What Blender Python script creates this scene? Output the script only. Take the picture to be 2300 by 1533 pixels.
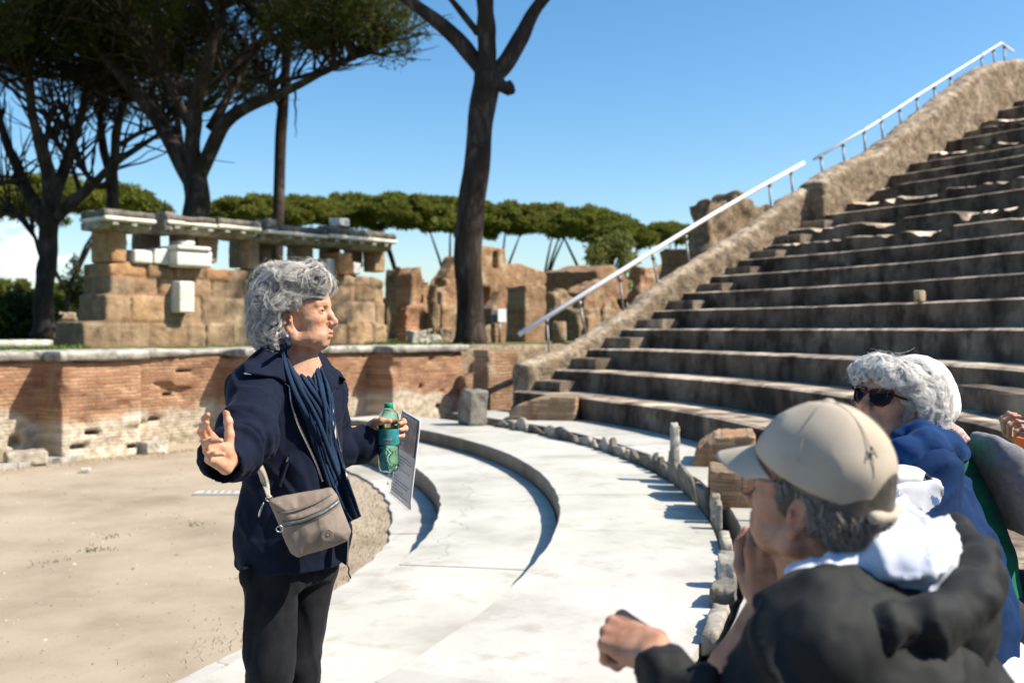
import bpy, math, random
import numpy as np
from mathutils import Vector, Matrix

# ------------------------------------------------------------------ scene, camera, light
scene = bpy.context.scene
for o in list(bpy.data.objects):
    bpy.data.objects.remove(o)
COL = scene.collection
EYE = 1.424          # camera height over the marble ring
FPX = 2236.0         # 35 mm lens in photo pixels
HOR = 740.0
cam_d = bpy.data.cameras.new('camera')
cam = bpy.data.objects.new('camera', cam_d)
COL.objects.link(cam)
cam.location = (0, 0, EYE)
cam.rotation_euler = (math.radians(90), 0, 0)
cam_d.lens = 35.0
cam_d.sensor_width = 36.0
cam_d.shift_y = -(766.5 - HOR) / 2300.0
cam_d.clip_start = 0.05
cam_d.clip_end = 3000
cam_d.dof.use_dof = True
cam_d.dof.focus_distance = 2.95
cam_d.dof.aperture_fstop = 3.5
scene.camera = cam

SUN_AZ, SUN_EL = -9.0, 46.0      # degrees, azimuth counted from +X
world = bpy.data.worlds.new('World')
scene.world = world
world.use_nodes = True
wt = world.node_tree
for n in list(wt.nodes):
    wt.nodes.remove(n)
def wn(t, **k):
    n = wt.nodes.new(t)
    for a, b in k.items():
        setattr(n, a, b)
    return n
sky = wn('ShaderNodeTexSky', sky_type='NISHITA', sun_disc=False)
sky.sun_elevation = math.radians(SUN_EL)
sky.sun_rotation = math.radians(90 - SUN_AZ)
sky.altitude = 0.0
sky.air_density = 1.0
sky.dust_density = 0.8
sky.ozone_density = 2.6
bg = wn('ShaderNodeBackground')
bg.inputs['Strength'].default_value = 0.108
tc = wn('ShaderNodeTexCoord')
sep = wn('ShaderNodeSeparateXYZ')
nz = wn('ShaderNodeTexNoise')
nz.inputs['Scale'].default_value = 15.0
nz.inputs['Detail'].default_value = 7.0
nz.inputs['Roughness'].default_value = 0.55
mp = wn('ShaderNodeMapping')
mp.inputs['Scale'].default_value = (1.0, 1.0, 2.3)
mp.inputs['Location'].default_value = (0.35, 0.1, 0.02)
r1 = wn('ShaderNodeMapRange')
r1.inputs[1].default_value = 0.475; r1.inputs[2].default_value = 0.55
elev = wn('ShaderNodeMapRange')          # low over the horizon only
elev.inputs[1].default_value = 0.115; elev.inputs[2].default_value = 0.07
azim = wn('ShaderNodeMapRange')          # a bank of cumulus towards the left
azim.inputs[1].default_value = -0.30; azim.inputs[2].default_value = -0.40
m1 = wn('ShaderNodeMath', operation='MULTIPLY')
m2 = wn('ShaderNodeMath', operation='MULTIPLY')
mixc = wn('ShaderNodeMixRGB')
mixc.inputs[2].default_value = (7.2, 7.4, 7.7, 1)
L = wt.links.new
hsv = wn('ShaderNodeHueSaturation')
hsv.inputs['Saturation'].default_value = 1.27
hsv.inputs['Hue'].default_value = 0.495
L(sky.outputs[0], hsv.inputs['Color'])
L(tc.outputs['Generated'], mp.inputs[0]); L(mp.outputs[0], nz.inputs['Vector'])
L(tc.outputs['Generated'], sep.inputs[0])
L(nz.outputs['Fac'], r1.inputs[0]); L(sep.outputs['Z'], elev.inputs[0]); L(sep.outputs['X'], azim.inputs[0])
L(r1.outputs[0], m1.inputs[0]); L(elev.outputs[0], m1.inputs[1])
L(m1.outputs[0], m2.inputs[0]); L(azim.outputs[0], m2.inputs[1])
L(m2.outputs[0], mixc.inputs[0]); L(hsv.outputs[0], mixc.inputs[1])
L(mixc.outputs[0], bg.inputs['Color'])
wo = wn('ShaderNodeOutputWorld'); L(bg.outputs[0], wo.inputs[0])

sun_d = bpy.data.lights.new('sun', 'SUN')
sun_d.energy = 5.0
sun_d.angle = math.radians(0.5)
sun_d.color = (1.0, 0.915, 0.79)
sun = bpy.data.objects.new('sun', sun_d)
COL.objects.link(sun)
_a, _e = math.radians(SUN_AZ), math.radians(SUN_EL)
SUNV = Vector((math.cos(_e) * math.cos(_a), math.cos(_e) * math.sin(_a), math.sin(_e)))
sun.rotation_euler = SUNV.to_track_quat('Z', 'Y').to_euler()
sun.location = (20, -3, 25)

scene.view_settings.view_transform = 'Standard'
scene.view_settings.look = 'None'
scene.view_settings.exposure = 0.8
scene.view_settings.gamma = 1.0
scene.render.engine = 'CYCLES'
scene.cycles.use_denoising = True
scene.cycles.max_bounces = 6
scene.cycles.transparent_max_bounces = 12

# ------------------------------------------------------------------ helpers
def W(px, py, d):
    """world point seen at photo pixel (px, py) at distance d along the view axis"""
    return np.array([(px - 1150.0) / FPX * d, d, EYE - (py - HOR) / FPX * d])

def tag(o, label=None, cat=None, group=None, kind=None):
    if label: o['label'] = label
    if cat: o['category'] = cat
    if group: o['group'] = group
    if kind or cat: o['kind'] = kind or 'thing'
    return o

def empty(name, loc=(0, 0, 0), rz=0.0):
    o = bpy.data.objects.new(name, None)
    COL.objects.link(o)
    o.empty_display_size = 0.1
    o.location = loc
    o.rotation_euler = (0, 0, rz)
    return o

def mesh_obj(name, V, F, mat=None, parent=None, smooth=True, tint=None, uv=None, mats=None, midx=None):
    V = np.asarray(V, np.float32)
    me = bpy.data.meshes.new(name)
    if isinstance(F, np.ndarray):
        nf, k = F.shape
        me.vertices.add(len(V)); me.vertices.foreach_set('co', V.ravel())
        me.loops.add(nf * k); me.loops.foreach_set('vertex_index', F.astype(np.int32).ravel())
        me.polygons.add(nf)
        me.polygons.foreach_set('loop_start', np.arange(0, nf * k, k, dtype=np.int32))
        me.polygons.foreach_set('loop_total', np.full(nf, k, dtype=np.int32))
        me.update(calc_edges=True)
        me.validate()
    else:
        me.from_pydata([tuple(map(float, v)) for v in V], [], F)
    if tint is not None:
        at = me.color_attributes.new('tint', 'FLOAT_COLOR', 'POINT')
        T = np.ones((len(V), 4), np.float32)
        T[:, :3] = np.asarray(tint, np.float32).reshape(len(V), -1)
        at.data.foreach_set('color', T.ravel())
    if uv is not None:
        ul = me.uv_layers.new(name='UVMap')
        li = np.empty(len(me.loops), np.int32)
        me.loops.foreach_get('vertex_index', li)
        ul.data.foreach_set('uv', np.asarray(uv, np.float32)[li].ravel())
    for m in (mats or ([mat] if mat else [])):
        me.materials.append(m)
    if midx is not None:
        me.polygons.foreach_set('material_index', np.asarray(midx, np.int32))
    if smooth:
        me.polygons.foreach_set('use_smooth', np.ones(len(me.polygons), bool))
    o = bpy.data.objects.new(name, me)
    COL.objects.link(o)
    if parent: o.parent = parent
    return o

class MB:
    """collects vertices and faces of several shapes for ONE mesh object"""
    def __init__(s): s.V = []; s.F = []; s.T = []; s.n = 0; s.M = []
    def add(s, V, F, tint=(1, 1, 1), m=0):
        V = np.asarray(V, float)
        s.V.append(V)
        s.F += [tuple(int(i) + s.n for i in f) for f in F]
        s.M += [m] * len(F)
        t = np.asarray(tint, float)
        s.T.append(np.tile(t, (len(V), 1)) if t.ndim == 1 else t)
        s.n += len(V)
    def box(s, c, size, rz=0.0, tint=(1, 1, 1), m=0, R=None):
        h = np.array(size) / 2
        P = np.array([[x, y, z] for x in (-1, 1) for y in (-1, 1) for z in (-1, 1)]) * h
        if R is None:
            cz, sz = math.cos(rz), math.sin(rz)
            R = np.array([[cz, -sz, 0], [sz, cz, 0], [0, 0, 1]])
        s.add(P @ np.asarray(R).T + np.array(c), [(0, 1, 3, 2), (4, 6, 7, 5), (0, 4, 5, 1), (2, 3, 7, 6), (0, 2, 6, 4), (1, 5, 7, 3)], tint, m)
    def tube(s, P, r, k=8, tint=(1, 1, 1), m=0, cap=True, sq=None):
        V, F = tube_geo(P, r, k, cap, sq)
        s.add(V, F, tint, m)
    def build(s, name, mat=None, parent=None, smooth=True, mats=None):
        return mesh_obj(name, np.concatenate(s.V), s.F, mat, parent, smooth, np.concatenate(s.T), mats=mats,
                        midx=s.M if mats else None)

def tube_geo(P, r, k=8, cap=True, sq=None):
    P = np.asarray(P, float); n = len(P)
    r = np.broadcast_to(np.asarray(r, float), (n,))
    T = np.gradient(P, axis=0)
    T /= np.linalg.norm(T, axis=1)[:, None] + 1e-12
    a = np.array([0, 0, 1.0]) if abs(T[0][2]) < .9 else np.array([1.0, 0, 0])
    A = np.cross(T[0], a); A /= np.linalg.norm(A)
    V = []
    ang = np.arange(k) * 2 * math.pi / k
    for i in range(n):
        A = A - T[i] * (A @ T[i]); A /= np.linalg.norm(A) + 1e-12
        B = np.cross(T[i], A)
        V.append(P[i] + r[i] * (np.cos(ang)[:, None] * A + np.sin(ang)[:, None] * B * (sq or 1)))
    V = np.concatenate(V)
    F = []
    for i in range(n - 1):
        for j in range(k):
            b = (j + 1) % k
            F.append((i * k + j, i * k + b, (i + 1) * k + b, (i + 1) * k + j))
    if cap:
        F.append(tuple(range(k - 1, -1, -1))); F.append(tuple((n - 1) * k + j for j in range(k)))
    return V, F

def many_tubes(paths, radii, k=3):
    """paths (N, n, 3), radii (N, n) -> one vertex array and quad array"""
    P = np.asarray(paths, float); N, n, _ = P.shape
    T = np.gradient(P, axis=1); T /= np.linalg.norm(T, axis=2, keepdims=True) + 1e-12
    a = np.where(np.abs(T[..., 2:3]) < .9, np.array([0, 0, 1.0]), np.array([1.0, 0, 0]))
    A = np.cross(T, a); A /= np.linalg.norm(A, axis=2, keepdims=True) + 1e-12
    B = np.cross(T, A)
    ang = np.arange(k) * 2 * math.pi / k
    V = P[:, :, None, :] + np.asarray(radii)[:, :, None, None] * (np.cos(ang)[None, None, :, None] * A[:, :, None, :] + np.sin(ang)[None, None, :, None] * B[:, :, None, :])
    idx = np.arange(N * n * k).reshape(N, n, k)
    q = np.stack([idx[:, :-1, :], np.roll(idx, -1, 2)[:, :-1, :], np.roll(idx, -1, 2)[:, 1:, :], idx[:, 1:, :]], -1).reshape(-1, 4)
    return V.reshape(-1, 3), q

# value noise -------------------------------------------------------
def _h(i, j, k, s):
    n = (i * 374761393 + j * 668265263 + k * 2147483647 + s * 1274126177) & 0xFFFFFFFF
    n = ((n ^ (n >> 13)) * 1274126177) & 0xFFFFFFFF
    n = (n ^ (n >> 16)) & 0xFFFF
    return n / 65535.0
def vnoise(P, sc=1.0, seed=0):
    P = np.asarray(P, float) * sc + 1000.0
    I = np.floor(P).astype(np.int64); f = P - I; f = f * f * (3 - 2 * f)
    out = 0
    for dx in (0, 1):
        for dy in (0, 1):
            for dz in (0, 1):
                w = (f[..., 0] if dx else 1 - f[..., 0]) * (f[..., 1] if dy else 1 - f[..., 1]) * (f[..., 2] if dz else 1 - f[..., 2])
                out = out + w * _h(I[..., 0] + dx, I[..., 1] + dy, I[..., 2] + dz, seed)
    return out * 2 - 1
def fbm(P, sc=1.0, seed=0, oc=3):
    o = 0; a = 1.0; t = 0
    for i in range(oc):
        o = o + a * vnoise(P, sc * 2 ** i, seed + i); t += a; a *= .5
    return o / t

# signed distance modelling ------------------------------------------
class SDF:
    def __init__(s, lo, hi, h):
        s.lo = np.array(lo, float); s.h = h
        s.n = np.ceil((np.array(hi, float) - s.lo) / h).astype(int) + 1
        s.ax = [s.lo[i] + np.arange(s.n[i]) * h for i in range(3)]
        s.f = np.full(s.n, 0.2, np.float32)
    def grid(s, bl=None, bh=None):
        sl = []
        for i in range(3):
            if bl is None: sl.append(slice(0, s.n[i]))
            else:
                a = int(np.clip(np.floor((bl[i] - s.lo[i]) / s.h), 0, s.n[i])); b = int(np.clip(np.ceil((bh[i] - s.lo[i]) / s.h) + 1, 0, s.n[i]))
                sl.append(slice(a, max(a, b)))
        X = s.ax[0][sl[0]][:, None, None]; Y = s.ax[1][sl[1]][None, :, None]; Z = s.ax[2][sl[2]][None, None, :]
        return tuple(sl), X, Y, Z
    def put(s, fn, bl, bh, k, op='u'):
        m = 2.5 * k + 3 * s.h
        sl, X, Y, Z = s.grid(np.array(bl) - m, np.array(bh) + m)
        if min(x.stop - x.start for x in sl) <= 0: return s
        a = s.f[sl]; b = np.broadcast_to(fn(X, Y, Z), a.shape)
        if op == 'u':
            h = np.clip(.5 + .5 * (a - b) / k, 0, 1); s.f[sl] = a * (1 - h) + b * h - k * h * (1 - h)
        else:
            b = -b
            h = np.clip(.5 + .5 * (b - a) / k, 0, 1); s.f[sl] = a * (1 - h) + b * h + k * h * (1 - h)
        return s
    def ell(s, c, r, k=.01, R=None, op='u'):
        c = np.array(c, float); r = np.array(r, float)
        if r.ndim == 0: r = np.array([float(r)] * 3)
        Rm = None if R is None else np.asarray(R)
        def fn(X, Y, Z):
            x, y, z = X - c[0], Y - c[1], Z - c[2]
            if Rm is not None:
                x, y, z = (Rm[0, 0] * x + Rm[1, 0] * y + Rm[2, 0] * z, Rm[0, 1] * x + Rm[1, 1] * y + Rm[2, 1] * z, Rm[0, 2] * x + Rm[1, 2] * y + Rm[2, 2] * z)
            k0 = np.sqrt((x / r[0]) ** 2 + (y / r[1]) ** 2 + (z / r[2]) ** 2)
            k1 = np.sqrt((x / r[0] ** 2) ** 2 + (y / r[1] ** 2) ** 2 + (z / r[2] ** 2) ** 2) + 1e-9
            return k0 * (k0 - 1) / k1
        m = r.max() if R is not None else r
        return s.put(fn, c - m, c + m, k, op)
    def cap(s, a, b, ra, rb=None, k=.01, op='u'):
        a = np.array(a, float); b = np.array(b, float); rb = ra if rb is None else rb
        ab = b - a; L2 = ab @ ab + 1e-12
        def fn(X, Y, Z):
            x, y, z = X - a[0], Y - a[1], Z - a[2]
            t = np.clip((x * ab[0] + y * ab[1] + z * ab[2]) / L2, 0, 1)
            return np.sqrt((x - t * ab[0]) ** 2 + (y - t * ab[1]) ** 2 + (z - t * ab[2]) ** 2) - (ra + (rb - ra) * t)
        m = max(ra, rb)
        return s.put(fn, np.minimum(a, b) - m, np.maximum(a, b) + m, k, op)
    def chain(s, P, r, k=.01, op='u'):
        r = np.broadcast_to(np.asarray(r, float), (len(P),))
        for i in range(len(P) - 1): s.cap(P[i], P[i + 1], r[i], r[i + 1], k, op)
        return s
    def box(s, c, hs, k=.005, R=None, rnd=.0, op='u'):
        c = np.array(c, float); hs = np.array(hs, float) - rnd
        Rm = None if R is None else np.asarray(R)
        def fn(X, Y, Z):
            x, y, z = X - c[0], Y - c[1], Z - c[2]
            if Rm is not None:
                x, y, z = (Rm[0, 0] * x + Rm[1, 0] * y + Rm[2, 0] * z, Rm[0, 1] * x + Rm[1, 1] * y + Rm[2, 1] * z, Rm[0, 2] * x + Rm[1, 2] * y + Rm[2, 2] * z)
            qx, qy, qz = np.abs(x) - hs[0], np.abs(y) - hs[1], np.abs(z) - hs[2]
            return np.sqrt(np.maximum(qx, 0) ** 2 + np.maximum(qy, 0) ** 2 + np.maximum(qz, 0) ** 2) + np.minimum(np.maximum(qx, np.maximum(qy, qz)), 0) - rnd
        m = np.linalg.norm(hs) + rnd if R is not None else hs + rnd
        return s.put(fn, c - m, c + m, k, op)
    def loft(s, St, ra, k=.02, op='u'):
        """stack of ellipses: rows of (z, cx, cy, a, b); ra = angle of the a axis"""
        St = np.array(sorted(St), float); ca, sa = math.cos(ra), math.sin(ra)
        z0, z1 = St[0, 0], St[-1, 0]
        def fn(X, Y, Z):
            zz = np.clip(Z, z0, z1)
            cx, cy, a, b = (np.interp(zz, St[:, 0], St[:, i]) for i in (1, 2, 3, 4))
            x, y = X - cx, Y - cy
            u = (x * ca + y * sa) / a; v = (-x * sa + y * ca) / b
            q = np.sqrt(u * u + v * v) + 1e-6
            d = (q - 1) * q / (np.sqrt((u / a) ** 2 + (v / b) ** 2) + 1e-6)
            dz = np.maximum(z0 - Z, Z - z1)
            return np.where(dz > 0, np.sqrt(np.maximum(d, 0) ** 2 + dz ** 2) + np.minimum(np.maximum(d, -dz), 0) * 0, np.maximum(d, dz))
        m = max(St[:, 3].max(), St[:, 4].max())
        return s.put(fn, (St[:, 1].min() - m, St[:, 2].min() - m, z0), (St[:, 1].max() + m, St[:, 2].max() + m, z1), k, op)
    def sample(s, P):
        P = np.asarray(P, float); g = (P - s.lo) / s.h
        g = np.clip(g, 0, s.n - 1.001); I = g.astype(int); f = g - I; o = 0
        for dx in (0, 1):
            for dy in (0, 1):
                for dz in (0, 1):
                    w = (f[..., 0] if dx else 1 - f[..., 0]) * (f[..., 1] if dy else 1 - f[..., 1]) * (f[..., 2] if dz else 1 - f[..., 2])
                    o = o + w * s.f[I[..., 0] + dx, I[..., 1] + dy, I[..., 2] + dz]
        return o
    def normal(s, P):
        e = s.h; P = np.asarray(P, float)
        g = np.stack([s.sample(P + np.eye(3)[i] * e) - s.sample(P - np.eye(3)[i] * e) for i in range(3)], -1)
        return g / (np.linalg.norm(g, axis=-1, keepdims=True) + 1e-9)
    def hit(s, px, py, d0, d1):
        """first surface point on the camera ray through a photo pixel"""
        d = np.arange(d0, d1, s.h * .5)
        P = np.stack([(px - 1150) / FPX * d, d, EYE - (py - HOR) / FPX * d], -1)
        v = s.sample(P)
        i = np.argmax(v < 0)
        if v[i] >= 0: return None
        if i == 0: return P[0]
        t = v[i - 1] / (v[i - 1] - v[i] + 1e-9)
        return P[i - 1] * (1 - t) + P[i] * t
    def mesh(s, smooth=1):
        f = s.f; ins = f < 0
        n = s.n
        c = np.zeros(n - 1, np.int8)
        for dx in (0, 1):
            for dy in (0, 1):
                for dz in (0, 1):
                    c += ins[dx:n[0] - 1 + dx, dy:n[1] - 1 + dy, dz:n[2] - 1 + dz]
        act = (c > 0) & (c < 8)
        ci = np.argwhere(act)
        vid = np.full(n - 1, -1, np.int64); vid[act] = np.arange(len(ci))
        acc = np.zeros((len(ci), 3)); cnt = np.zeros(len(ci))
        corners = [(a, b, d) for a in (0, 1) for b in (0, 1) for d in (0, 1)]
        for p in corners:
            for ax in range(3):
                if p[ax] == 1: continue
                q = list(p); q[ax] = 1
                A = f[ci[:, 0] + p[0], ci[:, 1] + p[1], ci[:, 2] + p[2]]; B = f[ci[:, 0] + q[0], ci[:, 1] + q[1], ci[:, 2] + q[2]]
                m = (A < 0) != (B < 0)
                t = np.where(m, A / np.where(m, A - B, 1), 0)
                pos = np.array(p, float)[None] + np.eye(3)[ax][None] * t[:, None]
                acc[m] += pos[m]; cnt[m] += 1
        V = (ci + acc / cnt[:, None]) * s.h + s.lo
        F = []
        for ax in range(3):
            u, w = (ax + 1) % 3, (ax + 2) % 3
            sl0 = [slice(1, n[i] - 1) for i in range(3)]; sl0[ax] = slice(0, n[ax] - 1); sl1 = list(sl0); sl1[ax] = slice(1, n[ax])
            A = ins[tuple(sl0)]; B = ins[tuple(sl1)]
            for flip, M in ((0, A & ~B), (1, ~A & B)):
                e = np.argwhere(M)
                if not len(e): continue
                off = np.ones(3, int); off[ax] = 0
                e = e + off
                def cell(du, dw):
                    q = e.copy(); q[:, u] -= du; q[:, w] -= dw
                    return vid[q[:, 0], q[:, 1], q[:, 2]]
                quad = np.stack([cell(1, 1), cell(0, 1), cell(0, 0), cell(1, 0)], -1)
                if flip: quad = quad[:, ::-1]
                F.append(quad)
        F = np.concatenate(F) if F else np.zeros((0, 4), int)
        F = F[(F >= 0).all(1)]
        for _ in range(smooth):
            V = lap(V, F, .5)
        return V, F

def lap(V, F, w=.5):
    S = np.zeros_like(V); C = np.zeros(len(V))
    for i in range(4):
        a, b = F[:, i], F[:, (i + 1) % 4]
        for ax in range(3):
            S[:, ax] += np.bincount(a, V[b, ax], len(V)) + np.bincount(b, V[a, ax], len(V))
        C += np.bincount(a, minlength=len(V)) + np.bincount(b, minlength=len(V))
    C = np.maximum(C, 1)[:, None]
    return V * (1 - w) + w * S / C
def vnormals(V, F):
    N = np.zeros_like(V)
    n = np.cross(V[F[:, 2]] - V[F[:, 0]], V[F[:, 3]] - V[F[:, 1]]) if F.shape[1] == 4 else np.cross(V[F[:, 1]] - V[F[:, 0]], V[F[:, 2]] - V[F[:, 0]])
    for i in range(F.shape[1]):
        for ax in range(3):
            N[:, ax] += np.bincount(F[:, i], n[:, ax], len(V))
    return N / (np.linalg.norm(N, axis=1, keepdims=True) + 1e-12)

def poly_sdf(poly, x, y):
    """signed distance to a polygon, arrays x, y"""
    P = np.asarray(poly, float); d = np.full(np.broadcast(x, y).shape, 1e9); sgn = np.ones(d.shape)
    n = len(P)
    for i in range(n):
        a, b = P[i], P[i - 1]
        ex, ey = b - a; wx, wy = x - a[0], y - a[1]
        t = np.clip((wx * ex + wy * ey) / (ex * ex + ey * ey + 1e-12), 0, 1)
        d = np.minimum(d, (wx - ex * t) ** 2 + (wy - ey * t) ** 2)
        c1 = y >= a[1]; c2 = y < b[1]; c3 = ex * wy > ey * wx
        fl = (c1 & c2 & c3) | (~c1 & ~c2 & ~c3)
        sgn = np.where(fl, -sgn, sgn)
    return sgn * np.sqrt(d)

# materials -----------------------------------------------------------
def mat(name, cols, scale=4.0, detail=6.0, rough=.85, bump=.25, bscale=None, bdist=.02, spec=.3, tint=False, stain=None,
        brick=None, uvco=False, metal=0.0, trans=0.0, ior=1.45, sheen=0.0, alpha=1.0, sss=0.0, ramp=(.35, .65), vec_scale=(1, 1, 1), voro=None, transl=None, extra=None, spots=None):
    m = bpy.data.materials.new(name); m.use_nodes = True
    nt = m.node_tree; N = nt.nodes; K = nt.links.new
    bs = N['Principled BSDF']
    tcn = N.new('ShaderNodeTexCoord'); mpn = N.new('ShaderNodeMapping'); mpn.inputs['Scale'].default_value = vec_scale
    K(tcn.outputs['UV' if uvco else 'Object'], mpn.inputs[0])
    vec = mpn.outputs[0]
    n1 = N.new('ShaderNodeTexNoise'); n1.inputs['Scale'].default_value = scale; n1.inputs['Detail'].default_value = detail; n1.inputs['Roughness'].default_value = .6
    K(vec, n1.inputs['Vector'])
    cr = N.new('ShaderNodeValToRGB')
    el = cr.color_ramp.elements
    cs = [tuple(c) + (1,) for c in cols]
    if len(cs) == 1: cs = cs * 2
    el[0].position = ramp[0]; el[1].position = ramp[1]; el[0].color = cs[0]; el[1].color = cs[-1]
    for i, c in enumerate(cs[1:-1]):
        e = el.new(ramp[0] + (ramp[1] - ramp[0]) * (i + 1) / (len(cs) - 1)); e.color = c
    K(n1.outputs['Fac'], cr.inputs[0])
    col = cr.outputs[0]
    hgt = None
    if brick:      # dict: w, h, mortar, c1, c2, cm, warp
        sx = N.new('ShaderNodeSeparateXYZ'); cx = N.new('ShaderNodeCombineXYZ')
        K(tcn.outputs['UV' if uvco else 'Object'], sx.inputs[0])
        K(sx.outputs['X'], cx.inputs['X']); K(sx.outputs['Y' if uvco else 'Z'], cx.inputs['Y'])
        nw = N.new('ShaderNodeTexNoise'); nw.inputs['Scale'].default_value = 3.0; K(cx.outputs[0], nw.inputs['Vector'])
        mv = N.new('ShaderNodeVectorMath'); mv.operation = 'SCALE'; mv.inputs['Scale'].default_value = brick.get('warp', .03)
        K(nw.outputs['Color'], mv.inputs[0])
        av = N.new('ShaderNodeVectorMath'); K(cx.outputs[0], av.inputs[0]); K(mv.outputs[0], av.inputs[1])
        bt = N.new('ShaderNodeTexBrick')
        bt.inputs['Scale'].default_value = 1.0
        bt.inputs['Brick Width'].default_value = brick['w']; bt.inputs['Row Height'].default_value = brick['h']
        bt.inputs['Mortar Size'].default_value = brick['mortar']; bt.inputs['Mortar Smooth'].default_value = .3
        bt.inputs['Color1'].default_value = tuple(brick['c1']) + (1,); bt.inputs['Color2'].default_value = tuple(brick['c2']) + (1,)
        bt.inputs['Mortar'].default_value = tuple(brick['cm']) + (1,)
        bt.offset_frequency = 2; bt.squash = 1.0
        K(av.outputs[0], bt.inputs['Vector'])
        mx = N.new('ShaderNodeMixRGB'); mx.blend_type = 'MULTIPLY'; mx.inputs[0].default_value = brick.get('mul', .85)
        K(bt.outputs['Color'], mx.inputs[1]); K(col, mx.inputs[2])
        if brick.get('plain'):     # patches where the facing is lost
            np_ = N.new('ShaderNodeTexNoise'); np_.inputs['Scale'].default_value = brick.get('pscale', 1.3); np_.inputs['Detail'].default_value = 8
            K(cx.outputs[0], np_.inputs['Vector'])
            zr = N.new('ShaderNodeMapRange'); z0, z1 = brick['pz']
            zr.inputs[1].default_value = z0; zr.inputs[2].default_value = z1
            K(sx.outputs['Y' if uvco else 'Z'], zr.inputs[0])
            ad = N.new('ShaderNodeMath'); ad.operation = 'ADD'; K(np_.outputs['Fac'], ad.inputs[0]); K(zr.outputs[0], ad.inputs[1])
            pr = N.new('ShaderNodeMapRange'); pr.inputs[1].default_value = brick.get('p0', .95); pr.inputs[2].default_value = brick.get('p1', 1.1)
            K(ad.outputs[0], pr.inputs[0])
            nc = N.new('ShaderNodeTexNoise'); nc.inputs['Scale'].default_value = 9; nc.inputs['Detail'].default_value = 8; K(cx.outputs[0], nc.inputs['Vector'])
            pc = N.new('ShaderNodeValToRGB'); pc.color_ramp.elements[0].position = .38; pc.color_ramp.elements[1].position = .6
            pc.color_ramp.elements[0].color = tuple(brick['plain'][0]) + (1,); pc.color_ramp.elements[1].color = tuple(brick['plain'][1]) + (1,)
            K(nc.outputs['Fac'], pc.inputs[0])
            m3 = N.new('ShaderNodeMixRGB'); K(pr.outputs[0], m3.inputs[0]); K(mx.outputs[0], m3.inputs[1]); K(pc.outputs[0], m3.inputs[2])
            mx = m3
        col = mx.outputs[0]; hgt = bt.outputs['Fac']
    if stain:      # (color, scale, lo, hi, vertical stretch)
        n2 = N.new('ShaderNodeTexNoise'); n2.inputs['Scale'].default_value = stain[1]; n2.inputs['Detail'].default_value = 8; n2.inputs['Roughness'].default_value = .65
        mp2 = N.new('ShaderNodeMapping'); mp2.inputs['Scale'].default_value = (1, 1, stain[4] if len(stain) > 4 else 1); mp2.inputs['Location'].default_value = (3.1, 1.7, .4)
        K(tcn.outputs['Object'], mp2.inputs[0]); K(mp2.outputs[0], n2.inputs['Vector'])
        mr = N.new('ShaderNodeMapRange'); mr.inputs[1].default_value = stain[2]; mr.inputs[2].default_value = stain[3]; K(n2.outputs['Fac'], mr.inputs[0])
        ms = N.new('ShaderNodeMixRGB'); ms.inputs[2].default_value = tuple(stain[0]) + (1,); K(mr.outputs[0], ms.inputs[0]); K(col, ms.inputs[1]); col = ms.outputs[0]
    if spots:      # (color, scale, threshold)
        vs = N.new('ShaderNodeTexVoronoi'); vs.inputs['Scale'].default_value = spots[1]; K(vec, vs.inputs['Vector'])
        mr = N.new('ShaderNodeMapRange'); mr.inputs[1].default_value = spots[2]; mr.inputs[2].default_value = spots[2] * .6; K(vs.outputs['Distance'], mr.inputs[0])
        ms = N.new('ShaderNodeMixRGB'); ms.inputs[2].default_value = tuple(spots[0]) + (1,); K(mr.outputs[0], ms.inputs[0]); K(col, ms.inputs[1]); col = ms.outputs[0]
    if voro:       # cracks: (scale, width, color)
        vv = N.new('ShaderNodeTexVoronoi'); vv.feature = 'DISTANCE_TO_EDGE'; vv.inputs['Scale'].default_value = voro[0]
        nw = N.new('ShaderNodeTexNoise'); nw.inputs['Scale'].default_value = 2.2; nw.inputs['Detail'].default_value = 6; K(vec, nw.inputs['Vector'])
        mv = N.new('ShaderNodeVectorMath'); mv.operation = 'SCALE'; mv.inputs['Scale'].default_value = .5; K(nw.outputs['Color'], mv.inputs[0])
        av = N.new('ShaderNodeVectorMath'); K(vec, av.inputs[0]); K(mv.outputs[0], av.inputs[1]); K(av.outputs[0], vv.inputs['Vector'])
        mr = N.new('ShaderNodeMapRange'); mr.inputs[1].default_value = voro[1]; mr.inputs[2].default_value = 0.0; K(vv.outputs['Distance'], mr.inputs[0])
        ms = N.new('ShaderNodeMixRGB'); ms.inputs[2].default_value = tuple(voro[2]) + (1,); K(mr.outputs[0], ms.inputs[0]); K(col, ms.inputs[1]); col = ms.outputs[0]
    if tint:
        at = N.new('ShaderNodeAttribute'); at.attribute_name = 'tint'
        mt = N.new('ShaderNodeMixRGB'); mt.blend_type = 'MULTIPLY'; mt.inputs[0].default_value = 1.0
        K(col, mt.inputs[1]); K(at.outputs['Color'], mt.inputs[2]); col = mt.outputs[0]
    K(col, bs.inputs['Base Color'])
    bs.inputs['Roughness'].default_value = rough
    bs.inputs['Specular IOR Level'].default_value = spec
    bs.inputs['Metallic'].default_value = metal
    bs.inputs['IOR'].default_value = ior
    bs.inputs['Transmission Weight'].default_value = trans
    bs.inputs['Alpha'].default_value = alpha
    if sheen:
        bs.inputs['Sheen Weight'].default_value = sheen; bs.inputs['Sheen Roughness'].default_value = .4
    if sss:
        bs.inputs['Subsurface Weight'].default_value = sss; bs.inputs['Subsurface Radius'].default_value = (.012, .005, .003); bs.inputs['Subsurface Scale'].default_value = .6
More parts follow.
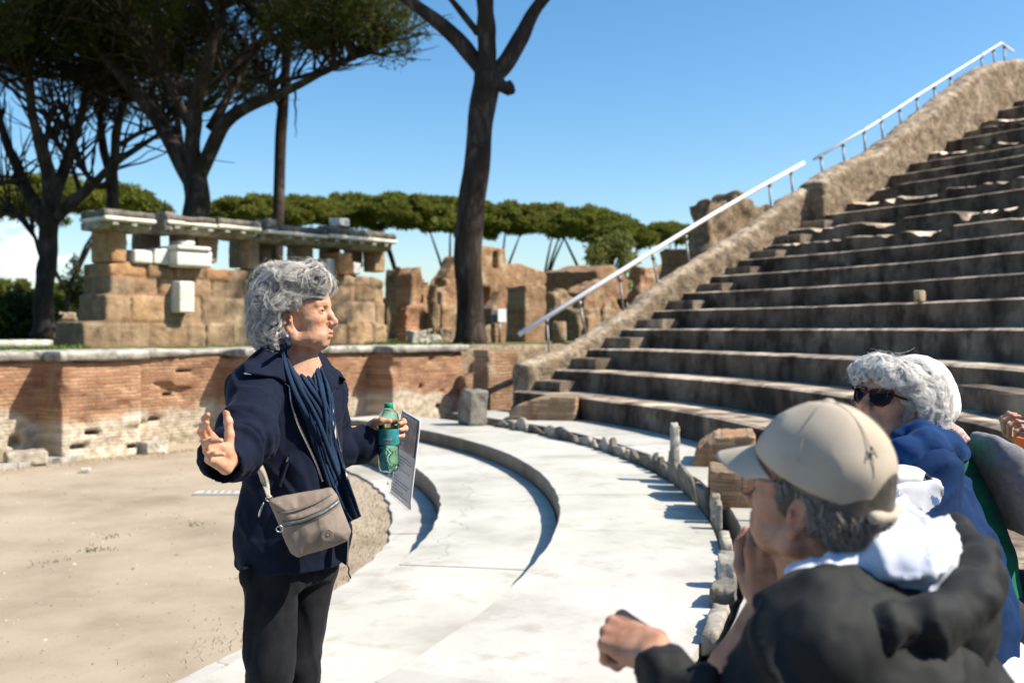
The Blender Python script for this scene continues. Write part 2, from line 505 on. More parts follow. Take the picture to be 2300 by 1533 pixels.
    if bump:
        nb = N.new('ShaderNodeTexNoise'); nb.inputs['Scale'].default_value = bscale or scale * 5; nb.inputs['Detail'].default_value = 8; nb.inputs['Roughness'].default_value = .65
        K(vec, nb.inputs['Vector'])
        bp = N.new('ShaderNodeBump'); bp.inputs['Strength'].default_value = bump; bp.inputs['Distance'].default_value = bdist
        if hgt is not None:
            ma = N.new('ShaderNodeMath'); ma.operation = 'MULTIPLY_ADD'; ma.inputs[1].default_value = -.8; K(hgt, ma.inputs[0]); K(nb.outputs['Fac'], ma.inputs[2]); K(ma.outputs[0], bp.inputs['Height'])
        else:
            K(nb.outputs['Fac'], bp.inputs['Height'])
        K(bp.outputs[0], bs.inputs['Normal'])
    if transl:
        tr = N.new('ShaderNodeBsdfTranslucent'); tr.inputs[0].default_value = tuple(transl[0]) + (1,)
        mxs = N.new('ShaderNodeMixShader'); mxs.inputs[0].default_value = transl[1]
        K(bs.outputs[0], mxs.inputs[1]); K(tr.outputs[0], mxs.inputs[2]); K(mxs.outputs[0], N['Material Output'].inputs[0])
    if extra: extra(nt, bs, vec)
    return m
# ------------------------------------------------------------------ the theatre's plan
CX, CY = -10.35, 8.41                  # centre of the orchestra
RZ = 0.335                             # height of a seat row
TREAD = 0.757
R_ROW = 12.99                          # front of the first row
Z_PRO = 0.097
TH_P = math.radians(36.3)              # the end wall of the seating runs along this radius
STAGE_A = math.atan2(.767, .641)       # direction of the stage front
ST0 = np.array([-6.15, 13.6])
GZ = 1.05                              # level of the ground behind the stage front

M_dirt = mat('dirt', [(.25, .20, .142), (.35, .29, .215), (.405, .34, .26)], scale=.9, detail=9, rough=.95, bump=.35, bscale=45, bdist=.01, ramp=(.3, .7), stain=((.20, .15, .09), .55, .56, .8), spots=((.19, .15, .10), 14.0, .10))
M_grass = mat('turf', [(.05, .075, .02), (.09, .13, .03), (.15, .15, .05)], scale=.8, detail=8, rough=.95, bump=.6, bscale=30, bdist=.05)
M_marble = mat('white_marble', [(.36, .35, .315), (.48, .47, .43), (.54, .53, .495)], scale=1.1, detail=9, rough=.6, bump=.22, bscale=26, bdist=.006, tint=True, ramp=(.3, .62), voro=(.24, .0016, (.26, .235, .19)), stain=((.30, .275, .22), 3.5, .54, .8), spots=((.26, .235, .19), 26.0, .07))
M_marble2 = mat('weathered_marble', [(.20, .19, .17), (.36, .345, .31), (.50, .48, .44)], scale=5, detail=9, rough=.8, bump=.5, bscale=22, bdist=.02, tint=True, stain=((.10, .095, .08), 3.0, .52, .66))
M_dark = mat('joint_earth', [(.05, .045, .035), (.10, .085, .06)], scale=8, rough=1.0, bump=.4)
M_seat = mat('tufa_seat', [(.10, .078, .057), (.19, .155, .117), (.31, .262, .203)], scale=1.7, detail=9, rough=.95, bump=.45, bscale=14, bdist=.02, tint=True, ramp=(.3, .7), stain=((.062, .048, .037), 2.4, .44, .60, .75))
M_rubble = mat('rubble_concrete', [(.15, .105, .065), (.27, .205, .135), (.37, .30, .215)], scale=5.0, detail=9, rough=1.0, bump=1.0, bscale=7, bdist=.09, tint=True, ramp=(.3, .68), stain=((.13, .10, .07), 9.0, .5, .66))
BRK = dict(w=.25, h=.052, mortar=.011, c1=(.36, .155, .085), c2=(.53, .315, .19), cm=(.30, .235, .165), warp=.04, mul=.8)
M_brick = mat('roman_brick', [(.55, .50, .46), (.9, .86, .8), (1, .97, .92)], scale=3.2, detail=8, rough=.95, bump=1.0, bscale=16, bdist=.03, tint=True,
              brick=dict(BRK, plain=((.40, .33, .24), (.60, .54, .44)), pz=(.6, -.3), p0=.85, p1=1.0))
M_brick2 = mat('old_brick', [(.5, .46, .42), (.9, .86, .8), (1, .97, .92)], scale=2.5, detail=8, rough=.95, bump=1.0, bscale=10, bdist=.04, tint=True,
               brick=dict(BRK, w=.25, h=.06, mortar=.014, c1=(.34, .18, .105), c2=(.50, .34, .22), plain=((.36, .28, .19), (.52, .44, .34)), pz=(100, 101), p0=.52, p1=.62, mul=.8))
M_tufa = mat('tufa_block', [(.20, .135, .08), (.315, .22, .135), (.41, .305, .20)], scale=2.6, detail=9, rough=1.0, bump=.8, bscale=11, bdist=.04, tint=True, ramp=(.3, .7), stain=((.14, .10, .065), 3.5, .54, .7))
M_bark = mat('pine_bark', [(.018, .013, .010), (.045, .034, .028), (.105, .085, .072)], scale=3.0, detail=7, rough=1.0, bump=1.0, bscale=5, bdist=.08, vec_scale=(1, 1, .35), ramp=(.35, .7), voro=(2.4, .10, (.03, .022, .016)))
M_rail = mat('white_rail', [(.66, .66, .66), (.74, .74, .74)], scale=6, rough=.35, bump=.03, spec=.5)
M_post = mat('grey_steel', [(.16, .15, .15), (.24, .23, .22)], scale=8, rough=.5, bump=.05, metal=.6)
def leaf_mat(name, a, b, c):
    return mat(name, [a, b, c], scale=.55, detail=4, rough=.75, bump=0, ramp=(.3, .7), tint=True, transl=(tuple(x * 1.6 for x in b), .28), spec=.15)
M_needle = leaf_mat('pine_needles', (.026, .036, .009), (.05, .064, .014), (.10, .105, .022))
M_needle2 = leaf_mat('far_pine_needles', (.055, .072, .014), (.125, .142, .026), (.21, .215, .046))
M_pop = leaf_mat('poplar_leaves', (.09, .11, .03), (.15, .17, .05), (.2, .2, .08))
M_shrub = leaf_mat('shrub_leaves', (.012, .022, .008), (.025, .04, .012), (.05, .07, .02))
M_twig = mat('bare_twig', [(.10, .08, .06), (.16, .13, .10)], scale=6, bump=0)

def pol(R, th, z=0.0):
    return np.stack(np.broadcast_arrays(CX + R * np.cos(th), CY + R * np.sin(th), z), -1)

# ------------------------------------------------------------------ ground sheets
def sheet(name, poly, z, m, kind='structure', nsub=0):
    V = [(p[0], p[1], z) for p in poly]
    o = mesh_obj(name, V, [tuple(range(len(V)))], m, smooth=False)
    return tag(o, kind=kind)
U = np.array([.641, .767]); U = U / np.linalg.norm(U); NB = np.array([-U[1], U[0]])      # along the stage, and away behind it
def stg(s, b):
    return ST0 + U * s + NB * b
sheet('ground', [stg(-900, .9), stg(900, .9), stg(900, -400), stg(-900, -400)], -.385, M_dirt)
sheet('grass_ground', [stg(-900, 1.05), stg(900, 1.05), stg(900, 1800), stg(-900, 1800)], GZ, M_grass)

# ------------------------------------------------------------------ marble rings of the orchestra
rng = np.random.default_rng(7)
def ring(name, R0, R1, ztop, zbot, th0, th1, slab, m, mbk, seed, chip=.006, gap=.0025):
    rg = np.random.default_rng(seed)
    mb = MB(); t = th0
    while t < th1:
        w = slab * rg.uniform(.75, 1.35) / ((R0 + R1) / 2)
        a, b = t + gap / R1, min(t + w, th1) - gap / R1
        ns = max(3, int((b - a) * R1 / .09))
        th = np.linspace(a, b, ns); q = len(th)
        n = vnoise(np.stack([th * R0, th * 0 + seed, th * 0], -1), 6, seed)
        n2 = np.maximum(0, vnoise(np.stack([th * R0, th * 0 + seed, th * 0], -1), 2.2, seed + 3) - .72) * .25
        dz = rg.uniform(-.004, .004)
        rows = [pol(R0 + .004 + chip * n + n2, th, zbot), pol(R0 + chip * n + n2, th, ztop - .018 + dz), pol(R0 + .012 + chip * n + n2, th, ztop + dz),
                pol(R0 * .5 + R1 * .5, th, ztop + dz + .003), pol(R1 - .003, th, ztop + dz), pol(R1 - .003, th, zbot)]
        V = np.concatenate(rows); F = []
        for i in range(len(rows) - 1):
            for j in range(q - 1):
                F.append((i * q + j, i * q + j + 1, (i + 1) * q + j + 1, (i + 1) * q + j))
        for j in (0, q - 1):
            F.append(tuple(i * q + j for i in range(len(rows))))
        g = rg.uniform(.86, 1.04); tt = np.tile([g, g * rg.uniform(.985, 1.0), g * rg.uniform(.95, .99)], (len(V), 1)); tt[:2 * q] *= (.30 + .10 * n)[np.arange(2 * q) % q][:, None] * np.array([1, .88, .74]); mb.add(V, F, tt)      # the faces of the steps are tinted darker and browner
        t += w
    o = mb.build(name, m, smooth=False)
    for p in o.data.polygons: p.use_smooth = False
    return tag(o, kind='structure')
TA, TB = math.radians(-80), math.radians(48)
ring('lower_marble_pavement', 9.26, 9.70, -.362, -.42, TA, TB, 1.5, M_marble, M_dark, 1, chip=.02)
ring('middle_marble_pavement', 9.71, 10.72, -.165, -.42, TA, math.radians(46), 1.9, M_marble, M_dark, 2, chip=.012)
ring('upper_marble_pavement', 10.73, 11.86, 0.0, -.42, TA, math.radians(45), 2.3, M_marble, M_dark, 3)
def annulus(name, R0, R1, z, m, a, b):
    th = np.linspace(a, b, 160); q = len(th)
    V = np.concatenate([pol(R0, th, z), pol(R1, th, z)])
    F = np.array([(j, q + j, q + j + 1, j + 1) for j in range(q - 1)])
    return tag(mesh_obj(name, V, F, m), kind='structure')
annulus('gutter_floor', 11.80, 12.1, -.10, M_dark, TA, math.radians(44))
annulus('joint_bed', 9.3, 11.8, -.40, M_dark, TA, TB)
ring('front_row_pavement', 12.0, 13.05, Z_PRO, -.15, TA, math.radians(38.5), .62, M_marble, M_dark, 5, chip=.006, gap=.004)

# ------------------------------------------------------------------ seating bank
NROW = 26
seating = tag(empty('stone_seating', (CX, CY, 0)), 'curved bank of worn grey tufa seat rows rising to the right', 'seating')
def seat_row(n):
    R0 = R_ROW + (n - 1) * TREAD; z1 = Z_PRO + n * RZ; z0 = z1 - RZ - .12
    tha = math.radians(-72 if n < 12 else -30); thb = TH_P + .012
    ns = int((thb - tha) * R0 / (.11 if n < 9 else .065)); th = np.linspace(tha, thb, ns)
    P1 = np.stack([th * R0, np.full(ns, n * 3.7), np.zeros(ns)], -1)
    w = fbm(P1, 2.5, n, 3) + .8 * fbm(P1, .7, n + 200, 2)
    ruin = 0.0
    if n in (9, 10, 12, 13, 14, 16, 17, 18, 19, 21, 22, 24): ruin = {9: .85, 10: .4, 12: .85, 13: .55, 14: .35, 16: .85, 17: .35, 18: .6, 19: .85, 21: .7, 22: .8, 24: .7}[n]
    br = np.clip((fbm(P1, .85, 50 + n, 4) + ruin - .48) * 3.0, 0, 1) if ruin else np.zeros(ns)
    chipr = np.clip(vnoise(P1, 1.7, 90 + n) - .78, 0, 1) * .25
    j = fbm(P1, 6, 31 + n, 2)
    if ruin:      # broken stones, each lost to its own depth
        rc = np.random.default_rng(900 + n); ce = np.cumsum(rc.uniform(.12, .55, 400)) / R0 + tha; cv = rc.uniform(-1, 1, 402)
        j = .75 * cv[np.searchsorted(ce, th)] + .45 * fbm(P1, 9, 31 + n, 2); br = np.clip(br * (.55 + .6 * rc.uniform(0, 1, 402)[np.searchsorted(ce, th)]), 0, 1)
    Rl = R0 + .010 * w + chipr + br * (.17 + .16 * j)
    zl = z1 + .008 * w - chipr * .3 - br * (.12 + .10 * j)
    prof = [(R0 + .006 * w + 0 * th, z0 + 0 * th), (R0 + .006 * w + .03 * br, np.minimum(zl - .02, z1 - .02 - br * (.12 + .08 * j))), (Rl, zl - .024), (Rl + .05, zl - .001),
            (np.full(ns, R0 + TREAD * .55) + .1 * br, np.full(ns, z1) + .006 * w - .04 * br), (np.full(ns, R0 + TREAD + .06), np.full(ns, z1))]
    V = np.concatenate([np.stack([r * np.cos(th), r * np.sin(th), z], -1) for r, z in prof])
    q = ns; F = np.array([(i * q + a, i * q + a + 1, (i + 1) * q + a + 1, (i + 1) * q + a) for i in range(len(prof) - 1) for a in range(q - 1)])
    tn = np.ones((len(V), 3))
    # blocks of the row differ a little; a dark joint between them
    edges = np.sort(rng.uniform(tha, thb, int((thb - tha) * R0 / 1.3)))
    blk = np.searchsorted(edges, th); g = .72 + .56 * ((blk * 7919 + n * 104729) % 97) / 97.0
    near = np.min(np.abs(th[:, None] - edges[None]), axis=1) * R0
    g = g * np.where(near < .06, .55, 1.0)
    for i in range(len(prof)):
        gi = g * (.62 if i < 2 else 2.5)  # shade put into the riser tint, sunlight into the lip and tread tint
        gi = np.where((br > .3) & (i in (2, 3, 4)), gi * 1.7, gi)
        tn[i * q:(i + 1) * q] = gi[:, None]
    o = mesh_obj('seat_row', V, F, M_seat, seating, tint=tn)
    me = o.data
    sm = np.ones(len(me.polygons), bool); sm[:q - 1] = True
    me.polygons.foreach_set('use_smooth', np.zeros(len(me.polygons), bool))
for n in range(1, NROW + 1): seat_row(n)
def half_steps(t_in, wid, n0, n1, seed):
    rg = np.random.default_rng(seed); mb = MB()
    for n in range(n0, n1):
        R0 = R_ROW + (n - 1) * TREAD
        zz = Z_PRO + (n - 1) * RZ + RZ * .52 + rg.uniform(-.012, .012)
        ta, tb = t_in, t_in - wid / R0
        r0 = R0 - TREAD * .5 + rg.uniform(-.03, .03)
        th = np.linspace(ta, tb, 6)
        c = [(r0, zz - .3), (r0 - .01, zz - .02), (r0 + .012, zz), (R0 + .02, zz + .004), (R0 + .02, zz - .3)]
        V = np.concatenate([np.stack([r * np.cos(th), r * np.sin(th), z + 0 * th], -1) + np.array([0, 0, 1]) * (rg.uniform(-.008, .008, 6)[:, None] if i > 0 else 0) for i, (r, z) in enumerate(c)])
        F = [(i * 6 + a, i * 6 + a + 1, (i + 1) * 6 + a + 1, (i + 1) * 6 + a) for i in range(3) for a in range(5)]
        F += [tuple(i * 6 + 5 for i in range(5)), tuple(i * 6 for i in range(4, -1, -1))]
        g = rg.uniform(.95, 1.25); mb.add(V, F, (g, g * .98, g * .94))
    o = mb.build('stair_flight', M_seat, seating, smooth=False)
    return o
half_steps(TH_P + .01, .78, 2, 12, 3)
half_steps(math.radians(.2), 1.3, 3, 9, 4)

# ------------------------------------------------------------------ end wall (parapet) with its sloping top
PU = np.array([math.cos(TH_P), math.sin(TH_P)]); PN = np.array([-PU[1], PU[0]])        # PN points left, out of the seating
def on_parapet(px, py, off=0.0):
    """R along the parapet and z of a photo pixel on the vertical plane offset by off"""
    u = (px - 1150) / FPX
    A = np.array([[u, -PU[0]], [1, -PU[1]]]); b = np.array([CX + PN[0] * off, CY + PN[1] * off])
    d, R = np.linalg.solve(A, b)
    return R, EYE - (py - HOR) / FPX * d
lowT = [(1186, 815), (1230, 800), (1283, 783), (1320, 762), (1361, 737), (1400, 710), (1439, 690), (1478, 648), (1530, 612), (1583, 576), (1661, 532), (1710, 497), (1765, 458), (1806, 425), (1850, 404)]
upT = [(1850, 404), (1900, 372), (1987, 333), (2030, 300), (2091, 254), (2150, 205), (2190, 172), (2235, 142), (2300, 126)]
prof_low = [on_parapet(*p) for p in lowT]
OFFU = -.32
prof_up = [on_parapet(p[0], p[1], OFFU) for p in upT]
R_cut = prof_up[0][0]
par = tag(empty('parapet_wall', (CX, CY, 0), TH_P), 'tan rubble parapet wall climbing beside the stone seats', 'wall')
def parapet_piece(name, prof, y0, y1, Rmin, Rmax, seed):
    prof = np.array(prof); xs = [Rmin, Rmax]
    zt = prof[:, 1]
    s = SDF((Rmin - .3, y0 - .35, -.6), (Rmax + .3, y1 + .35, zt.max() + .5), .06)
    sl, X, Y, Z = s.grid()
    top = np.interp(X, prof[:, 0], prof[:, 1])
    # rounded top, rough rubble faces
    d = np.maximum(np.maximum(Z - top, y0 - Y), np.maximum(Y - y1, np.maximum(Rmin - X, X - Rmax)))
    P = np.stack(np.broadcast_arrays(X, Y, Z), -1)
    s.f = (d + .055 * fbm(P, 2.2, seed, 3) + .05 * np.abs(vnoise(P, 5.5, seed + 9)) + .05 * np.clip(vnoise(P, 3.2, seed + 19) - .3, 0, 1) + .04 * (np.minimum(np.abs(Y - y0), np.abs(Y - y1)) < .16) * np.clip(1 - np.abs(Z - top) / .2, 0, 1)).astype(np.float32)
    V, F = s.mesh(1)
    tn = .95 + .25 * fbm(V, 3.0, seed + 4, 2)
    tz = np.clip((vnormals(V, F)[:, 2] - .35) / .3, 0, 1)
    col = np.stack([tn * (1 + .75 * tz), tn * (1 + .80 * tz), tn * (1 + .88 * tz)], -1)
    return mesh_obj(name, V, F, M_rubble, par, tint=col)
parapet_piece('lower_wall', prof_low, 0.0, .50, prof_low[0][0], R_cut + .3, 1)
parapet_piece('upper_wall', prof_up, OFFU, .42, R_cut, 36.0, 2)

# ------------------------------------------------------------------ handrails on the parapet
def rail(pts, posts, label, group, off, rad):
    root = tag(empty('handrail'), label, 'handrail', group)
    P = []
    for px, py in pts:
        R, z = on_parapet(px, py, off)
        P.append((CX + PU[0] * R + PN[0] * off, CY + PU[1] * R + PN[1] * off, z))
    root.location = P[0]
    o0 = np.array(P[0])
    mb = MB(); mb.tube(np.array(P) - o0, rad, 10, tint=(1, 1, 1)); mb.build('rail', M_rail, root)
    for (px, py, qx, qy) in posts:
        R, z = on_parapet(px, py, off); a = np.array([CX + PU[0] * R + PN[0] * off, CY + PU[1] * R + PN[1] * off, z - rad])
        R2, z2 = on_parapet(qx, qy, off * .8); b = np.array([CX + PU[0] * R2 + PN[0] * off * .8, CY + PU[1] * R2 + PN[1] * off * .8, z2 - .35])
        m = MB(); m.tube(np.array([a, a * .5 + b * .5, b]) - o0, .022, 6); m.tube(np.array([a + [0, 0, .06], a - [0, 0, .04]]) - o0, .04, 6); m.build('post', M_post, root)
    return root
rail([(1167, 750), (1415, 596), (1440, 580), (1600, 482), (1700, 424), (1805, 366)],
     [(1228, 716, 1236, 785), (1302, 678, 1322, 728), (1392, 622, 1404, 682), (1467, 574, 1482, 628), (1540, 530, 1553, 584), (1728, 410, 1734, 460), (1776, 382, 1784, 428)],
     'long thick white handrail ending in mid air above the lower parapet', 'white handrails on the parapet', .38, .043)
rail([(1828, 358), (1955, 284), (2060, 215), (2185, 137), (2249, 97), (2276, 116)],
     [(1843, 350, 1851, 385), (1893, 322, 1899, 356), (1940, 293, 1945, 320), (1979, 268, 1985, 296), (2020, 244, 2026, 268), (2059, 218, 2063, 240), (2098, 194, 2102, 218), (2134, 172, 2138, 192), (2204, 125, 2207, 142), (2231, 110, 2236, 135), (2256, 103, 2256, 130)],
     'thin white handrail on many posts on the upper parapet', 'white handrails on the parapet', .32, .03)

# ------------------------------------------------------------------ stage front: brick wall with niches and a marble coping
stage = tag(empty('brick_wall', (ST0[0], ST0[1], 0), STAGE_A), 'low orange brick stage wall with recessed niches and a weathered marble coping', 'wall')
ZB, ZT = -.385, 1.00
s = SDF((-9, -.3, ZB - .15), (8.35, 1.5, ZT + .1), .045)
sl, X, Y, Z = s.grid()
P = np.stack(np.broadcast_arrays(X, Y, Z), -1)
def front(X):
    niche = 0 * X
    for a, b in ((-2.0, 0.0), (1.2, 2.95), (4.15, 6.14), (-5.1, -3.2), (-8.2, -6.3)):
        niche = np.maximum(niche, ((X > a) & (X < b)) * 1.0)
    return niche
nich = front(X)
dep = nich * (.66 - .16 * (Z - ZB) / 1.4)
low = np.clip(1 - (Z - ZB) / .55, 0, 1)
d = np.maximum(np.maximum(dep - Y, Y - 1.3), np.maximum(Z - ZT, np.maximum(-8.9 - X, X - 8.08)))
hol = np.clip(vnoise(P * np.array([1, 1, 2.6]), 3.2, 5) - .62, 0, 1) * .35
s.f = (d + .018 * fbm(P * np.array([1, 1, 2]), 4, 3, 3) + low * (.05 * fbm(P, 3.0, 8, 3) + .02) + hol).astype(np.float32)
for (hx, hz, w_, h_) in ((-.33, -.12, .09, .08), (1.75, .05, .12, .035), (.45, -.02, .10, .03), (.25, -.2, .12, .03), (1.05, -.27, .10, .03), (1.22, .62, .05, .10), (1.95, .42, .10, .025), (5.35, -.05, .09, .09), (2.2, .78, .14, .02), (6.9, .35, .06, .04), (7.4, -.05, .1, .04)):
    yy = .6 if front(np.array(hx)) else 0
    s.box((hx, yy, hz), (w_, .22, h_), .01, op='s')
V, F = s.mesh(1)
g = 1.0 + .18 * fbm(V * np.array([1, 1, 3]), 2.5, 6, 3)
mesh_obj('wall_body', V, F, M_brick, stage, tint=np.stack([g, g * .99, g * .97], -1))
# coping that follows blocks and niches
mb = MB()
edges = [(-8.9, -8.2, 0), (-8.2, -6.3, 1), (-6.3, -5.1, 0), (-5.1, -3.2, 1), (-3.2, -2, 0), (-2, 0, 1), (0, 1.2, 0), (1.2, 2.95, 1), (2.95, 4.15, 0), (4.15, 6.14, 1), (6.14, 8.08, 0)]
s = SDF((-9.1, -.35, ZT - .08), (8.4, 1.6, ZT + .28), .04)
sl, X, Y, Z = s.grid(); P = np.stack(np.broadcast_arrays(X, Y, Z), -1)
nc = 0 * X
for a, b, q in edges:
    if q: nc = np.maximum(nc, ((X > a + .06) & (X < b - .06)) * 1.0)
yf = -.09 + nc * .52
d = np.maximum(np.maximum(yf - Y, Y - 1.4), np.maximum(np.maximum(Z - ZT - .125, ZT - .012 - Z), np.maximum(-9 - X, X - 8.18)))
s.f = (d + .02 * fbm(P, 5, 2, 3) + .02 * np.clip(vnoise(P, 1.2, 4), 0, 1)).astype(np.float32)
V, F = s.mesh(1)
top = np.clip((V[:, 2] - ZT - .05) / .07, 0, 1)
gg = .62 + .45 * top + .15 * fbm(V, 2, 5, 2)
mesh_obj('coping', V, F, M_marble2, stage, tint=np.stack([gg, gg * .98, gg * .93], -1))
# ------------------------------------------------------------------ blocks, fragments and brick stubs round the orchestra
def rock(name, c, size, m, rz=0.0, seed=0, rough=.25, parent=None, tint=(1, 1, 1), shape=None, h=None, lean=0.0):
    """a broken block: rounded box eaten by noise; c is the middle of its base"""
    size = np.array(size, float); h = h or max(size.max() / 26, .01)
    s = SDF(-size / 2 * 1.25 - 3 * h, size / 2 * 1.25 + 3 * h, h)
    sl, X, Y, Z = s.grid(); P = np.stack(np.broadcast_arrays(X, Y, Z), -1)
    q = [np.abs(A) - size[i] / 2 for i, A in enumerate((X, Y, Z))]
    d = np.maximum(q[0], np.maximum(q[1], q[2]))
    if shape is not None:      # outline in (x, z), unit square
        d = np.maximum(poly_sdf(np.array(shape) * np.array([size[0], size[2]]) - np.array([size[0], size[2]]) / 2, X + 0 * Y, Z + 0 * Y), q[1])
    mm = size.min()
    s.f = (d + rough * mm * (.5 * fbm(P, 1.4 / mm, seed, 3) + .35 * np.abs(vnoise(P, 3.5 / mm, seed + 7)))).astype(np.float32)
    V, F = s.mesh(1)
    if lean: V[:, 1] += lean * (V[:, 2] + size[2] / 2)
    V[:, 2] += size[2] / 2
    g = 1 + .16 * fbm(V, 2.0 / mm, seed + 2, 2)
    o = mesh_obj(name, V, F, m, parent, tint=g[:, None] * np.array(tint)[None])
    o.location = c; o.rotation_euler = (0, 0, rz)
    return o
tag(rock('marble_block', W(1062, 952, 14.9), (.50, .30, .54), M_marble2, TH_P + 1.4, 3, .16, tint=(.62, .6, .56), shape=[(.04, 0), (1, 0), (1, .3), (.72, .9), (.55, 1), (0, .95)]),
    'grey upright marble block with a broken corner at the far end of the rim', 'stone block')
# thin marble slabs standing on edge along the rim
def slab(th, width, hgt, thick, seed, shape=None, label=None, lean=0.0, R=11.90, tintv=None, m=None, z=-.06, rough=.22):
    c = pol(np.array(R), np.array(th), z)
    o = rock('marble_slab', tuple(c), (width, thick, hgt + .06), m or M_marble2, th + math.pi / 2, seed, rough, shape=shape, h=max(.011, width / 26), lean=lean, tint=tintv or (.85, .83, .78))
    tag(o, label or 'small jagged marble fragment standing on edge in the rim of the upper pavement', 'marble slab', 'broken marble slabs along the pavement rim')
    return o
rg = np.random.default_rng(12)
th = math.radians(32.0)
k = 0
while th > math.radians(5.6):
    w = rg.choice([.12, .16, .24, .36, .5]) * rg.uniform(.85, 1.15); hg = rg.uniform(.09, .20) * (1.0 if th > .3 else 1.15)
    p = rg.uniform(.25, .75)
    shp = [(0, 0), (1, 0), (1, rg.uniform(.45, .95)), (p, 1), (0, rg.uniform(.4, .9))] if rg.random() < .72 else [(0, 0), (1, 0), (.95, .55), (.6, 1), (.35, .95), (.08, .4)]
    slab(th - w / 2 / 11.9, w, hg, rg.uniform(.045, .08), 20 + k, shp, lean=rg.uniform(-.15, .15), tintv=tuple(np.array([1, .93, .84]) * (rg.uniform(.28, .5) if rg.random() < .75 else rg.uniform(.8, 1.1))))
    th -= (w + rg.uniform(-.02, .012)) / 11.9; k += 1
slab(math.radians(4.4), .30, .32, .07, 91, [(0, 0), (1, 0), (1, .55), (.75, .9), (.2, 1), (0, .6)], 'broad broken marble slab at the foot of the tall upright slab', tintv=(.6, .58, .54))
slab(math.radians(4.75), .135, .55, .075, 92, [(0, 0), (1, 0), (1, 1), (.15, .95)], 'tall narrow white marble slab standing upright, tallest in the rim', tintv=(1.15, 1.13, 1.08), R=11.93)
slab(math.radians(2.6), .36, .24, .06, 93, [(0, 0), (1, 0), (1, .9), (.5, 1), (0, .7)], 'grey marble slab leaning back just nearer than the tall upright slab', lean=.25, tintv=(.6, .57, .53))
slab(math.radians(.4), .52, .28, .06, 94, [(0, 0), (1, 0), (.97, .8), (.6, 1), (0, .85)], 'long leaning grey marble slab beside the brick stubs', lean=.3, tintv=(.62, .59, .54))
slab(math.radians(-2.6), .50, .22, .06, 95, [(0, 0), (1, 0), (1, .9), (.55, .8), (0, 1)], 'low dark marble slab along the gutter between two taller chunks', lean=.15, tintv=(.55, .53, .49))
slab(math.radians(-5.0), .10, .22, .07, 96, [(0, 0), (1, 0), (1, .9), (.5, 1), (0, .95)], 'squarish marble chunk with a yellow lichened side in the rim', tintv=(1.0, .95, .8))
slab(math.radians(-6.1), .09, .20, .05, 97, [(0, 0), (1, 0), (.9, 1), (.1, .9)], 'narrow grey marble chunk next to the lichened chunk', tintv=(.8, .78, .73))
slab(math.radians(-9.2), .46, .07, .075, 98, None, 'pale worn kerb stone in the rim, further of the two long low ones', tintv=(1.1, 1.05, .95))
slab(math.radians(-12.2), .50, .06, .08, 99, None, 'pale worn kerb stone in the rim, nearer of the two long low ones', tintv=(1.15, 1.1, 1.0))
slab(math.radians(-14.0), .15, .20, .10, 100, [(.1, 0), (.9, 0), (1, .55), (.85, .9), (.5, 1), (.15, .85), (0, .5)], 'knobbly white marble lump at the near end of the pale kerb stones', tintv=(1.15, 1.12, 1.05))
slab(math.radians(-15.6), .30, .11, .13, 101, None, 'dark rough broken stone in the shadow beside the knobbly marble lump', tintv=(.45, .43, .40), rough=.4)
slab(math.radians(-18.0), .5, .06, .09, 102, None, 'low rough rim stone beside the seated man in the cap', tintv=(.9, .86, .8))
# three low brick stubs
def stub(pxl, pxc, pxr, ytop, ybot, d, depth, rz, label, seed, tint=(1, 1, 1), shape=None):
    a = W(pxl, ybot, d); b = W(pxr, ybot, d); wdt = np.linalg.norm(b - a)
    h = (ybot - ytop) / FPX * d
    c = (a + b) / 2 + np.array([0, depth / 2, 0]); c[2] = Z_PRO - .02
    o = rock('brick_stub', tuple(c), (wdt, depth, h), M_brick2, rz, seed, .12, tint=tint, shape=shape, h=.02)
    return tag(o, label, 'brick stub', 'low brick stubs beside the front seat row')
stub(1150, 1200, 1306, 887, 943, 14.55, .75, math.radians(-12), 'low sloping brick stub at the foot of the end wall', 5, shape=[(0, 0), (1, 0), (1, 1), (.45, .98), (.1, .6), (0, .4)])
stub(1572, 1600, 1715, 968, 1046, 9.6, .8, math.radians(-12), 'eroded brick stub partly hidden by the cap visor, further of the two near ones', 6, shape=[(0, 0), (1, 0), (1, 1), (.4, .95), (.1, .6)])
stub(1612, 1640, 1745, 1052, 1140, 7.4, .62, math.radians(-10), 'square brick stub with a rough mortar top beside the seated man', 8, tint=(1.0, .96, .9))
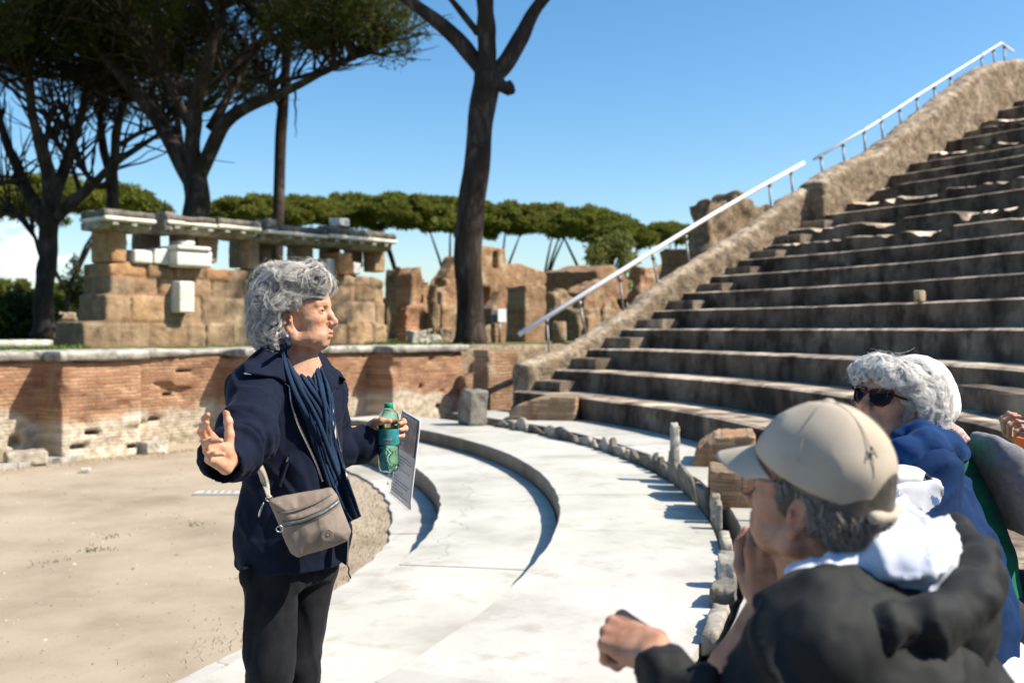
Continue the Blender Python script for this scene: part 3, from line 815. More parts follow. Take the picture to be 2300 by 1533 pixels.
# brick pier and low wall between the stage front and the end wall
def frame_box(pxl, pxc, pxr, ytop, d, zb, ang=STAGE_A):
    """corner point, lengths along the two walls of a block whose corner shows at pxc"""
    u1 = np.array([math.cos(ang), math.sin(ang)]); n1 = np.array([-u1[1], u1[0]])
    c = W(pxc, 740, d)[:2]
    def solve(px, v):
        k = (px - 1150) / FPX
        return (k * c[1] - c[0]) / (v[0] - k * v[1])
    return c, u1, n1, solve(pxr, u1), solve(pxl, n1), EYE - (ytop - HOR) / FPX * d
def ruin(name, pxl, pxc, pxr, ytop, d, m, seed, label, cat, group=None, zb=GZ, rough=.12, top=None, tint=(.86, .8, .74), vox=None, holes=(), back=None):
    c, u1, n1, l1, l2, zt = frame_box(pxl, pxc, pxr, ytop, d, zb)
    l2 = back or l2
    H = zt - zb; vox = vox or max(.05, max(l1, l2, H) / 60)
    s = SDF((-.4, -.4, -.2), (l1 + .4, l2 + .4, H + .5), vox)
    sl, X, Y, Z = s.grid(); P = np.stack(np.broadcast_arrays(X, Y, Z), -1)
    if top is not None:
        tp = np.array(top); zt_ = np.interp(X / l1, tp[:, 0], tp[:, 1]) * H
    else: zt_ = H
    d_ = np.maximum(np.maximum(-X, X - l1), np.maximum(np.maximum(-Y, Y - l2), Z - zt_))
    s.f = (d_ + rough * (fbm(P, 1.3, seed, 3) + .5 * vnoise(P, 4, seed + 5)) + .3 * rough * (Z > H * .7) * fbm(P, .9, seed + 8)).astype(np.float32)
    for (hx, hz, w_, h_) in holes: s.box((hx * l1, 0, hz * H), (w_, .7, h_), .03, op='s')
    V, F = s.mesh(1)
    g = 1 + .2 * fbm(V, .9, seed + 1, 3)
    o = mesh_obj(name, V, F, m, tint=g[:, None] * np.array(tint)[None])
    o.location = (c[0], c[1], zb); o.rotation_euler = (0, 0, STAGE_A)
    return tag(o, label, cat, group)
ruin('brick_pier', 1062, 1096, 1166, 787, 17.6, M_brick2, 11, 'low square brick pier between the stage wall and the parapet', 'brick pier', zb=-.385, rough=.04)
ruin('brick_wall', 1030, 1046, 1100, 812, 19.2, M_brick2, 12, 'low dark stepped brick wall behind the square brick pier', 'wall', zb=-.385, rough=.05, top=[(0, .75), (.4, .8), (.45, 1), (1, 1)])
ruin('rubble_bank', 1120, 1150, 1240, 798, 18.6, M_rubble, 14, 'rough rubble footing at the lower end of the parapet', 'rubble', zb=-.3, rough=.12, top=[(0, .75), (.5, .9), (1, 1)])

# bank that holds the ground behind the stage line, right of the brick wall
s = SDF((8.1, .75, -.5), (60, 1.9, GZ + .2), .14)
sl, X, Y, Z = s.grid(); P = np.stack(np.broadcast_arrays(X, Y, Z), -1)
s.f = (np.maximum(np.maximum(.95 - Y, Y - 1.7), np.maximum(Z - GZ - .03, np.maximum(8.25 - X, X - 59.8))) + .09 * fbm(P, 1.6, 5, 3)).astype(np.float32)
V, F = s.mesh(1)
bk = mesh_obj('retaining_wall', V, F, M_rubble, tint=np.ones((len(V), 3))); bk.location = (ST0[0], ST0[1], 0); bk.rotation_euler = (0, 0, STAGE_A)
tag(bk, 'low rubble retaining wall between the square brick pier and the foot of the parapet', 'wall')
# fragments on the dirt
tag(rock('stone_fragment', W(58, 1043, 13.25), (.50, .34, .19), M_marble2, .6, 31, .14, tint=(.95, .88, .75)), 'grooved pale stone fragment lying at the foot of the brick wall', 'stone fragment')
tag(rock('white_stone', W(192, 1058, 12.6), (.12, .08, .045), M_marble, .2, 33, .2), 'small white stone lying alone on the dirt near the brick wall', 'stone')
tag(rock('limestone_lump', W(345, 1020, 14.6), (.36, .25, .2), M_marble2, .9, 34, .3, tint=(1.1, 1.05, .95)), 'rounded pale lump against the base of the brick wall', 'stone')
kb = MB(); P0 = W(-200, 1075, 12.0); P1 = W(160, 1033, 13.8)
for i in range(5):
    a = P0 + (P1 - P0) * i / 5; b = P0 + (P1 - P0) * (i + .97) / 5; c = (a + b) / 2; c[2] = -.365
    kb.box(c, (np.linalg.norm((b - a)[:2]), .3, .10), math.atan2((b - a)[1], (b - a)[0]))
tag(kb.build('kerb_strip', M_marble2, smooth=False), kind='structure')
# slotted drain slab
dr = tag(empty('drain_slab', W(492, 1101, 10.95)), 'white slotted drain slab set in the dirt behind the guide', 'drain')
dr.location[2] = -.375
mb = MB(); mb.box((0, 0, 0), (.52, .20, .03)); mb.build('slab', M_marble, dr, smooth=False)
mb = MB()
for i in range(5):
    mb = MB(); mb.box((-.15 + i * .075, 0, .0165), (.012, .11, .006)); mb.build('slot', M_dark, dr, smooth=False)

tag(rock('stone', W(2065, 677, 12.56), (.11, .10, .14), M_marble2, .4, 36, .25, tint=(1.2, 1.0, .75)), 'small yellowish stone left standing on a seat row above the woman in blue', 'stone')
# dry grass at the foot of the wall, tufts in the dirt
def blades(name, pts, hgt, m, seed, wid=.006, kind='stuff', tints=None):
    rg = np.random.default_rng(seed); n = len(pts); pts = np.asarray(pts)
    a = rg.uniform(0, 6.28, n); h = hgt * rg.uniform(.4, 1.2, n); b = rg.normal(0, .5, (n, 2)) * h[:, None]
    w = np.stack([np.cos(a), np.sin(a), 0 * a], -1) * wid
    tip = pts + np.stack([b[:, 0], b[:, 1], h], -1)
    V = np.stack([pts - w, pts + w, tip], 1).reshape(-1, 3); F = np.arange(3 * n).reshape(n, 3)
    g = rg.uniform(.7, 1.3, n).repeat(3)
    T = g[:, None] * (np.ones(3) if tints is None else np.asarray(tints)[rg.integers(0, len(tints), n)].repeat(3, axis=0))
    return tag(mesh_obj(name, V, F, m, smooth=False, tint=T), kind=kind)
M_dry = mat('dry_grass', [(.26, .19, .09), (.36, .28, .15)], scale=5, bump=0, tint=True, rough=.9)
rg = np.random.default_rng(5)
pts = []
for i in range(5200):
    s_ = rg.uniform(-6, 8.0); b_ = -abs(rg.normal(0, .20)) - .02
    q = stg(s_, b_ - .05); pts.append((q[0], q[1], -.385))
for i in range(1500):
    t_ = rg.normal(2, 12) * math.pi / 180; R_ = 9.24 - abs(rg.normal(0, .22)); pts.append(tuple(pol(np.array(R_), np.array(t_), -.385)))
blades('dry_grass', pts, .03, M_dry, 6, .0035, tints=[(1, 1, 1), (.6, .55, .5), (.8, .72, .6)])
pts = []
for (px, py, n) in ((215, 1235, 60), (120, 1262, 25), (440, 1180, 30), (250, 1205, 30), (325, 1005, 160), (120, 1012, 90), (300, 1010, 60)):
    d = (EYE + .385) * FPX / (py - HOR); c = W(px, py, d)
    for i in range(n): pts.append((c[0] + rg.normal(0, .07), c[1] + rg.normal(0, .07), -.385))
blades('weeds', pts, .028, mat('weed_green', [(.07, .09, .025), (.13, .14, .05)], bump=0, tint=True), 8, .005)
rg = np.random.default_rng(77)
npb = 5200; rr_ = 9.2 * np.sqrt(rg.uniform(.12, 1, npb)); tt_ = rg.uniform(-75, 48, npb) * math.pi / 180
base = pol(rr_, tt_, -.385); sz = rg.exponential(.0042, npb) + .0025
oct_ = np.array([[1, 0, 0], [0, 1, 0], [-1, 0, 0], [0, -1, 0], [0, 0, .7], [0, 0, -.4]])
Vp = (base[:, None] + oct_[None] * sz[:, None, None] * rg.uniform(.6, 1.3, (npb, 6, 1))).reshape(-1, 3)
Fp = (np.arange(npb)[:, None, None] * 6 + np.array([[0, 1, 4], [1, 2, 4], [2, 3, 4], [3, 0, 4]])[None]).reshape(-1, 3)
tag(mesh_obj('gravel', Vp, Fp, mat('pebble', [(.22, .18, .13), (.42, .37, .30)], scale=3, bump=0, tint=True), smooth=False, tint=np.repeat(rg.uniform(.6, 1.3, npb), 6)[:, None] * np.ones(3)), kind='stuff')
pts = []
for i in range(9000):
    px = rg.uniform(-60, 200) if i % 2 else rg.uniform(820, 1090); d = rg.uniform(15.5, 34)
    p = W(px, 740, d); v = p[:2] - ST0
    if v @ NB > 1.5: pts.append((p[0], p[1], GZ))
blades('grass', pts, .10, mat('grass_green', [(.06, .10, .02), (.12, .17, .04)], bump=0, tint=True), 9, .012, tints=[(1, 1, 1), (1.2, 1.1, .7), (.8, .95, .8)])

# ------------------------------------------------------------------ tufa wall of the stage building
dT = 21.0
T0 = W(245, 740, dT)[:2]
tufa = tag(empty('ruined_wall', (T0[0], T0[1], GZ), STAGE_A), 'ruined wall of big brown tufa blocks behind the brick stage wall', 'wall')
def tw(px, py, off=0.0):
    """(s, z) on the tufa wall's front plane moved forward by off, z over its base"""
    u = (px - 1150) / FPX
    A = np.array([[u, -U[0]], [1, -U[1]]]); b = T0 - NB * off
    d, s_ = np.linalg.solve(A, b)
    return s_, EYE - (py - HOR) / FPX * d - GZ
zl = [0, tw(300, 723)[1], tw(300, 661)[1], tw(300, 622)[1], tw(300, 589)[1]]
zl[0] = -.05
s_end = tw(864, 700)[0]
s = SDF((-1.2, -.35, -.1), (s_end + .4, 1.4, zl[4] + .75), .045)
sl, X, Y, Z = s.grid(); P = np.stack(np.broadcast_arrays(X, Y, Z), -1)
starts = [tw(180, 750)[0], tw(232, 690)[0], 0.0, 0.0, 0.0]
rgt = np.random.default_rng(4)
J = []
for c in range(5):
    e = [starts[c]]
    while e[-1] < s_end: e.append(e[-1] + rgt.uniform(.42, .92))
    J.append(np.array(e))
offs = rgt.uniform(-.035, .035, (5, 40)); tcol = rgt.uniform(.72, 1.18, (5, 40)); ora = rgt.uniform(0, 1, (5, 40))
def block_of(x, z):
    c = np.clip(np.searchsorted(zl, z) - 1, 0, 4)
    b = np.zeros(np.shape(c), int)
    for k in range(5):
        b = np.where(c == k, np.searchsorted(J[k], x), b)
    return c, np.clip(b, 0, 39)
cB, bB = block_of(np.broadcast_to(X, P.shape[:3])[:, 0, :] + 0, np.broadcast_to(Z, P.shape[:3])[:, 0, :] + 0)
off2 = offs[cB, bB][:, None, :]
st2 = np.array(starts)[cB][:, None, :]
Xs, Zs = X[:, 0, :], Z[:, 0, :]
gz = np.min(np.abs(Zs[..., None] - np.array(zl)[None, None]), -1)
gx = np.full(cB.shape, 9.0)
for c in range(5):
    g_ = np.min(np.abs(Xs[..., None] - J[c][None, None]), -1); gx = np.where(cB == c, g_, gx)
gj = np.minimum(gz, gx)[:, None, :]
topz = np.interp(X, [-1.2, tw(560, 600)[0], tw(600, 600)[0], tw(720, 600)[0], tw(760, 600)[0], s_end], [zl[4], zl[4], zl[4] + .10, zl[4] + .12, zl[4] + .05, zl[4] - .1]) + .06 * vnoise(np.stack(np.broadcast_arrays(X, X * 0, X * 0), -1), 2.3, 8)
base = np.where(cB == 0, -.06, 0)[:, None, :]
d = np.maximum(np.maximum(off2 + base - Y, Y - 1.1), np.maximum(Z - topz, np.maximum(st2 - X, X - s_end)))
s.f = (d + .06 * np.clip(1 - gj / .035, 0, 1) * (Y < .25) + .03 * fbm(P, 3, 5, 3) + .018 * vnoise(P, 9, 6) + .12 * np.clip((fbm(P, 1.4, 15, 2) - .35), 0, 1)).astype(np.float32)
V, F = s.mesh(1)
c, b = block_of(V[:, 0], V[:, 2])
g = tcol[c, b]; o_ = ora[c, b] ** 3
gj = np.full(len(V), 9.0)
for k in range(5): gj = np.where(c == k, np.minimum(np.min(np.abs(V[:, 0][:, None] - J[k][None]), -1), np.min(np.abs(V[:, 2][:, None] - np.array(zl)[None]), -1)), gj)
g = g * (1 - .25 * (gj < .03))
mesh_obj('block_wall', V, F, M_tufa, tufa, tint=np.stack([g * (1 + .18 * o_), g * (1 - .06 * o_), g * (1 - .25 * o_)], -1))
def tblock(name, px0, px1, y0, y1, fwd, depth, m, seed, parent=tufa, rough=.10, tint=(1, 1, 1)):
    s0, z0 = tw(px0, y1, fwd); s1, z1 = tw(px1, y0, fwd)
    z1 = tw(px0, y0, fwd)[1]
    o = rock(name, ((s0 + s1) / 2, -fwd + depth / 2, z0), (s1 - s0, depth, z1 - z0), m, 0, seed, rough, parent=parent, tint=tint, h=.035)
    return o
for i, (a, b, y0, y1, f, dp, tn) in enumerate([(250, 287, 505, 588, -.02, .9, (1.15, .95, .75)), (316, 362, 508, 565, -.7, .4, (.8, .8, .8)), (402, 440, 512, 560, -.08, .45, (.9, .9, .9)),
        (446, 492, 518, 590, -.1, .5, (1, .95, .9)), (540, 556, 525, 600, -.5, .5, (.8, .8, .8)), (558, 584, 530, 605, -.05, .4, (1.05, 1, .95)), (588, 612, 535, 600, -.5, .5, (.8, .8, .8)),
        (664, 684, 535, 600, -.5, .4, (.75, .75, .75)), (684, 706, 535, 610, -.1, .4, (1.0, .95, .9)), (736, 766, 545, 590, -.55, .4, (.75, .72, .7)), (792, 816, 552, 600, -.6, .4, (.75, .72, .7)), (842, 866, 555, 610, -.1, .5, (1.05, 1, .92))]):
    tblock('pier', a, b, y0, y1, f, dp, M_tufa, 60 + i, tint=tn)  # darker tints on the set-back piers stand in for their shade
tblock('projecting_block', 762, 792, 566, 616, .25, .8, M_tufa, 80, tint=(1.3, .95, .7))
M_marw = mat('white_block', [(.56, .54, .48), (.66, .64, .58)], scale=3, rough=.7, bump=.3, tint=True, stain=((.45, .42, .36), 4, .55, .7))
for i, (a, b, y0, y1, f, dp) in enumerate([(302, 344, 559, 591, .06, .6), (347, 394, 556, 593, .06, .6), (397, 478, 559, 597, .38, .9), (399, 476, 549, 560, .44, .9), (407, 440, 538, 550, .2, .5), (403, 438, 630, 702, .34, .5), (735, 758, 580, 626, .06, .5), (794, 812, 588, 616, .04, .4)]):
    tblock(['marble_block', 'marble_block', 'marble_bracket', 'moulding', 'capital', 'marble_panel', 'marble_block', 'marble_block'][i], a, b, y0, y1, f, dp, M_marw, 100 + i, rough=.04)
# cornice blocks lying on the piers
def cornice(px0, px1, ytop, hpx, label, seed, fwd=.45, lump=False):
    s0, z0 = tw(px0, ytop + hpx, fwd); s1, _ = tw(px1, ytop, fwd); z1 = tw(px0, ytop, fwd)[1]
    root = tag(empty('cornice_block'), label, 'cornice block', 'marble cornice blocks on the tufa piers')
    p = T0 + U * ((s0 + s1) / 2); root.location = (p[0], p[1], GZ + z0); root.rotation_euler = (0, 0, STAGE_A)
    Lh = (s1 - s0) / 2; H = z1 - z0
    prof = [(-.05, 0), (-.22, .16 * H), (-.24, .38 * H), (-fwd, .42 * H), (-fwd - .01, .62 * H), (-fwd + .06, .66 * H), (-fwd + .02, .86 * H), (-fwd + .1, H), (.6, H * .97), (.6, 0)]
    def part(name, pr, m, lo, hi, amp, tn=.8):
        s = SDF((-Lh - .15, -fwd - .15, -.1), (Lh + .15, .75, H + .15), .032)
        sl, X, Y, Z = s.grid(); P = np.stack(np.broadcast_arrays(X, Y, Z), -1)
        d = np.maximum(poly_sdf(pr, Y + 0 * X, Z + 0 * X), np.abs(X) - Lh)
        d = np.maximum(d, np.maximum(lo - Z, Z - hi))
        s.f = (d + amp * fbm(P, 4, seed, 3) + amp * 1.4 * np.clip(vnoise(P, 2.2, seed + 3) - .35, 0, 1)).astype(np.float32)
        V, F = s.mesh(1); g = tn * (1 + .3 * fbm(V, 5, seed + 5, 2))
        mesh_obj(name, V, F, m, root, tint=np.stack([g, g * .95, g * .87], -1))
    part('fascia', prof, M_marw, .40 * H, .635 * H, .012, 1.12)
    part('moulded_underside', prof, M_marble2, -.05, .40 * H, .02)
    part('weathered_top', prof, M_marble2, .64 * H, H + .1, .03, .38)
    # modillions under the fascia
    mb = MB()
    for x in np.arange(-Lh + .25, Lh - .1, .42): mb.box((x, -fwd * .72, .30 * H), (.13, fwd * .42, .14 * H), tint=(.9, .88, .82))
    mb.build('modillion', M_marble2, root, smooth=False)
cornice(236, 352, 466, 46, 'pale marble cornice block at the left end of the tufa wall top', 1)
cornice(377, 488, 478, 42, 'marble cornice block second from the left, over the projecting bracket', 2)
cornice(492, 588, 487, 42, 'short grey marble cornice block in the middle of the row', 3)
cornice(603, 738, 499, 42, 'marble cornice block fourth from the left, above the guide\'s hair', 4)
cornice(742, 893, 508, 44, 'longest marble cornice block, overhanging the right end of the tufa wall', 5)
def wpt(px, py, f):
    s_, z_ = tw(px, py, f); p = T0 + U * s_ - NB * f; return (p[0], p[1], GZ + z_)
tag(rock('stone_fragment', wpt(762, 509, .0), (.36, .4, .22), M_marw, STAGE_A, 41, .3), 'rough white stone perched on the cornice above the right end of the wall', 'stone fragment')
for i, (px, lab) in enumerate(((366, 'dark weathered stone wedged between the first two cornice blocks'), (596, 'dark weathered stone wedged in front of the thin straight pine trunk'), (736, 'dark weathered stone wedged before the longest cornice block'))):
    tag(rock('cornice_fragment', wpt(px, 520 + i * 12, .1), (.26, .6, .42), M_marble2, STAGE_A, 45 + i, .3, tint=(.5, .48, .44)), lab, 'stone fragment')
mb = MB(); a = wpt(-60, 783, 1.1); b = wpt(98, 783, 1.1)
tag(rock('stone_slab', W(20, 783, 18.6), (1.5, .5, .17), M_marble2, STAGE_A, 55, .1, tint=(1.15, 1.12, 1.05)), 'long pale stone slab lying on the grass above the brick wall', 'stone slab')

# ------------------------------------------------------------------ ruins to the right, behind the parapet
RB = [('brick_pier', 1136, 1180, 1227, 641, 30.0, M_brick2, 'tall square brick pier with a dark side behind the handrail end', 'brick pier', dict(rough=.05)),
      ('ruined_house', 985, 1012, 1272, 562, 52.0, M_brick2, 'large roofless brick ruin with a broken gable beyond the big pine', 'ruin', dict(rough=.07, top=[(0, .80), (.22, .80), (.225, 1.02), (.30, 1.10), (.44, 1.08), (.46, .86), (.55, .92), (.9, .80), (1, .6)], tint=(.92, .82, .70), holes=((.28, .42, .35, .8), (.06, .3, .4, .7), (.5, .3, .5, .7), (.36, .93, .22, .45), (.72, .35, .3, .9)), vox=.11)),
      ('vaulted_ruin', 1226, 1340, 1412, 590, 42.0, M_brick2, 'dark vaulted brick ruin left of the concrete mass', 'ruin', dict(rough=.08, top=[(0, .9), (.5, 1.0), (1, .8)], tint=(.8, .72, .62), holes=((.55, .25, 1.0, .9),))),
      ('brick_wall', 1306, 1312, 1390, 622, 38.0, M_brick2, 'short sunlit brick wall in front of the vaulted ruin', 'wall', dict(rough=.15, top=[(0, .75), (.4, .95), (1, 1)], back=1.0)),
      ('brick_wall', 1226, 1300, 1440, 693, 33.0, M_rubble, 'long low rubble wall under the handrail', 'wall', dict(rough=.12)),
      ('masonry_block', 1480, 1545, 1568, 560, 30.0, M_brick2, 'block of dark masonry just behind the middle of the lower handrail', 'ruin', dict(rough=.15)),
      ('concrete_mass', 1536, 1592, 1765, 424, 24.0, M_rubble, 'big overhanging lump of Roman concrete behind the parapet', 'ruin', dict(rough=.18, top=[(0, .92), (.28, .93), (.3, 1.0), (.75, .98), (1, .9)], tint=(.85, .8, .75))),
      ('masonry_block', 870, 905, 948, 602, 40.0, M_brick2, 'rough tapering brick stump right of the tufa wall', 'ruin', dict(rough=.14, top=[(0, 1), (.45, .95), (.5, .7), (1, .6)])),
      ('brick_wall', 938, 952, 1034, 628, 36.0, M_brick2, 'sunlit brick wall stub just left of the big pine trunk', 'wall', dict(rough=.07, top=[(0, .85), (.6, .9), (.62, 1.05), (1, 1.05)], tint=(.95, .82, .72))),
      ('brick_pier', 944, 954, 986, 690, 31.0, M_rubble, 'pale slim rubble pier left of the big pine trunk', 'ruin', dict(rough=.1, tint=(1.15, 1.1, 1.0))),
      ('brick_pier', 890, 912, 946, 686, 27.0, M_brick2, 'red brick pier with a rounded top right of the tufa wall', 'brick pier', dict(rough=.12, tint=(1.1, .85, .75))),
      ('brick_wall', 985, 1000, 1075, 700, 34.0, M_rubble, 'low dark rubble wall behind the foot of the big pine', 'wall', dict(rough=.12)),
      ('masonry_block', 955, 985, 1030, 585, 47.0, M_brick2, 'leaning slope of brickwork beyond the big pine, left side', 'ruin', dict(rough=.08, top=[(0, .6), (1, 1.1)], tint=(.85, .75, .64), holes=((.4, .5, .8, 1.0),))),
      ('masonry_block', 1226, 1245, 1290, 648, 36.0, M_rubble, 'rounded sunlit vault end beside the tall square pier', 'ruin', dict(rough=.15, top=[(0, .9), (.4, 1), (1, .75)], tint=(1.1, 1, .9))),
      ('masonry_block', 1415, 1440, 1500, 598, 40.0, M_brick2, 'sunlit brick block behind the lower handrail posts', 'ruin', dict(rough=.2, tint=(.95, .82, .72))),
      ('brick_pier', 1104, 1112, 1136, 726, 28.0, M_brick2, 'small brick stump carrying the white notice board', 'brick pier', dict(rough=.06)),
      ('masonry_block', 1084, 1088, 1104, 716, 29.0, M_rubble, 'narrow rubble stump beside the foot of the big pine', 'ruin', dict(rough=.08)),
      ('brick_wall', 1080, 1100, 1240, 690, 40.0, M_brick2, 'dark low brick wall behind the white notice board', 'wall', dict(rough=.15))]
for i, (nm, a, b, c, yt, d, m, lab, cat, kw) in enumerate(RB):
    ruin(nm, a, b, c, yt, d, m, 200 + i * 3, lab, cat, 'ruins beyond the theatre', **kw)
rg = np.random.default_rng(61)
for i in range(20):
    px = 872 + 32 * i + rg.uniform(-12, 12); d = rg.uniform(27, 46); w_ = rg.uniform(16, 46); zt_ = rg.uniform(.5, 2.2)
    yt = HOR - (GZ + zt_ - EYE) / d * FPX
    ruin('masonry_stump', px - w_ * rg.uniform(.3, .9), px, px + w_, yt, d, M_brick2 if i % 3 else M_rubble, 500 + i, 'broken brown masonry stump among the jumbled ruins beyond the theatre', 'ruin', 'masonry stumps among the ruins', rough=.07, top=[(0, rg.uniform(.6, 1)), (.5, 1), (.55, rg.uniform(.6, .95)), (1, rg.uniform(.5, .9))], tint=tuple(np.array([.95, .85, .75]) * rg.uniform(.75, 1.1)))
# column stump, rocks and notice board
mb = MB(); p = W(1256, 770, 27.0); p[2] = GZ
mb.tube([p, p + [0, 0, .3], p + [0, 0, .58], p + [0, 0, .60]], [.2, .195, .19, .15], 20)
tag(mb.build('column_stump', M_brick2), 'round brick column stump behind the parapet', 'column stump')
for i, (px, sz, lab) in enumerate(((940, (.5, .4, .38), 'white tumbled rock in front of the red brick pier'), (968, (.42, .35, .26), 'smaller white tumbled rock beside the slim rubble pier'), (998, (.35, .3, .42), 'brownish standing stone left of the big pine foot'))):
    p = W(px, 740, 25.0 + i * .6); tag(rock('rock', (p[0], p[1], GZ - .02), sz, M_marble2, .5, 70 + i, .35, tint=(1.2, 1.15, 1.05) if i < 2 else (.8, .65, .5)), lab, 'rock')
sg = tag(empty('notice_board', tuple(W(1122, 740, 27.6))), 'small white notice board with dark upper panel before the ruins', 'notice board')
sg.location[2] = GZ
mb = MB(); mb.tube([(0, 0, 0), (0, 0, .62)], .03, 8); mb.build('post', M_post, sg)
mb = MB(); mb.box((.07, 0, .77), (.26, .03, .36), rz=.5); mb.build('panel', mat('board_white', [(.72, .74, .76), (.78, .8, .82)], bump=.02, rough=.5), sg, smooth=False)
mb = MB(); mb.box((-.14, .02, .74), (.2, .03, .36), rz=.5); mb.build('side_panel', mat('board_grey', [(.10, .10, .12), (.15, .15, .17)], bump=.02, rough=.5), sg, smooth=False)
# low far walls and stones at the far left
for i, (a, b, c, yt, d, lab) in enumerate(((104, 118, 172, 702, 46.0, 'low pale wall stub far left behind the shrub'), (112, 120, 170, 718, 40.0, 'broken low wall with a post far left'), (150, 158, 196, 728, 38.0, 'small pale stone block far left beside the tufa wall'))):
    ruin('low_wall', a, b, c, yt, d, M_rubble, 300 + i, lab, 'wall', 'ruins beyond the theatre', tint=(1.2, 1.15, 1.1))

# ------------------------------------------------------------------ trees
def leaves(C, rad, per, lsz, seed, flat=.75, up=.35, asp=.20):
    """needle tufts: thin quads through ellipsoid clumps; returns V, F, tint"""
    rg = np.random.default_rng(seed); C = np.asarray(C); n = len(C) * per
    c = np.repeat(C, per, 0); r = np.repeat(np.asarray(rad), per)
    u = rg.normal(size=(n, 3)); u /= np.linalg.norm(u, axis=1, keepdims=True)
    q = rg.uniform(.25, 1, n) ** .45
    p = c + u * (r * q)[:, None] * np.array([1, 1, flat])
    dr = rg.normal(size=(n, 3)) + u * .6 + np.array([0, 0, up]); dr /= np.linalg.norm(dr, axis=1, keepdims=True)
    sd = np.cross(dr, rg.normal(size=(n, 3))); sd /= np.linalg.norm(sd, axis=1, keepdims=True) + 1e-9
    Ls = lsz * rg.uniform(.6, 1.3, n)[:, None]
    V = np.stack([p - sd * Ls * asp * .5, p + sd * Ls * asp * .5, p + dr * Ls + sd * Ls * asp * .35, p + dr * Ls - sd * Ls * asp * .35], 1).reshape(-1, 3)
    g = np.repeat(np.repeat(rg.uniform(.65, 1.25, len(C)), per) * rg.uniform(.8, 1.2, n), 4)
    T = np.stack([g * np.repeat(rg.uniform(.85, 1.25, n), 4), g, g * .85], -1)
    return V, np.arange(4 * n).reshape(n, 4), T
def limb(px_pts, d, r0, r1, ddep=0.0, seed=0, n=24, wob=.06):
    P = np.array([W(x, y, d + ddep * i / max(1, len(px_pts) - 1)) for i, (x, y) in enumerate(px_pts)])
    t = np.concatenate([[0], np.cumsum(np.linalg.norm(np.diff(P, axis=0), axis=1))]); t /= t[-1]
    tt = np.linspace(0, 1, n)
    Q = np.stack([np.interp(tt, t, P[:, i]) for i in range(3)], -1)
    for _ in range(3): Q[1:-1] = .25 * Q[:-2] + .5 * Q[1:-1] + .25 * Q[2:]
    Q[1:-1] += wob * np.stack([vnoise(np.stack([tt * 6, tt * 0 + seed, tt * 0 + i], -1), 1, seed) for i in range(3)], -1)[1:-1] * (r0 * 3)
    r = np.linspace(r0, r1, n) * (1 + .10 * vnoise(np.stack([tt * 9, tt * 0, tt * 0 + seed], -1), 1, seed + 2))
    return Q, r
def near_pine(base_px, base_d, trunk, limbs, clumps, label, seed, crad=(1.0, 1.7), per=620, lsz=.26, tr=(.4, .3), twigs=True, knob=None, m=None, group='tall stone pines behind the theatre', boughs=130):
    root = tag(empty('pine_tree', tuple(W(base_px[0], base_px[1], base_d))), label, 'pine tree', group)
    o0 = np.array(root.location)
    mb = MB()
    Q, r = limb(trunk, base_d, tr[0], tr[1], seed=seed, n=30)
    r[:4] *= np.array([1.35, 1.2, 1.1, 1.04])
    mb.tube(Q - o0, r, 18)
    if knob is not None: mb.tube([W(*knob[0]) - o0, W(*knob[1]) - o0], [tr[1] * .8, tr[1] * .35], 12)
    mb.build('trunk', M_bark, root)
    Qs = [Q]
    for i, (pts, ra, rb, dd) in enumerate(limbs):
        Q, r = limb(pts, base_d, ra, rb, dd, seed + i + 1)
        m2 = MB(); m2.tube(Q - o0, r, 12); m2.build('limb', M_bark, root); Qs.append(Q)
    C = np.asarray(clumps)
    rg = np.random.default_rng(seed + 50)
    if twigs and len(limbs):
        A = np.concatenate([q[8:] for q in Qs[1:]])
        paths = []; rad = []
        for c in C:
            i = np.argmin(np.linalg.norm((A - c) * np.array([1, 1, 1.6]), axis=1) + rg.uniform(0, 1.2, len(A)))
            t = np.linspace(0, 1, 9)[:, None]; a = A[i]
            sag = np.array([0, 0, 1.0]) * (t * (1 - t)) * -.25 * np.linalg.norm(c - a)
            nz_ = rg.normal(0, .12, (9, 3)); nz_[1:-1] = (nz_[:-2] + nz_[1:-1] + nz_[2:]) / 3; p = a * (1 - t) + c * t + sag + nz_ * (t > 0) * (t < 1)
            paths.append(p); rad.append(np.linspace(.06, .024, 9) * rg.uniform(.8, 1.5))
            for k in range(5):     # finer twigs into the clump
                e = c + rg.normal(0, .8, 3) * np.array([1, 1, .5]); q0 = p[5 + k % 3]
                pp = q0 * (1 - t) + e * t + rg.normal(0, .06, (9, 3)) * (t > 0); paths.append(pp); rad.append(np.linspace(.026, .010, 9))
        ctr = np.median(Qs[0], axis=0); hi = C[:, 2].max()
        for k in range(boughs):     # free thin boughs under the crown
            q_ = Qs[1 + rg.integers(0, len(Qs) - 1)]; a = q_[rg.integers(7, len(q_))]
            d_ = a - ctr; d_[2] = abs(d_[2]) * .5 + rg.uniform(.2, 2.5); d_ = d_ / np.linalg.norm(d_) + rg.normal(0, .45, 3); L_ = rg.uniform(1.2, 3.8); t = np.linspace(0, 1, 9)[:, None]
            bend = rg.normal(0, .35, 3); nz_ = rg.normal(0, .07, (9, 3)); nz_[0] = 0; nz_ = np.cumsum(nz_, 0) * .5
            pp = a + d_ / np.linalg.norm(d_) * L_ * t + bend * L_ * .5 * t * t + nz_
            paths.append(pp); rad.append(np.linspace(rg.uniform(.035, .06), .010, 9))
        V, F = many_tubes(np.array(paths) - o0, np.array(rad), 5)
        mesh_obj('branch', V, F, M_bark, root)
    V, F, T = leaves(C, rg.uniform(crad[0], crad[1], len(C)), per, lsz, seed + 3)
    mesh_obj('crown', V - o0, F, m or M_needle, root, smooth=False, tint=T)
    return root
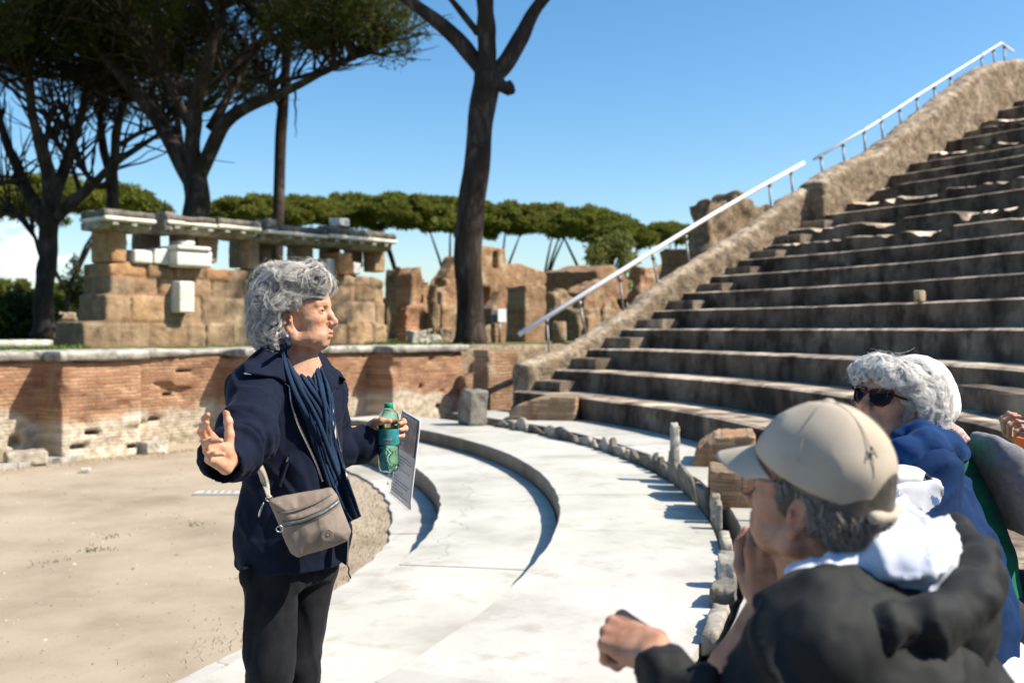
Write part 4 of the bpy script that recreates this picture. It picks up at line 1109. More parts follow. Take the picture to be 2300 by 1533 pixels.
def crown_pts(c, R, H, n, seed, low=.35):
    """clump centres of an umbrella crown: c = middle of its underside"""
    rg = np.random.default_rng(seed); out = []
    while len(out) < n:
        a = rg.uniform(0, 6.283); q = math.sqrt(rg.uniform(0, 1)); 
        z = H * (1 - q * q) * rg.uniform(low, 1.0) + rg.normal(0, .15) + .25 * H * q
        out.append((c[0] + R * q * math.cos(a), c[1] + R * q * math.sin(a), c[2] + z))
    return np.array(out)
# the big pine right of the middle: trunk forks near the top of the picture, its crown is above the frame, with clumps added up the sun ray to shade the trunk
bd = 24.0
near_pine((1056, 776), bd, [(1054, 782), (1052, 700), (1056, 560), (1064, 400), (1080, 260), (1095, 165)],
          [([(1094, 175), (1050, 110), (985, 50), (915, 0), (820, -60)], .22, .11, .6), ([(1092, 175), (1090, 60), (1085, -40), (1090, -160)], .25, .15, -.5),
           ([(1096, 180), (1130, 145), (1175, 70), (1222, -10), (1300, -120)], .23, .11, .4), ([(1072, 75), (1030, 20), (990, -30), (960, -90)], .09, .05, .8), ([(1140, 190), (1150, 205)], .12, .1, -.2)],
          np.concatenate([np.array([0, 0, 4.5]) + crown_pts(W(1040, -330, bd), 5.5, 3.0, 40, 5), W(1056, 740, bd) + np.array([[SUNV[0] * t / SUNV[2] + dx, SUNV[1] * t / SUNV[2] + dy, t + z0] for z0 in (4.2, 5.4, 6.6, 7.8, 9.0, 10.2, 11.4) for t, dx, dy in ((10, 0, .4), (11.4, .6, -.4))])]), 'massive pine with a thick bare trunk forking at the top, right of the middle', 21, tr=(.315, .30), per=420, lsz=.3, boughs=0, knob=((1095, 170, bd), (1146, 207, bd - .2)))
# third tree: wide forked pine over the tufa wall
d3 = 32.0
c3 = np.concatenate([crown_pts(W(470, 60, d3), 6.2, 4.2, 105, 8), crown_pts(W(770, 115, d3 - 2), 1.8, 1.7, 24, 9)])
near_pine((440, 770), d3, [(441, 772), (440, 600), (438, 480), (440, 385)],
          [([(436, 420), (405, 365), (372, 290), (320, 220), (240, 140), (140, 20)], .30, .12, 1.5), ([(438, 400), (432, 320), (440, 220), (470, 120), (500, 20)], .30, .12, -1.5), ([(444, 400), (475, 340), (500, 275), (560, 235), (640, 205), (720, 165), (815, 120)], .27, .07, -2.0),
           ([(470, 290), (530, 190), (570, 110), (620, 40)], .17, .07, 1.0), ([(432, 300), (400, 230), (350, 130), (300, 60)], .16, .07, -1.0), ([(420, 380), (400, 300), (395, 220), (420, 120)], .14, .07, 2.0),
           ([(440, 230), (520, 150), (600, 90), (700, 60)], .12, .05, 0.5), ([(560, 185), (650, 180), (760, 150), (860, 90)], .09, .04, -1.0)],
          c3, 'broad stone pine forking into three limbs above the middle of the tufa wall', 31, tr=(.42, .40), per=440, lsz=.17, crad=(.6, 1.25))
# thin straight pine
d4 = 36.0
near_pine((622, 770), d4, [(620, 772), (624, 560), (628, 430), (632, 300), (640, 150), (648, 20), (652, -120)],
          [([(634, 250), (600, 190), (560, 120)], .08, .04, 1), ([(645, 60), (700, 20), (760, -30)], .1, .05, -1), ([(640, 120), (590, 60), (540, 0)], .1, .05, 0)],
          crown_pts(W(650, -90, d4), 5.5, 3.5, 60, 12), 'slender pine with a single straight trunk rising behind the tufa wall', 41, tr=(.22, .16), per=640, lsz=.17, crad=(.6, 1.2))
# left pines
d1 = 35.0
near_pine((98, 752), d1, [(98, 756), (100, 660), (108, 560), (112, 490)],
          [([(110, 520), (80, 460), (45, 400), (15, 320), (-20, 220)], .26, .10, 1), ([(112, 500), (112, 400), (85, 320), (70, 220), (60, 120)], .27, .10, -1), ([(114, 500), (130, 420), (160, 330), (190, 240), (200, 140)], .24, .09, 1), ([(116, 500), (150, 465), (215, 410), (260, 365), (330, 320), (365, 295)], .22, .06, -1.5),
           ([(96, 590), (75, 520), (30, 480), (-20, 470)], .07, .04, 1), ([(130, 420), (100, 330), (120, 230)], .12, .06, 0), ([(60, 400), (0, 415), (-50, 430)], .07, .04, .5), ([(180, 430), (160, 370), (110, 300)], .09, .05, 1)],
          np.concatenate([crown_pts(W(110, 255, d1), 5.6, 5.0, 90, 14), crown_pts(W(60, 150, d1 - 3), 5.5, 4.5, 50, 15)]), 'leftmost stone pine, forking low into spreading limbs', 51, tr=(.34, .30), per=440, lsz=.17, crad=(.6, 1.25))
d2 = 38.0
near_pine((252, 765), d2, [(252, 768), (254, 600), (250, 450), (252, 370)],
          [([(252, 420), (235, 350), (225, 260), (240, 150)], .2, .08, 1), ([(252, 400), (262, 300), (285, 200), (300, 80)], .2, .08, -1), ([(254, 400), (225, 425), (195, 390), (165, 345), (150, 250)], .13, .06, -1), ([(262, 330), (310, 300), (380, 275), (440, 250)], .10, .05, 1)],
          crown_pts(W(255, 225, d2), 5.6, 5.0, 95, 16), 'dark pine behind the left end of the tufa wall', 61, tr=(.26, .23), per=440, lsz=.17, crad=(.6, 1.2))
# far umbrella pines
def far_pine(px, ytop, half, d, seed, label, thick=60, stem=True, fork=3, m=None):
    c = W(px, ytop + thick, d); R = half / FPX * d; H = thick / FPX * d
    root = tag(empty('umbrella_pine', (c[0], c[1], GZ)), label, 'pine tree', 'umbrella pines on the skyline')
    o0 = np.array(root.location)
    rg = np.random.default_rng(seed); mb = MB()
    top = c[2] + .2 * H; fh = GZ + (top - GZ) * .35
    for k in range(fork):
        a = rg.uniform(0, 6.28); e = np.array([c[0] + R * .55 * math.cos(a), c[1] + R * .55 * math.sin(a), top])
        b = np.array([c[0], c[1], fh]) ; mid = b * .5 + e * .5 + np.array([0, 0, .08 * R])
        mb.tube(np.array([b, b * .7 + mid * .3, mid, e]) - o0, [.16, .13, .10, .05], 7)
    mb.tube(np.array([[c[0], c[1], GZ], [c[0] + .1, c[1], (GZ + fh) / 2], [c[0], c[1], fh + .2]]) - o0, [.22, .18, .16], 9)
    mb.build('trunk', M_bark, root)
    n = 170
    C = []
    while len(C) < n:
        a = rg.uniform(0, 6.283); q = math.sqrt(rg.uniform(0, 1))
        C.append((c[0] + R * q * math.cos(a), c[1] + R * q * math.sin(a), c[2] + H * (math.sqrt(1 - .85 * q * q) * rg.uniform(.45, .9))))
    V, F, T = leaves(C, rg.uniform(.10, .17, n) * R, 260, .26, seed + 1, flat=.45, asp=.34)
    keep = V.reshape(-1, 4, 3)[:, 0, 2] > c[2] - .12 * H
    V = V.reshape(-1, 4, 3)[keep].reshape(-1, 3); T = T.reshape(-1, 4, 3)[keep].reshape(-1, 3)
    mesh_obj('crown', V - o0, np.arange(len(V)).reshape(-1, 4), m or M_needle2, root, smooth=False, tint=T)
for i, a in enumerate([(150, 398, 215, 62.0, 'wide umbrella pine behind the leftmost pine', 95), (570, 436, 105, 70.0, 'umbrella pine left of the thin straight trunk', 75), (690, 438, 110, 74.0, 'umbrella pine right of the thin straight trunk', 82), (790, 432, 100, 78.0, 'umbrella pine above the right half of the cornice', 80),
                       (905, 430, 120, 72.0, 'umbrella pine directly left of the big trunk, with slim stems', 95), (1010, 440, 110, 80.0, 'umbrella pine half hidden by the big trunk', 85), (1120, 446, 110, 76.0, 'umbrella pine directly right of the big trunk', 95), (1215, 455, 110, 82.0, 'umbrella pine in the middle of the right-hand group', 75),
                       (1325, 462, 110, 72.0, 'umbrella pine fourth to the right of the big trunk', 85), (1400, 498, 70, 68.0, 'lower rounded umbrella pine above the handrail', 60), (1495, 500, 75, 84.0, 'small umbrella pine next to the concrete lump', 48)]):
    far_pine(a[0], a[1], a[2], a[3], 400 + i * 7, a[4], a[5], fork=3)
# poplars and shrubs at the far left, a bare bush, a thin-leaved tree beyond the vaults
def bushy(name, px, ytop, half, d, seed, label, cat, m, zb=GZ, n=22, per=260, lsz=.3, stemr=.12, crad=.34, group=None, low=.25, asp=.45):
    c = W(px, ytop, d); R = half / FPX * d; H = c[2] - zb
    root = tag(empty(name, (c[0], c[1], zb)), label, cat, group); o0 = np.array(root.location)
    rg = np.random.default_rng(seed); C = []; mb = MB()
    mb.tube([(0, 0, 0), (.05 * R, 0, H * .4), (0, 0, H * .85)], [stemr, stemr * .8, stemr * .3], 8)
    for i in range(n):
        t = rg.uniform(low, .93); w = R * (.35 + .65 * math.sin(math.pi * min(1, (t - low) / (1 - low) * .85 + .15)))
        p = np.array([rg.uniform(-1, 1) * w * .8, rg.uniform(-1, 1) * w * .8, H * t]); C.append(p)
        mb.tube([(0, 0, H * max(.1, t - .2)), p * .6 + np.array([0, 0, H * (t - .1)]) * .4, p], [stemr * .35, stemr * .25, stemr * .1], 5)
    mb.build('trunk', M_bark if stemr > .05 else M_twig, root)
    V, F, T = leaves(C, rg.uniform(.7, 1.2, n) * R * crad, per, lsz, seed + 1, flat=1.0, asp=asp)
    mesh_obj('crown', V, F, m, root, smooth=False, tint=T)
for i, (px, yt, hf, lab) in enumerate(((5, 626, 26, 'leftmost pale poplar at the picture edge'), (52, 632, 20, 'pale poplar left of the leftmost pine trunk'), (122, 640, 20, 'pale poplar just right of the leftmost pine trunk'), (152, 636, 20, 'pale poplar next to the tufa wall'))):
    bushy('poplar_tree', px, yt, hf, 75.0, 500 + i, lab, 'poplar', M_pop, n=26, per=240, lsz=.34, stemr=.16, group='pale poplars on the far left')
bushy('shrub', 35, 688, 72, 40.0, 520, 'dark dense shrub left of the leftmost pine trunk', 'shrub', M_shrub, n=60, per=420, lsz=.16, crad=.5, low=.1, asp=.6)
bushy('bare_bush', 175, 545, 30, 52.0, 523, 'wispy grey-green bush left of the tufa wall', 'bush', M_shrub, n=30, per=60, lsz=.16, stemr=.05, crad=.4, low=.3)
bushy('thin_tree', 1375, 520, 62, 50.0, 525, 'thin-leaved pale tree rising beyond the vaulted ruin', 'tree', M_pop, n=34, per=120, lsz=.2, stemr=.14, crad=.4, low=.35)
for i, (a, w_) in enumerate(((-420, 460), (210, 340), (640, 420), (1100, 420), (1520, 300))):
    p = W(a, 740, 160)
    pass
# ------------------------------------------------------------------ people
def skin_mat(name, a, b, c):
    return mat(name, [a, b, c], scale=30, detail=7, rough=.56, bump=.28, bscale=190, bdist=.0016, spec=.4, tint=True, sss=.10, ramp=(.36, .64))
M_skin = skin_mat('skin_light', (.43, .215, .125), (.53, .29, .18), (.58, .345, .23))
M_skin2 = skin_mat('skin_tanned', (.34, .165, .10), (.43, .225, .145), (.48, .265, .175))
def cloth(name, cols, scale=30, bump=.25, bscale=420, rough=.9, sheen=.03, **k):
    return mat(name, cols, scale=scale, detail=4, rough=rough, bump=bump, bscale=bscale, bdist=.0012, spec=.2, sheen=sheen, tint=True, **k)
M_navy = cloth('navy_jacket_cloth', [(.0042, .0075, .021), (.0062, .0105, .027)])
M_black = cloth('black_trouser_cloth', [(.009, .010, .012), (.014, .015, .018)])
M_scarf = cloth('blue_scarf_cloth', [(.010, .022, .048), (.014, .032, .068), (.035, .09, .17)], scale=14, ramp=(.40, .80))
M_taupe = cloth('taupe_nylon', [(.205, .165, .135), (.245, .20, .165)], scale=20, rough=.6, bump=.2, bscale=90)
M_strap = cloth('beige_webbing', [(.36, .31, .25), (.42, .365, .30)])
M_metal = mat('bright_metal', [(.62, .61, .58), (.72, .71, .68)], scale=20, rough=.3, metal=1.0, bump=.05)
M_gun = mat('grey_zip', [(.12, .14, .14), (.20, .22, .22)], scale=200, rough=.45, metal=.4, bump=.3, bscale=500, bdist=.001)
M_white = cloth('white_cotton', [(.66, .66, .66), (.74, .74, .74)])
M_hairg = mat('grey_hair', [(1, 1, 1), (.9, .9, .9)], scale=60, rough=.42, bump=0, tint=True, spec=.5)
M_eye = mat('eye', [(1, 1, 1)], bump=0, rough=.12, tint=True, spec=.5)
def frame(f, up=(0, 0, 1)):
    f = np.array(f, float); f /= np.linalg.norm(f); u = np.array(up, float); l = np.cross(u, f); l /= np.linalg.norm(l); u = np.cross(f, l)
    return np.stack([f, l, u], 1)          # columns: forward, left, up
def rotx(M, ang):                       # roll/pitch helpers, about the local left axis (nod)
    c, s_ = math.cos(ang), math.sin(ang)
    return M @ np.array([[c, 0, s_], [0, 1, 0], [-s_, 0, c]])
def roll(M, ang):
    c, s_ = math.cos(ang), math.sin(ang)
    return M @ np.array([[1, 0, 0], [0, c, -s_], [0, s_, c]])

def head_geo(old=1.0, jaw=1.0, h=.0024, neck_back=(-.028, 0, -.16), mouth_open=.0, fem=True):
    """head and neck in local axes, x forward, y left, z up, origin between the ear canals"""
    s = SDF((-.125, -.10, -.17), (.135, .10, .155), h)
    s.ell((-.012, 0, .055), (.096, .072, .086), .02)
    s.ell((.038, 0, .048), (.053, .060, .060), .025)
    s.ell((.040, 0, .0), (.051, .057, .062), .025)
    s.ell((.074, 0, -.058), (.023, .023, .0185), .020)                # chin
    for q in (-1, 1):
        s.chain([(-.002, q * .058, -.020), (.012, q * .054, -.046), (.066, q * .018, -.0605)], [.014, .017, .015], .02)
        s.ell((.058, q * .040, .006), (.024, .020, .018), .018)      # cheekbone
        s.ell((.052, q * .036, -.030), (.026, .020, .024), .02)      # cheek
        s.ell((.088, q * .032, .0345), (.011, .014, .0095), .016, op='s')   # socket
        s.cap((.085, q * .012, .050), (.072, q * .046, .050), .0075, .006, .012)   # brow
        s.ell((.0735, q * .0305, .0315), (.0142, .0155, .0142), .004)      # lids
        s.ell((.0860, q * .0320, .0302), (.0075, .0135, .0026), .0012, op='s')
    # nose
    s.chain([(.088, 0, .040), (.098, 0, .020), (.109, 0, .004)], [.0075, .0085, .0100], .010)
    s.ell((.1105, 0, -.001), (.0105, .0105, .0095), .006)
    for q in (-1, 1):
        s.ell((.1005, q * .0115, -.0045), (.0105, .0075, .0078), .005)
        s.ell((.1055, q * .0058, -.0125), (.0042, .0030, .0040), .002, op='s')
    # mouth
    s.ell((.0845, 0, -.030), (.0185, .029, .021), .014)
    s.chain([(.085, -.025, -.0310), (.0992, -.008, -.0278), (.1004, 0, -.0288), (.0992, .008, -.0278), (.085, .025, -.0310)], [.003, .0045, .0043, .0045, .003], .005)
    s.chain([(.085, -.022, -.0345), (.0978, -.009, -.0392), (.0990, 0, -.0398), (.0978, .009, -.0392), (.085, .022, -.0345)], [.003, .0048, .0052, .0048, .003], .005)
    s.chain([(.088, -.025, -.0318), (.1020, -.009, -.0332 - mouth_open * .3), (.1032, 0, -.0334 - mouth_open * .3), (.1020, .009, -.0332 - mouth_open * .3), (.088, .025, -.0318)], [.0009, .0013 + mouth_open * .6, .0015 + mouth_open * .6, .0013 + mouth_open * .6, .0009], .002, op='s')
    if old:
        for q in (-1, 1):
            s.chain([(.101, q * .0155, -.003), (.093, q * .027, -.018), (.086, q * .0325, -.034)], .0017 * old, .0045, op='s')
            s.chain([(.086, q * .0275, -.038), (.080, q * .031, -.052)], .0008 * old, .006, op='s')
            s.ell((.045, q * .044, -.048), (.026, .014, .015), .018); s.ell((.080, q * .027, -.041), (.010, .010, .014), .016)
            for k in range(3): s.cap((.071, q * .048, .034 - k * .005), (.060, q * .055, .038 - k * .009), .0007, .0005, .002, op='s')
    # ears
    for q in (-1, 1):
        R = np.array([[.94, 0, -.34], [0, 1, 0], [.34, 0, .94]])
        s.ell((-.006, q * .071, .003), (.0185, .0085, .031), .006, R)
        s.ell((-.001, q * .0785, .004), (.0115, .0065, .0190), .004, R, op='s')
        s.ell((.001, q * .0745, -.027), (.0085, .006, .0095), .004)
        s.ell((.006, q * .0745, .0), (.0045, .005, .006), .003)
    nb = np.array(neck_back, float)
    s.cap((-.022, 0, -.030), nb, .050, .052, .022)
    s.cap((.015, 0, -.055), nb + np.array([.040, 0, -.02]), .026, .036, .02)
    for q in (-1, 1): s.cap((-.022, q * .046, -.035), nb + np.array([.055, -q * .030, -.005]), .011, .010, .012)
    if old: s.cap((.058, 0, -.069), nb + np.array([.055, 0, .02]), .010, .014, .022)
    V, F = s.mesh(1)
    # colouring of the skin itself: lips, nose tip, cheeks, brows
    T = np.ones((len(V), 3))
    def g(c, r): return np.exp(-(((V - np.array(c)) / np.array(r)) ** 2).sum(1))
    lip = np.clip(g((.099, 0, -.0338), (.012, .023, .0080)) * 1.8 - .5, 0, 1)
    T *= 1 - lip[:, None] * np.array([.12, .42, .36])
    for q in (-1, 1):
        T *= 1 - np.clip(g((.075, q * .040, -.006), (.03, .022, .022)), 0, 1)[:, None] * np.array([.0, .12, .12])
        T *= 1 - np.clip(g((.0, q * .078, .0), (.02, .012, .03)), 0, 1)[:, None] * np.array([.0, .14, .14])
        bw = np.clip(g((.082, q * .030, .0525), (.016, .022, .0042)) * 1.6 - .35, 0, 1)
        T *= 1 - bw[:, None] * np.array([.42, .38, .34])
        T *= 1 - np.clip(g((.088, q * .0305, .0298), (.006, .0165, .0022)), 0, 1)[:, None] * .6
    T *= 1 - np.clip(g((.112, 0, -.001), (.014, .014, .012)), 0, 1)[:, None] * np.array([.0, .10, .10])
    sp = fbm(V, 55, 4, 2); T *= (1 - .10 * np.clip(sp, 0, 1))[:, None]
    V = V + vnormals(V, F) * (.0005 * fbm(V, 120, 9, 2) + .0006 * old * vnoise(V * np.array([1, 1, 2.5]), 60, 3))[:, None]
    return s, V, F, T
def eyes(root, name, Mx, loc, iris=(.10, .07, .045), par=None):
    for q in (-1, 1):
        th = np.linspace(0, math.pi, 15); ph = np.linspace(0, 2 * math.pi, 22, endpoint=False)
        V = np.array([[math.cos(t), math.sin(t) * math.cos(p), math.sin(t) * math.sin(p)] for t in th for p in ph]) * .0122 + np.array([.0742, q * .0305, .0308])
        F = [(i * 22 + j, i * 22 + (j + 1) % 22, (i + 1) * 22 + (j + 1) % 22, (i + 1) * 22 + j) for i in range(14) for j in range(22)]
        ang = np.repeat(th, 22)[:, None]
        T = np.where(ang < .22, np.array([[.01, .01, .01]]), np.where(ang < .5, np.array([iris]), np.array([[.62, .58, .54]])))
        eo = mesh_obj('eye', V @ Mx.T + loc, np.array(F), M_eye, root, tint=T)
        P = np.array([[(.0868, q * .0185, .0312), (.0884, q * .0235, .0330), (.0888, q * .030, .0337), (.0868, q * .037, .0332), (.0815, q * .0445, .0308)]])
        V, F = many_tubes(P, np.array([[.0003, .0007, .0008, .0009, .0004]]), 5)
        mesh_obj('eyelashes', V @ Mx.T + loc, F, M_eye, eo, tint=np.full((len(V), 3), .03))
def hand_geo(fl, thumb, h=.0022, mirror=False, splay=(6, 1, -4, -10), wrist=.11, size=1.0, wdir=(-1, 0, 0)):
    """hand in local axes: x to the fingers, y to the thumb side, z out of the back; fl = three flexions (deg) per finger"""
    s = SDF((-.13, -.09, -.13), (.20, .11, .09), h)
    kn = [(.092, .030, .002), (.095, .010, .004), (.089, -.010, .003), (.078, -.028, .0)]
    for i, k in enumerate(kn):
        s.cap((.008, (.016, .006, -.006, -.016)[i], -.002), np.array(k) - [.002, 0, .001], .0135, .0105, .012)
    s.ell((.030, .020, -.013), (.030, .016, .012), .012)       # ball of the thumb
    s.ell((.035, -.022, -.012), (.034, .012, .010), .012)
    wd = np.array(wdir, float)
    s.cap((.004, .009, -.001), np.array([.0, .012, 0]) + wd * wrist, .0165, .021, .014)
    s.cap((.004, -.009, -.001), np.array([.0, -.012, 0]) + wd * wrist, .0155, .020, .014)
    seg = [(.044, .026, .021), (.048, .030, .022), (.044, .028, .022), (.034, .021, .019)]
    rad = [.0092, .0095, .0090, .0080]
    nails = []
    for i in range(4):
        p = np.array(kn[i]); a = 0; sp = math.radians(splay[i])
        for j in range(3):
            a += math.radians(fl[i][j])
            d = np.array([math.cos(a) * math.cos(sp), math.cos(a) * math.sin(sp), -math.sin(a)])
            q = p + d * seg[i][j]
            r0 = rad[i] * (1, .93, .84)[j]; r1 = rad[i] * (.90, .82, .70)[j]
            s.cap(p, q, r0, r1, .004)
            if j < 2: s.ell(q, r1 * 1.10, .004)
            p = q
        up = np.array([math.sin(a) * math.cos(sp), math.sin(a) * math.sin(sp), math.cos(a)])
        nails.append((p - d * .006 + up * rad[i] * .55, up))
    p = np.array([.020, .026, -.006])
    tl = (.042, .033, .026)
    for j in range(3):
        d = np.array(thumb[j], float); d /= np.linalg.norm(d); q = p + d * tl[j]
        s.cap(p, q, (.0145, .0112, .0102)[j], (.0115, .0100, .0080)[j], .006)
        if j == 1: s.ell(q, .0108, .004)
        p = q
    V, F = s.mesh(1)
    V = V + vnormals(V, F) * (.0006 * fbm(V, 90, 7, 2))[:, None]
    T = np.ones((len(V), 3)); 
    for i, k in enumerate(kn):
        T *= 1 - np.exp(-(((V - np.array(k)) / .012) ** 2).sum(1))[:, None] * np.array([0, .10, .10])
    T *= 1 - np.exp(-(((V - p) / .016) ** 2).sum(1))[:, None] * np.array([-.05, .06, .06])
    for c, u in nails:
        T *= 1 + np.exp(-(((V - c) / .0055) ** 2).sum(1))[:, None] * np.array([.10, .06, .08])
    V = V * size
    if mirror:
        V = V * np.array([1, -1, 1]); F = F[:, ::-1]
    return V, F, T
def hframe(x, y, left=False):
    x = np.array(x, float); x /= np.linalg.norm(x); y = np.array(y, float); y -= x * (x @ y); y /= np.linalg.norm(y)
    yy = -y if left else y
    z = np.cross(x, yy)
    return np.stack([x, yy, z], 1)      # mirrored hands store y negated
def join(parts):
    V = []; F = []; T = []; n = 0
    for v, f, t in parts:
        V.append(v); F.append(f + n); T.append(np.broadcast_to(t, (len(v), 3))); n += len(v)
    return np.concatenate(V), np.concatenate(F), np.concatenate(T)
def folds(V, F, amp, sc, seed, ax=(1, 1, 1), ridge=True):
    n = fbm(V * np.array(ax), sc, seed, 3)
    if ridge: n = 1 - 2.2 * np.abs(n)
    return V + vnormals(V, F) * (amp * n)[:, None]
def creases(V, F, amp, sc, seed, d, st=.18):
    """sharp cloth folds running along direction d"""
    d = np.array(d, float); d /= np.linalg.norm(d)
    P = V + .035 * np.stack([fbm(V, 5, seed + 40 + i, 2) for i in range(3)], -1)
    P = P - (P @ d)[:, None] * d * (1 - st)
    n = np.abs(vnoise(P, sc, seed)); r = np.clip(1 - n * 2.6, 0, 1) ** 1.6
    n2 = np.clip(1 - np.abs(vnoise(P, sc * .7, seed + 3)) * 3, 0, 1)
    m = np.clip(.55 + 1.5 * fbm(V, 3.2, seed + 9, 2), 0, 1)
    return V + vnormals(V, F) * (amp * m * (r - .7 * n2))[:, None]
def patch(A, B, n=24, m=8, bulge=None):
    """grid between two 3-D curves"""
    def rs(P, n):
        P = np.asarray(P, float); t = np.concatenate([[0], np.cumsum(np.linalg.norm(np.diff(P, axis=0), axis=1))]); t /= t[-1]
        return np.stack([np.interp(np.linspace(0, 1, n), t, P[:, i]) for i in range(3)], -1)
    a, b = rs(A, n), rs(B, n); t = np.linspace(0, 1, m)[None, :, None]
    G = a[:, None] * (1 - t) + b[:, None] * t
    if bulge is not None: G = G + bulge(np.linspace(0, 1, n)[:, None], np.linspace(0, 1, m)[None, :])
    F = np.array([(i * m + j, i * m + j + 1, (i + 1) * m + j + 1, (i + 1) * m + j) for i in range(n - 1) for j in range(m - 1)])
    return G.reshape(-1, 3), F
def thicken(V, F, th):
    N = vnormals(V, F); n = len(V)
    from collections import Counter
    E = Counter(); D = {}
    for f in F:
        for i in range(4):
            a, b = int(f[i]), int(f[(i + 1) % 4]); k = (min(a, b), max(a, b)); E[k] += 1; D[k] = (a, b)
    side = [(D[k][1], D[k][0], D[k][0] + n, D[k][1] + n) for k in E if E[k] == 1]
    return np.concatenate([V + N * th / 2, V - N * th / 2]), np.concatenate([F, F[:, ::-1] + n, np.array(side)])
def strands(S, roots, flow, rng_, nlock, per, seglen, nseg, curl, rad, cols, lift=.004, spread=.006, wave=.0, jit=.6, avoid=None):
    """curly locks that follow a hair volume S (an SDF in local axes); returns verts, quads, tints"""
    idx = rng_.integers(0, len(roots), nlock)
    p0 = roots[idx]
    k = rng_.normal(0, 1, (nlock,)) * curl
    d = flow(p0) + rng_.normal(0, jit, (nlock, 3)); 
    path = np.empty((nlock, nseg, 3)); p = p0.copy(); nrm = S.normal(p)
    d -= nrm * (d * nrm).sum(1, keepdims=True); d /= np.linalg.norm(d, axis=1, keepdims=True) + 1e-9
    for i in range(nseg):
        path[:, i] = p
        p = p + d * seglen
        f = S.sample(p); nrm = S.normal(p)
        p = p - nrm * (f - lift * (.4 + .6 * i / nseg))[:, None]
        fl = flow(p); fl -= nrm * (fl * nrm).sum(1, keepdims=True); fl /= np.linalg.norm(fl, axis=1, keepdims=True) + 1e-9
        c, s_ = np.cos(k)[:, None], np.sin(k)[:, None]
        d = d * c + np.cross(nrm, d) * s_
        d = d * .86 + fl * .14
        d -= nrm * (d * nrm).sum(1, keepdims=True); d /= np.linalg.norm(d, axis=1, keepdims=True) + 1e-9
    P = np.repeat(path, per, 0); N = len(P)
    off = rng_.normal(0, 1, (N, 1, 3)) * spread; t = np.linspace(0, 1, nseg)[None, :, None]
    P = P + off * (.45 + .8 * np.abs(t - .35)) + rng_.normal(0, .00012, P.shape)
    if avoid is not None:
        keep = ~avoid(P).any(1); P = P[keep]
    else: keep = np.ones(N, bool)
    N0, N = N, len(P)
    if wave: P = P + wave * np.sin(t * 16 + rng_.uniform(0, 6.28, (N, 1, 1))) * rng_.normal(0, 1, (N, 1, 3))
    r = rad * rng_.uniform(.7, 1.3, (N, 1)) * (1 - .6 * np.linspace(0, 1, nseg)[None, :] ** 2)
    V, F = many_tubes(P, r, 3)
    lc = np.repeat(rng_.uniform(0, 1, nlock) , per)[keep] * .78 + rng_.uniform(0, 1, N) * .22
    lc = np.repeat(lc, nseg * 3)[:, None]
    T = np.array(cols[0])[None] * (1 - lc) + np.array(cols[1])[None] * lc
    return V, F, T

# ================= the guide ==================================================
GD = 2.85
guide = tag(empty('person', (W(650, 1857, GD)[0], GD, 0.0)), 'woman in a navy jacket with curly grey hair standing with one hand raised', 'person', 'people on the front row and pavement')
gl = np.array(guide.location)
def put(name, V, F, m, parent, T=None, smooth=True, root=None):
    return mesh_obj(name, V - (gl if root is None else root), F, m, parent, smooth, T)
HG = frame((math.cos(math.radians(-7)), math.sin(math.radians(-7)), .0)); HG = rotx(HG, math.radians(1.5))
HL = W(667, 721, GD)
sH, Vh, Fh, Th = head_geo(old=1.0, neck_back=(-.022, 0, -.150), mouth_open=.0012)
# chest and neck below the head
sB = SDF(W(600, 900, 2.95) - [.12, .25, .75], W(760, 760, 2.95) + [.1, .2, .0], .008)
nb = HG @ np.array([-.018, 0, -.135]) + HL
sB.cap(nb, nb + [.012, -.006, -.09], .046, .052, .02)
sB.loft([(W(0, 1250, 2.87)[2], W(652, 0, 2.87)[0], 2.87, .12, .10), (W(0, 1000, 2.87)[2], W(660, 0, 2.87)[0], 2.87, .11, .085), (W(0, 880, 2.87)[2], W(665, 0, 2.86)[0], 2.86, .12, .085), (W(0, 835, 2.87)[2], W(672, 0, 2.86)[0], 2.86, .07, .05)], math.atan2(-.766, -.643), .03)
ch = W(688, 838, 2.852); sB.ell(ch, (.046, .040, .075), .03)
Vb, Fb = sB.mesh(1)
SR, ER, WR = W(566, 864, 2.74), W(553, 980, 2.54), W(505, 1038, 2.37)
SL, EL, WL = W(724, 872, 2.99), W(758, 1006, 3.06), W(834, 992, 3.13)
sA = SDF(np.minimum.reduce([SR, ER, WR, SL, EL, WL]) - .08, np.maximum.reduce([SR, ER, WR, SL, EL, WL]) + .08, .008)
sA.chain([SR, ER, WR], [.04, .026, .024], .01); sA.chain([SL, EL, WL], [.035, .025, .024], .01)
Va, Fa = sA.mesh(1)
lg = SDF(W(640, 1857, 2.87) - [.2, .25, .0], W(640, 1857, 2.87) + [.2, .25, .85], .01)
HIPR, KNR, ANR = W(612, 1300, 2.80), W(606, 1490, 2.76), W(590, 1815, 2.78)
HIPL, KNL, ANL = W(702, 1300, 2.92), W(672, 1490, 2.90), W(655, 1800, 2.93)
lg.chain([HIPR, KNR, ANR], [.045, .038, .033], .01); lg.chain([HIPL, KNL, ANL], [.045, .038, .033], .01); lg.ell(W(655, 1230, 2.87), (.08, .07, .08), .03)
Vl, Fl = lg.mesh(1)
# right hand: open, palm to the right, thumb up
MR = hframe((-.30, -.76, .58), (.10, .58, .80))
Vr, Fr, Tr = hand_geo([(10, 22, 15), (14, 24, 20), (28, 42, 30), (36, 46, 30)], [(.45, .85, -.10), (.60, .80, .0), (.62, .75, .12)], wrist=.11, splay=(7, 2, -3, -8), wdir=np.linalg.inv(MR) @ ((ER - WR) / np.linalg.norm(ER - WR)) * 1.0)
WRH = W(511, 1042, 2.335)
Vr = (Vr * .93) @ MR.T + WRH
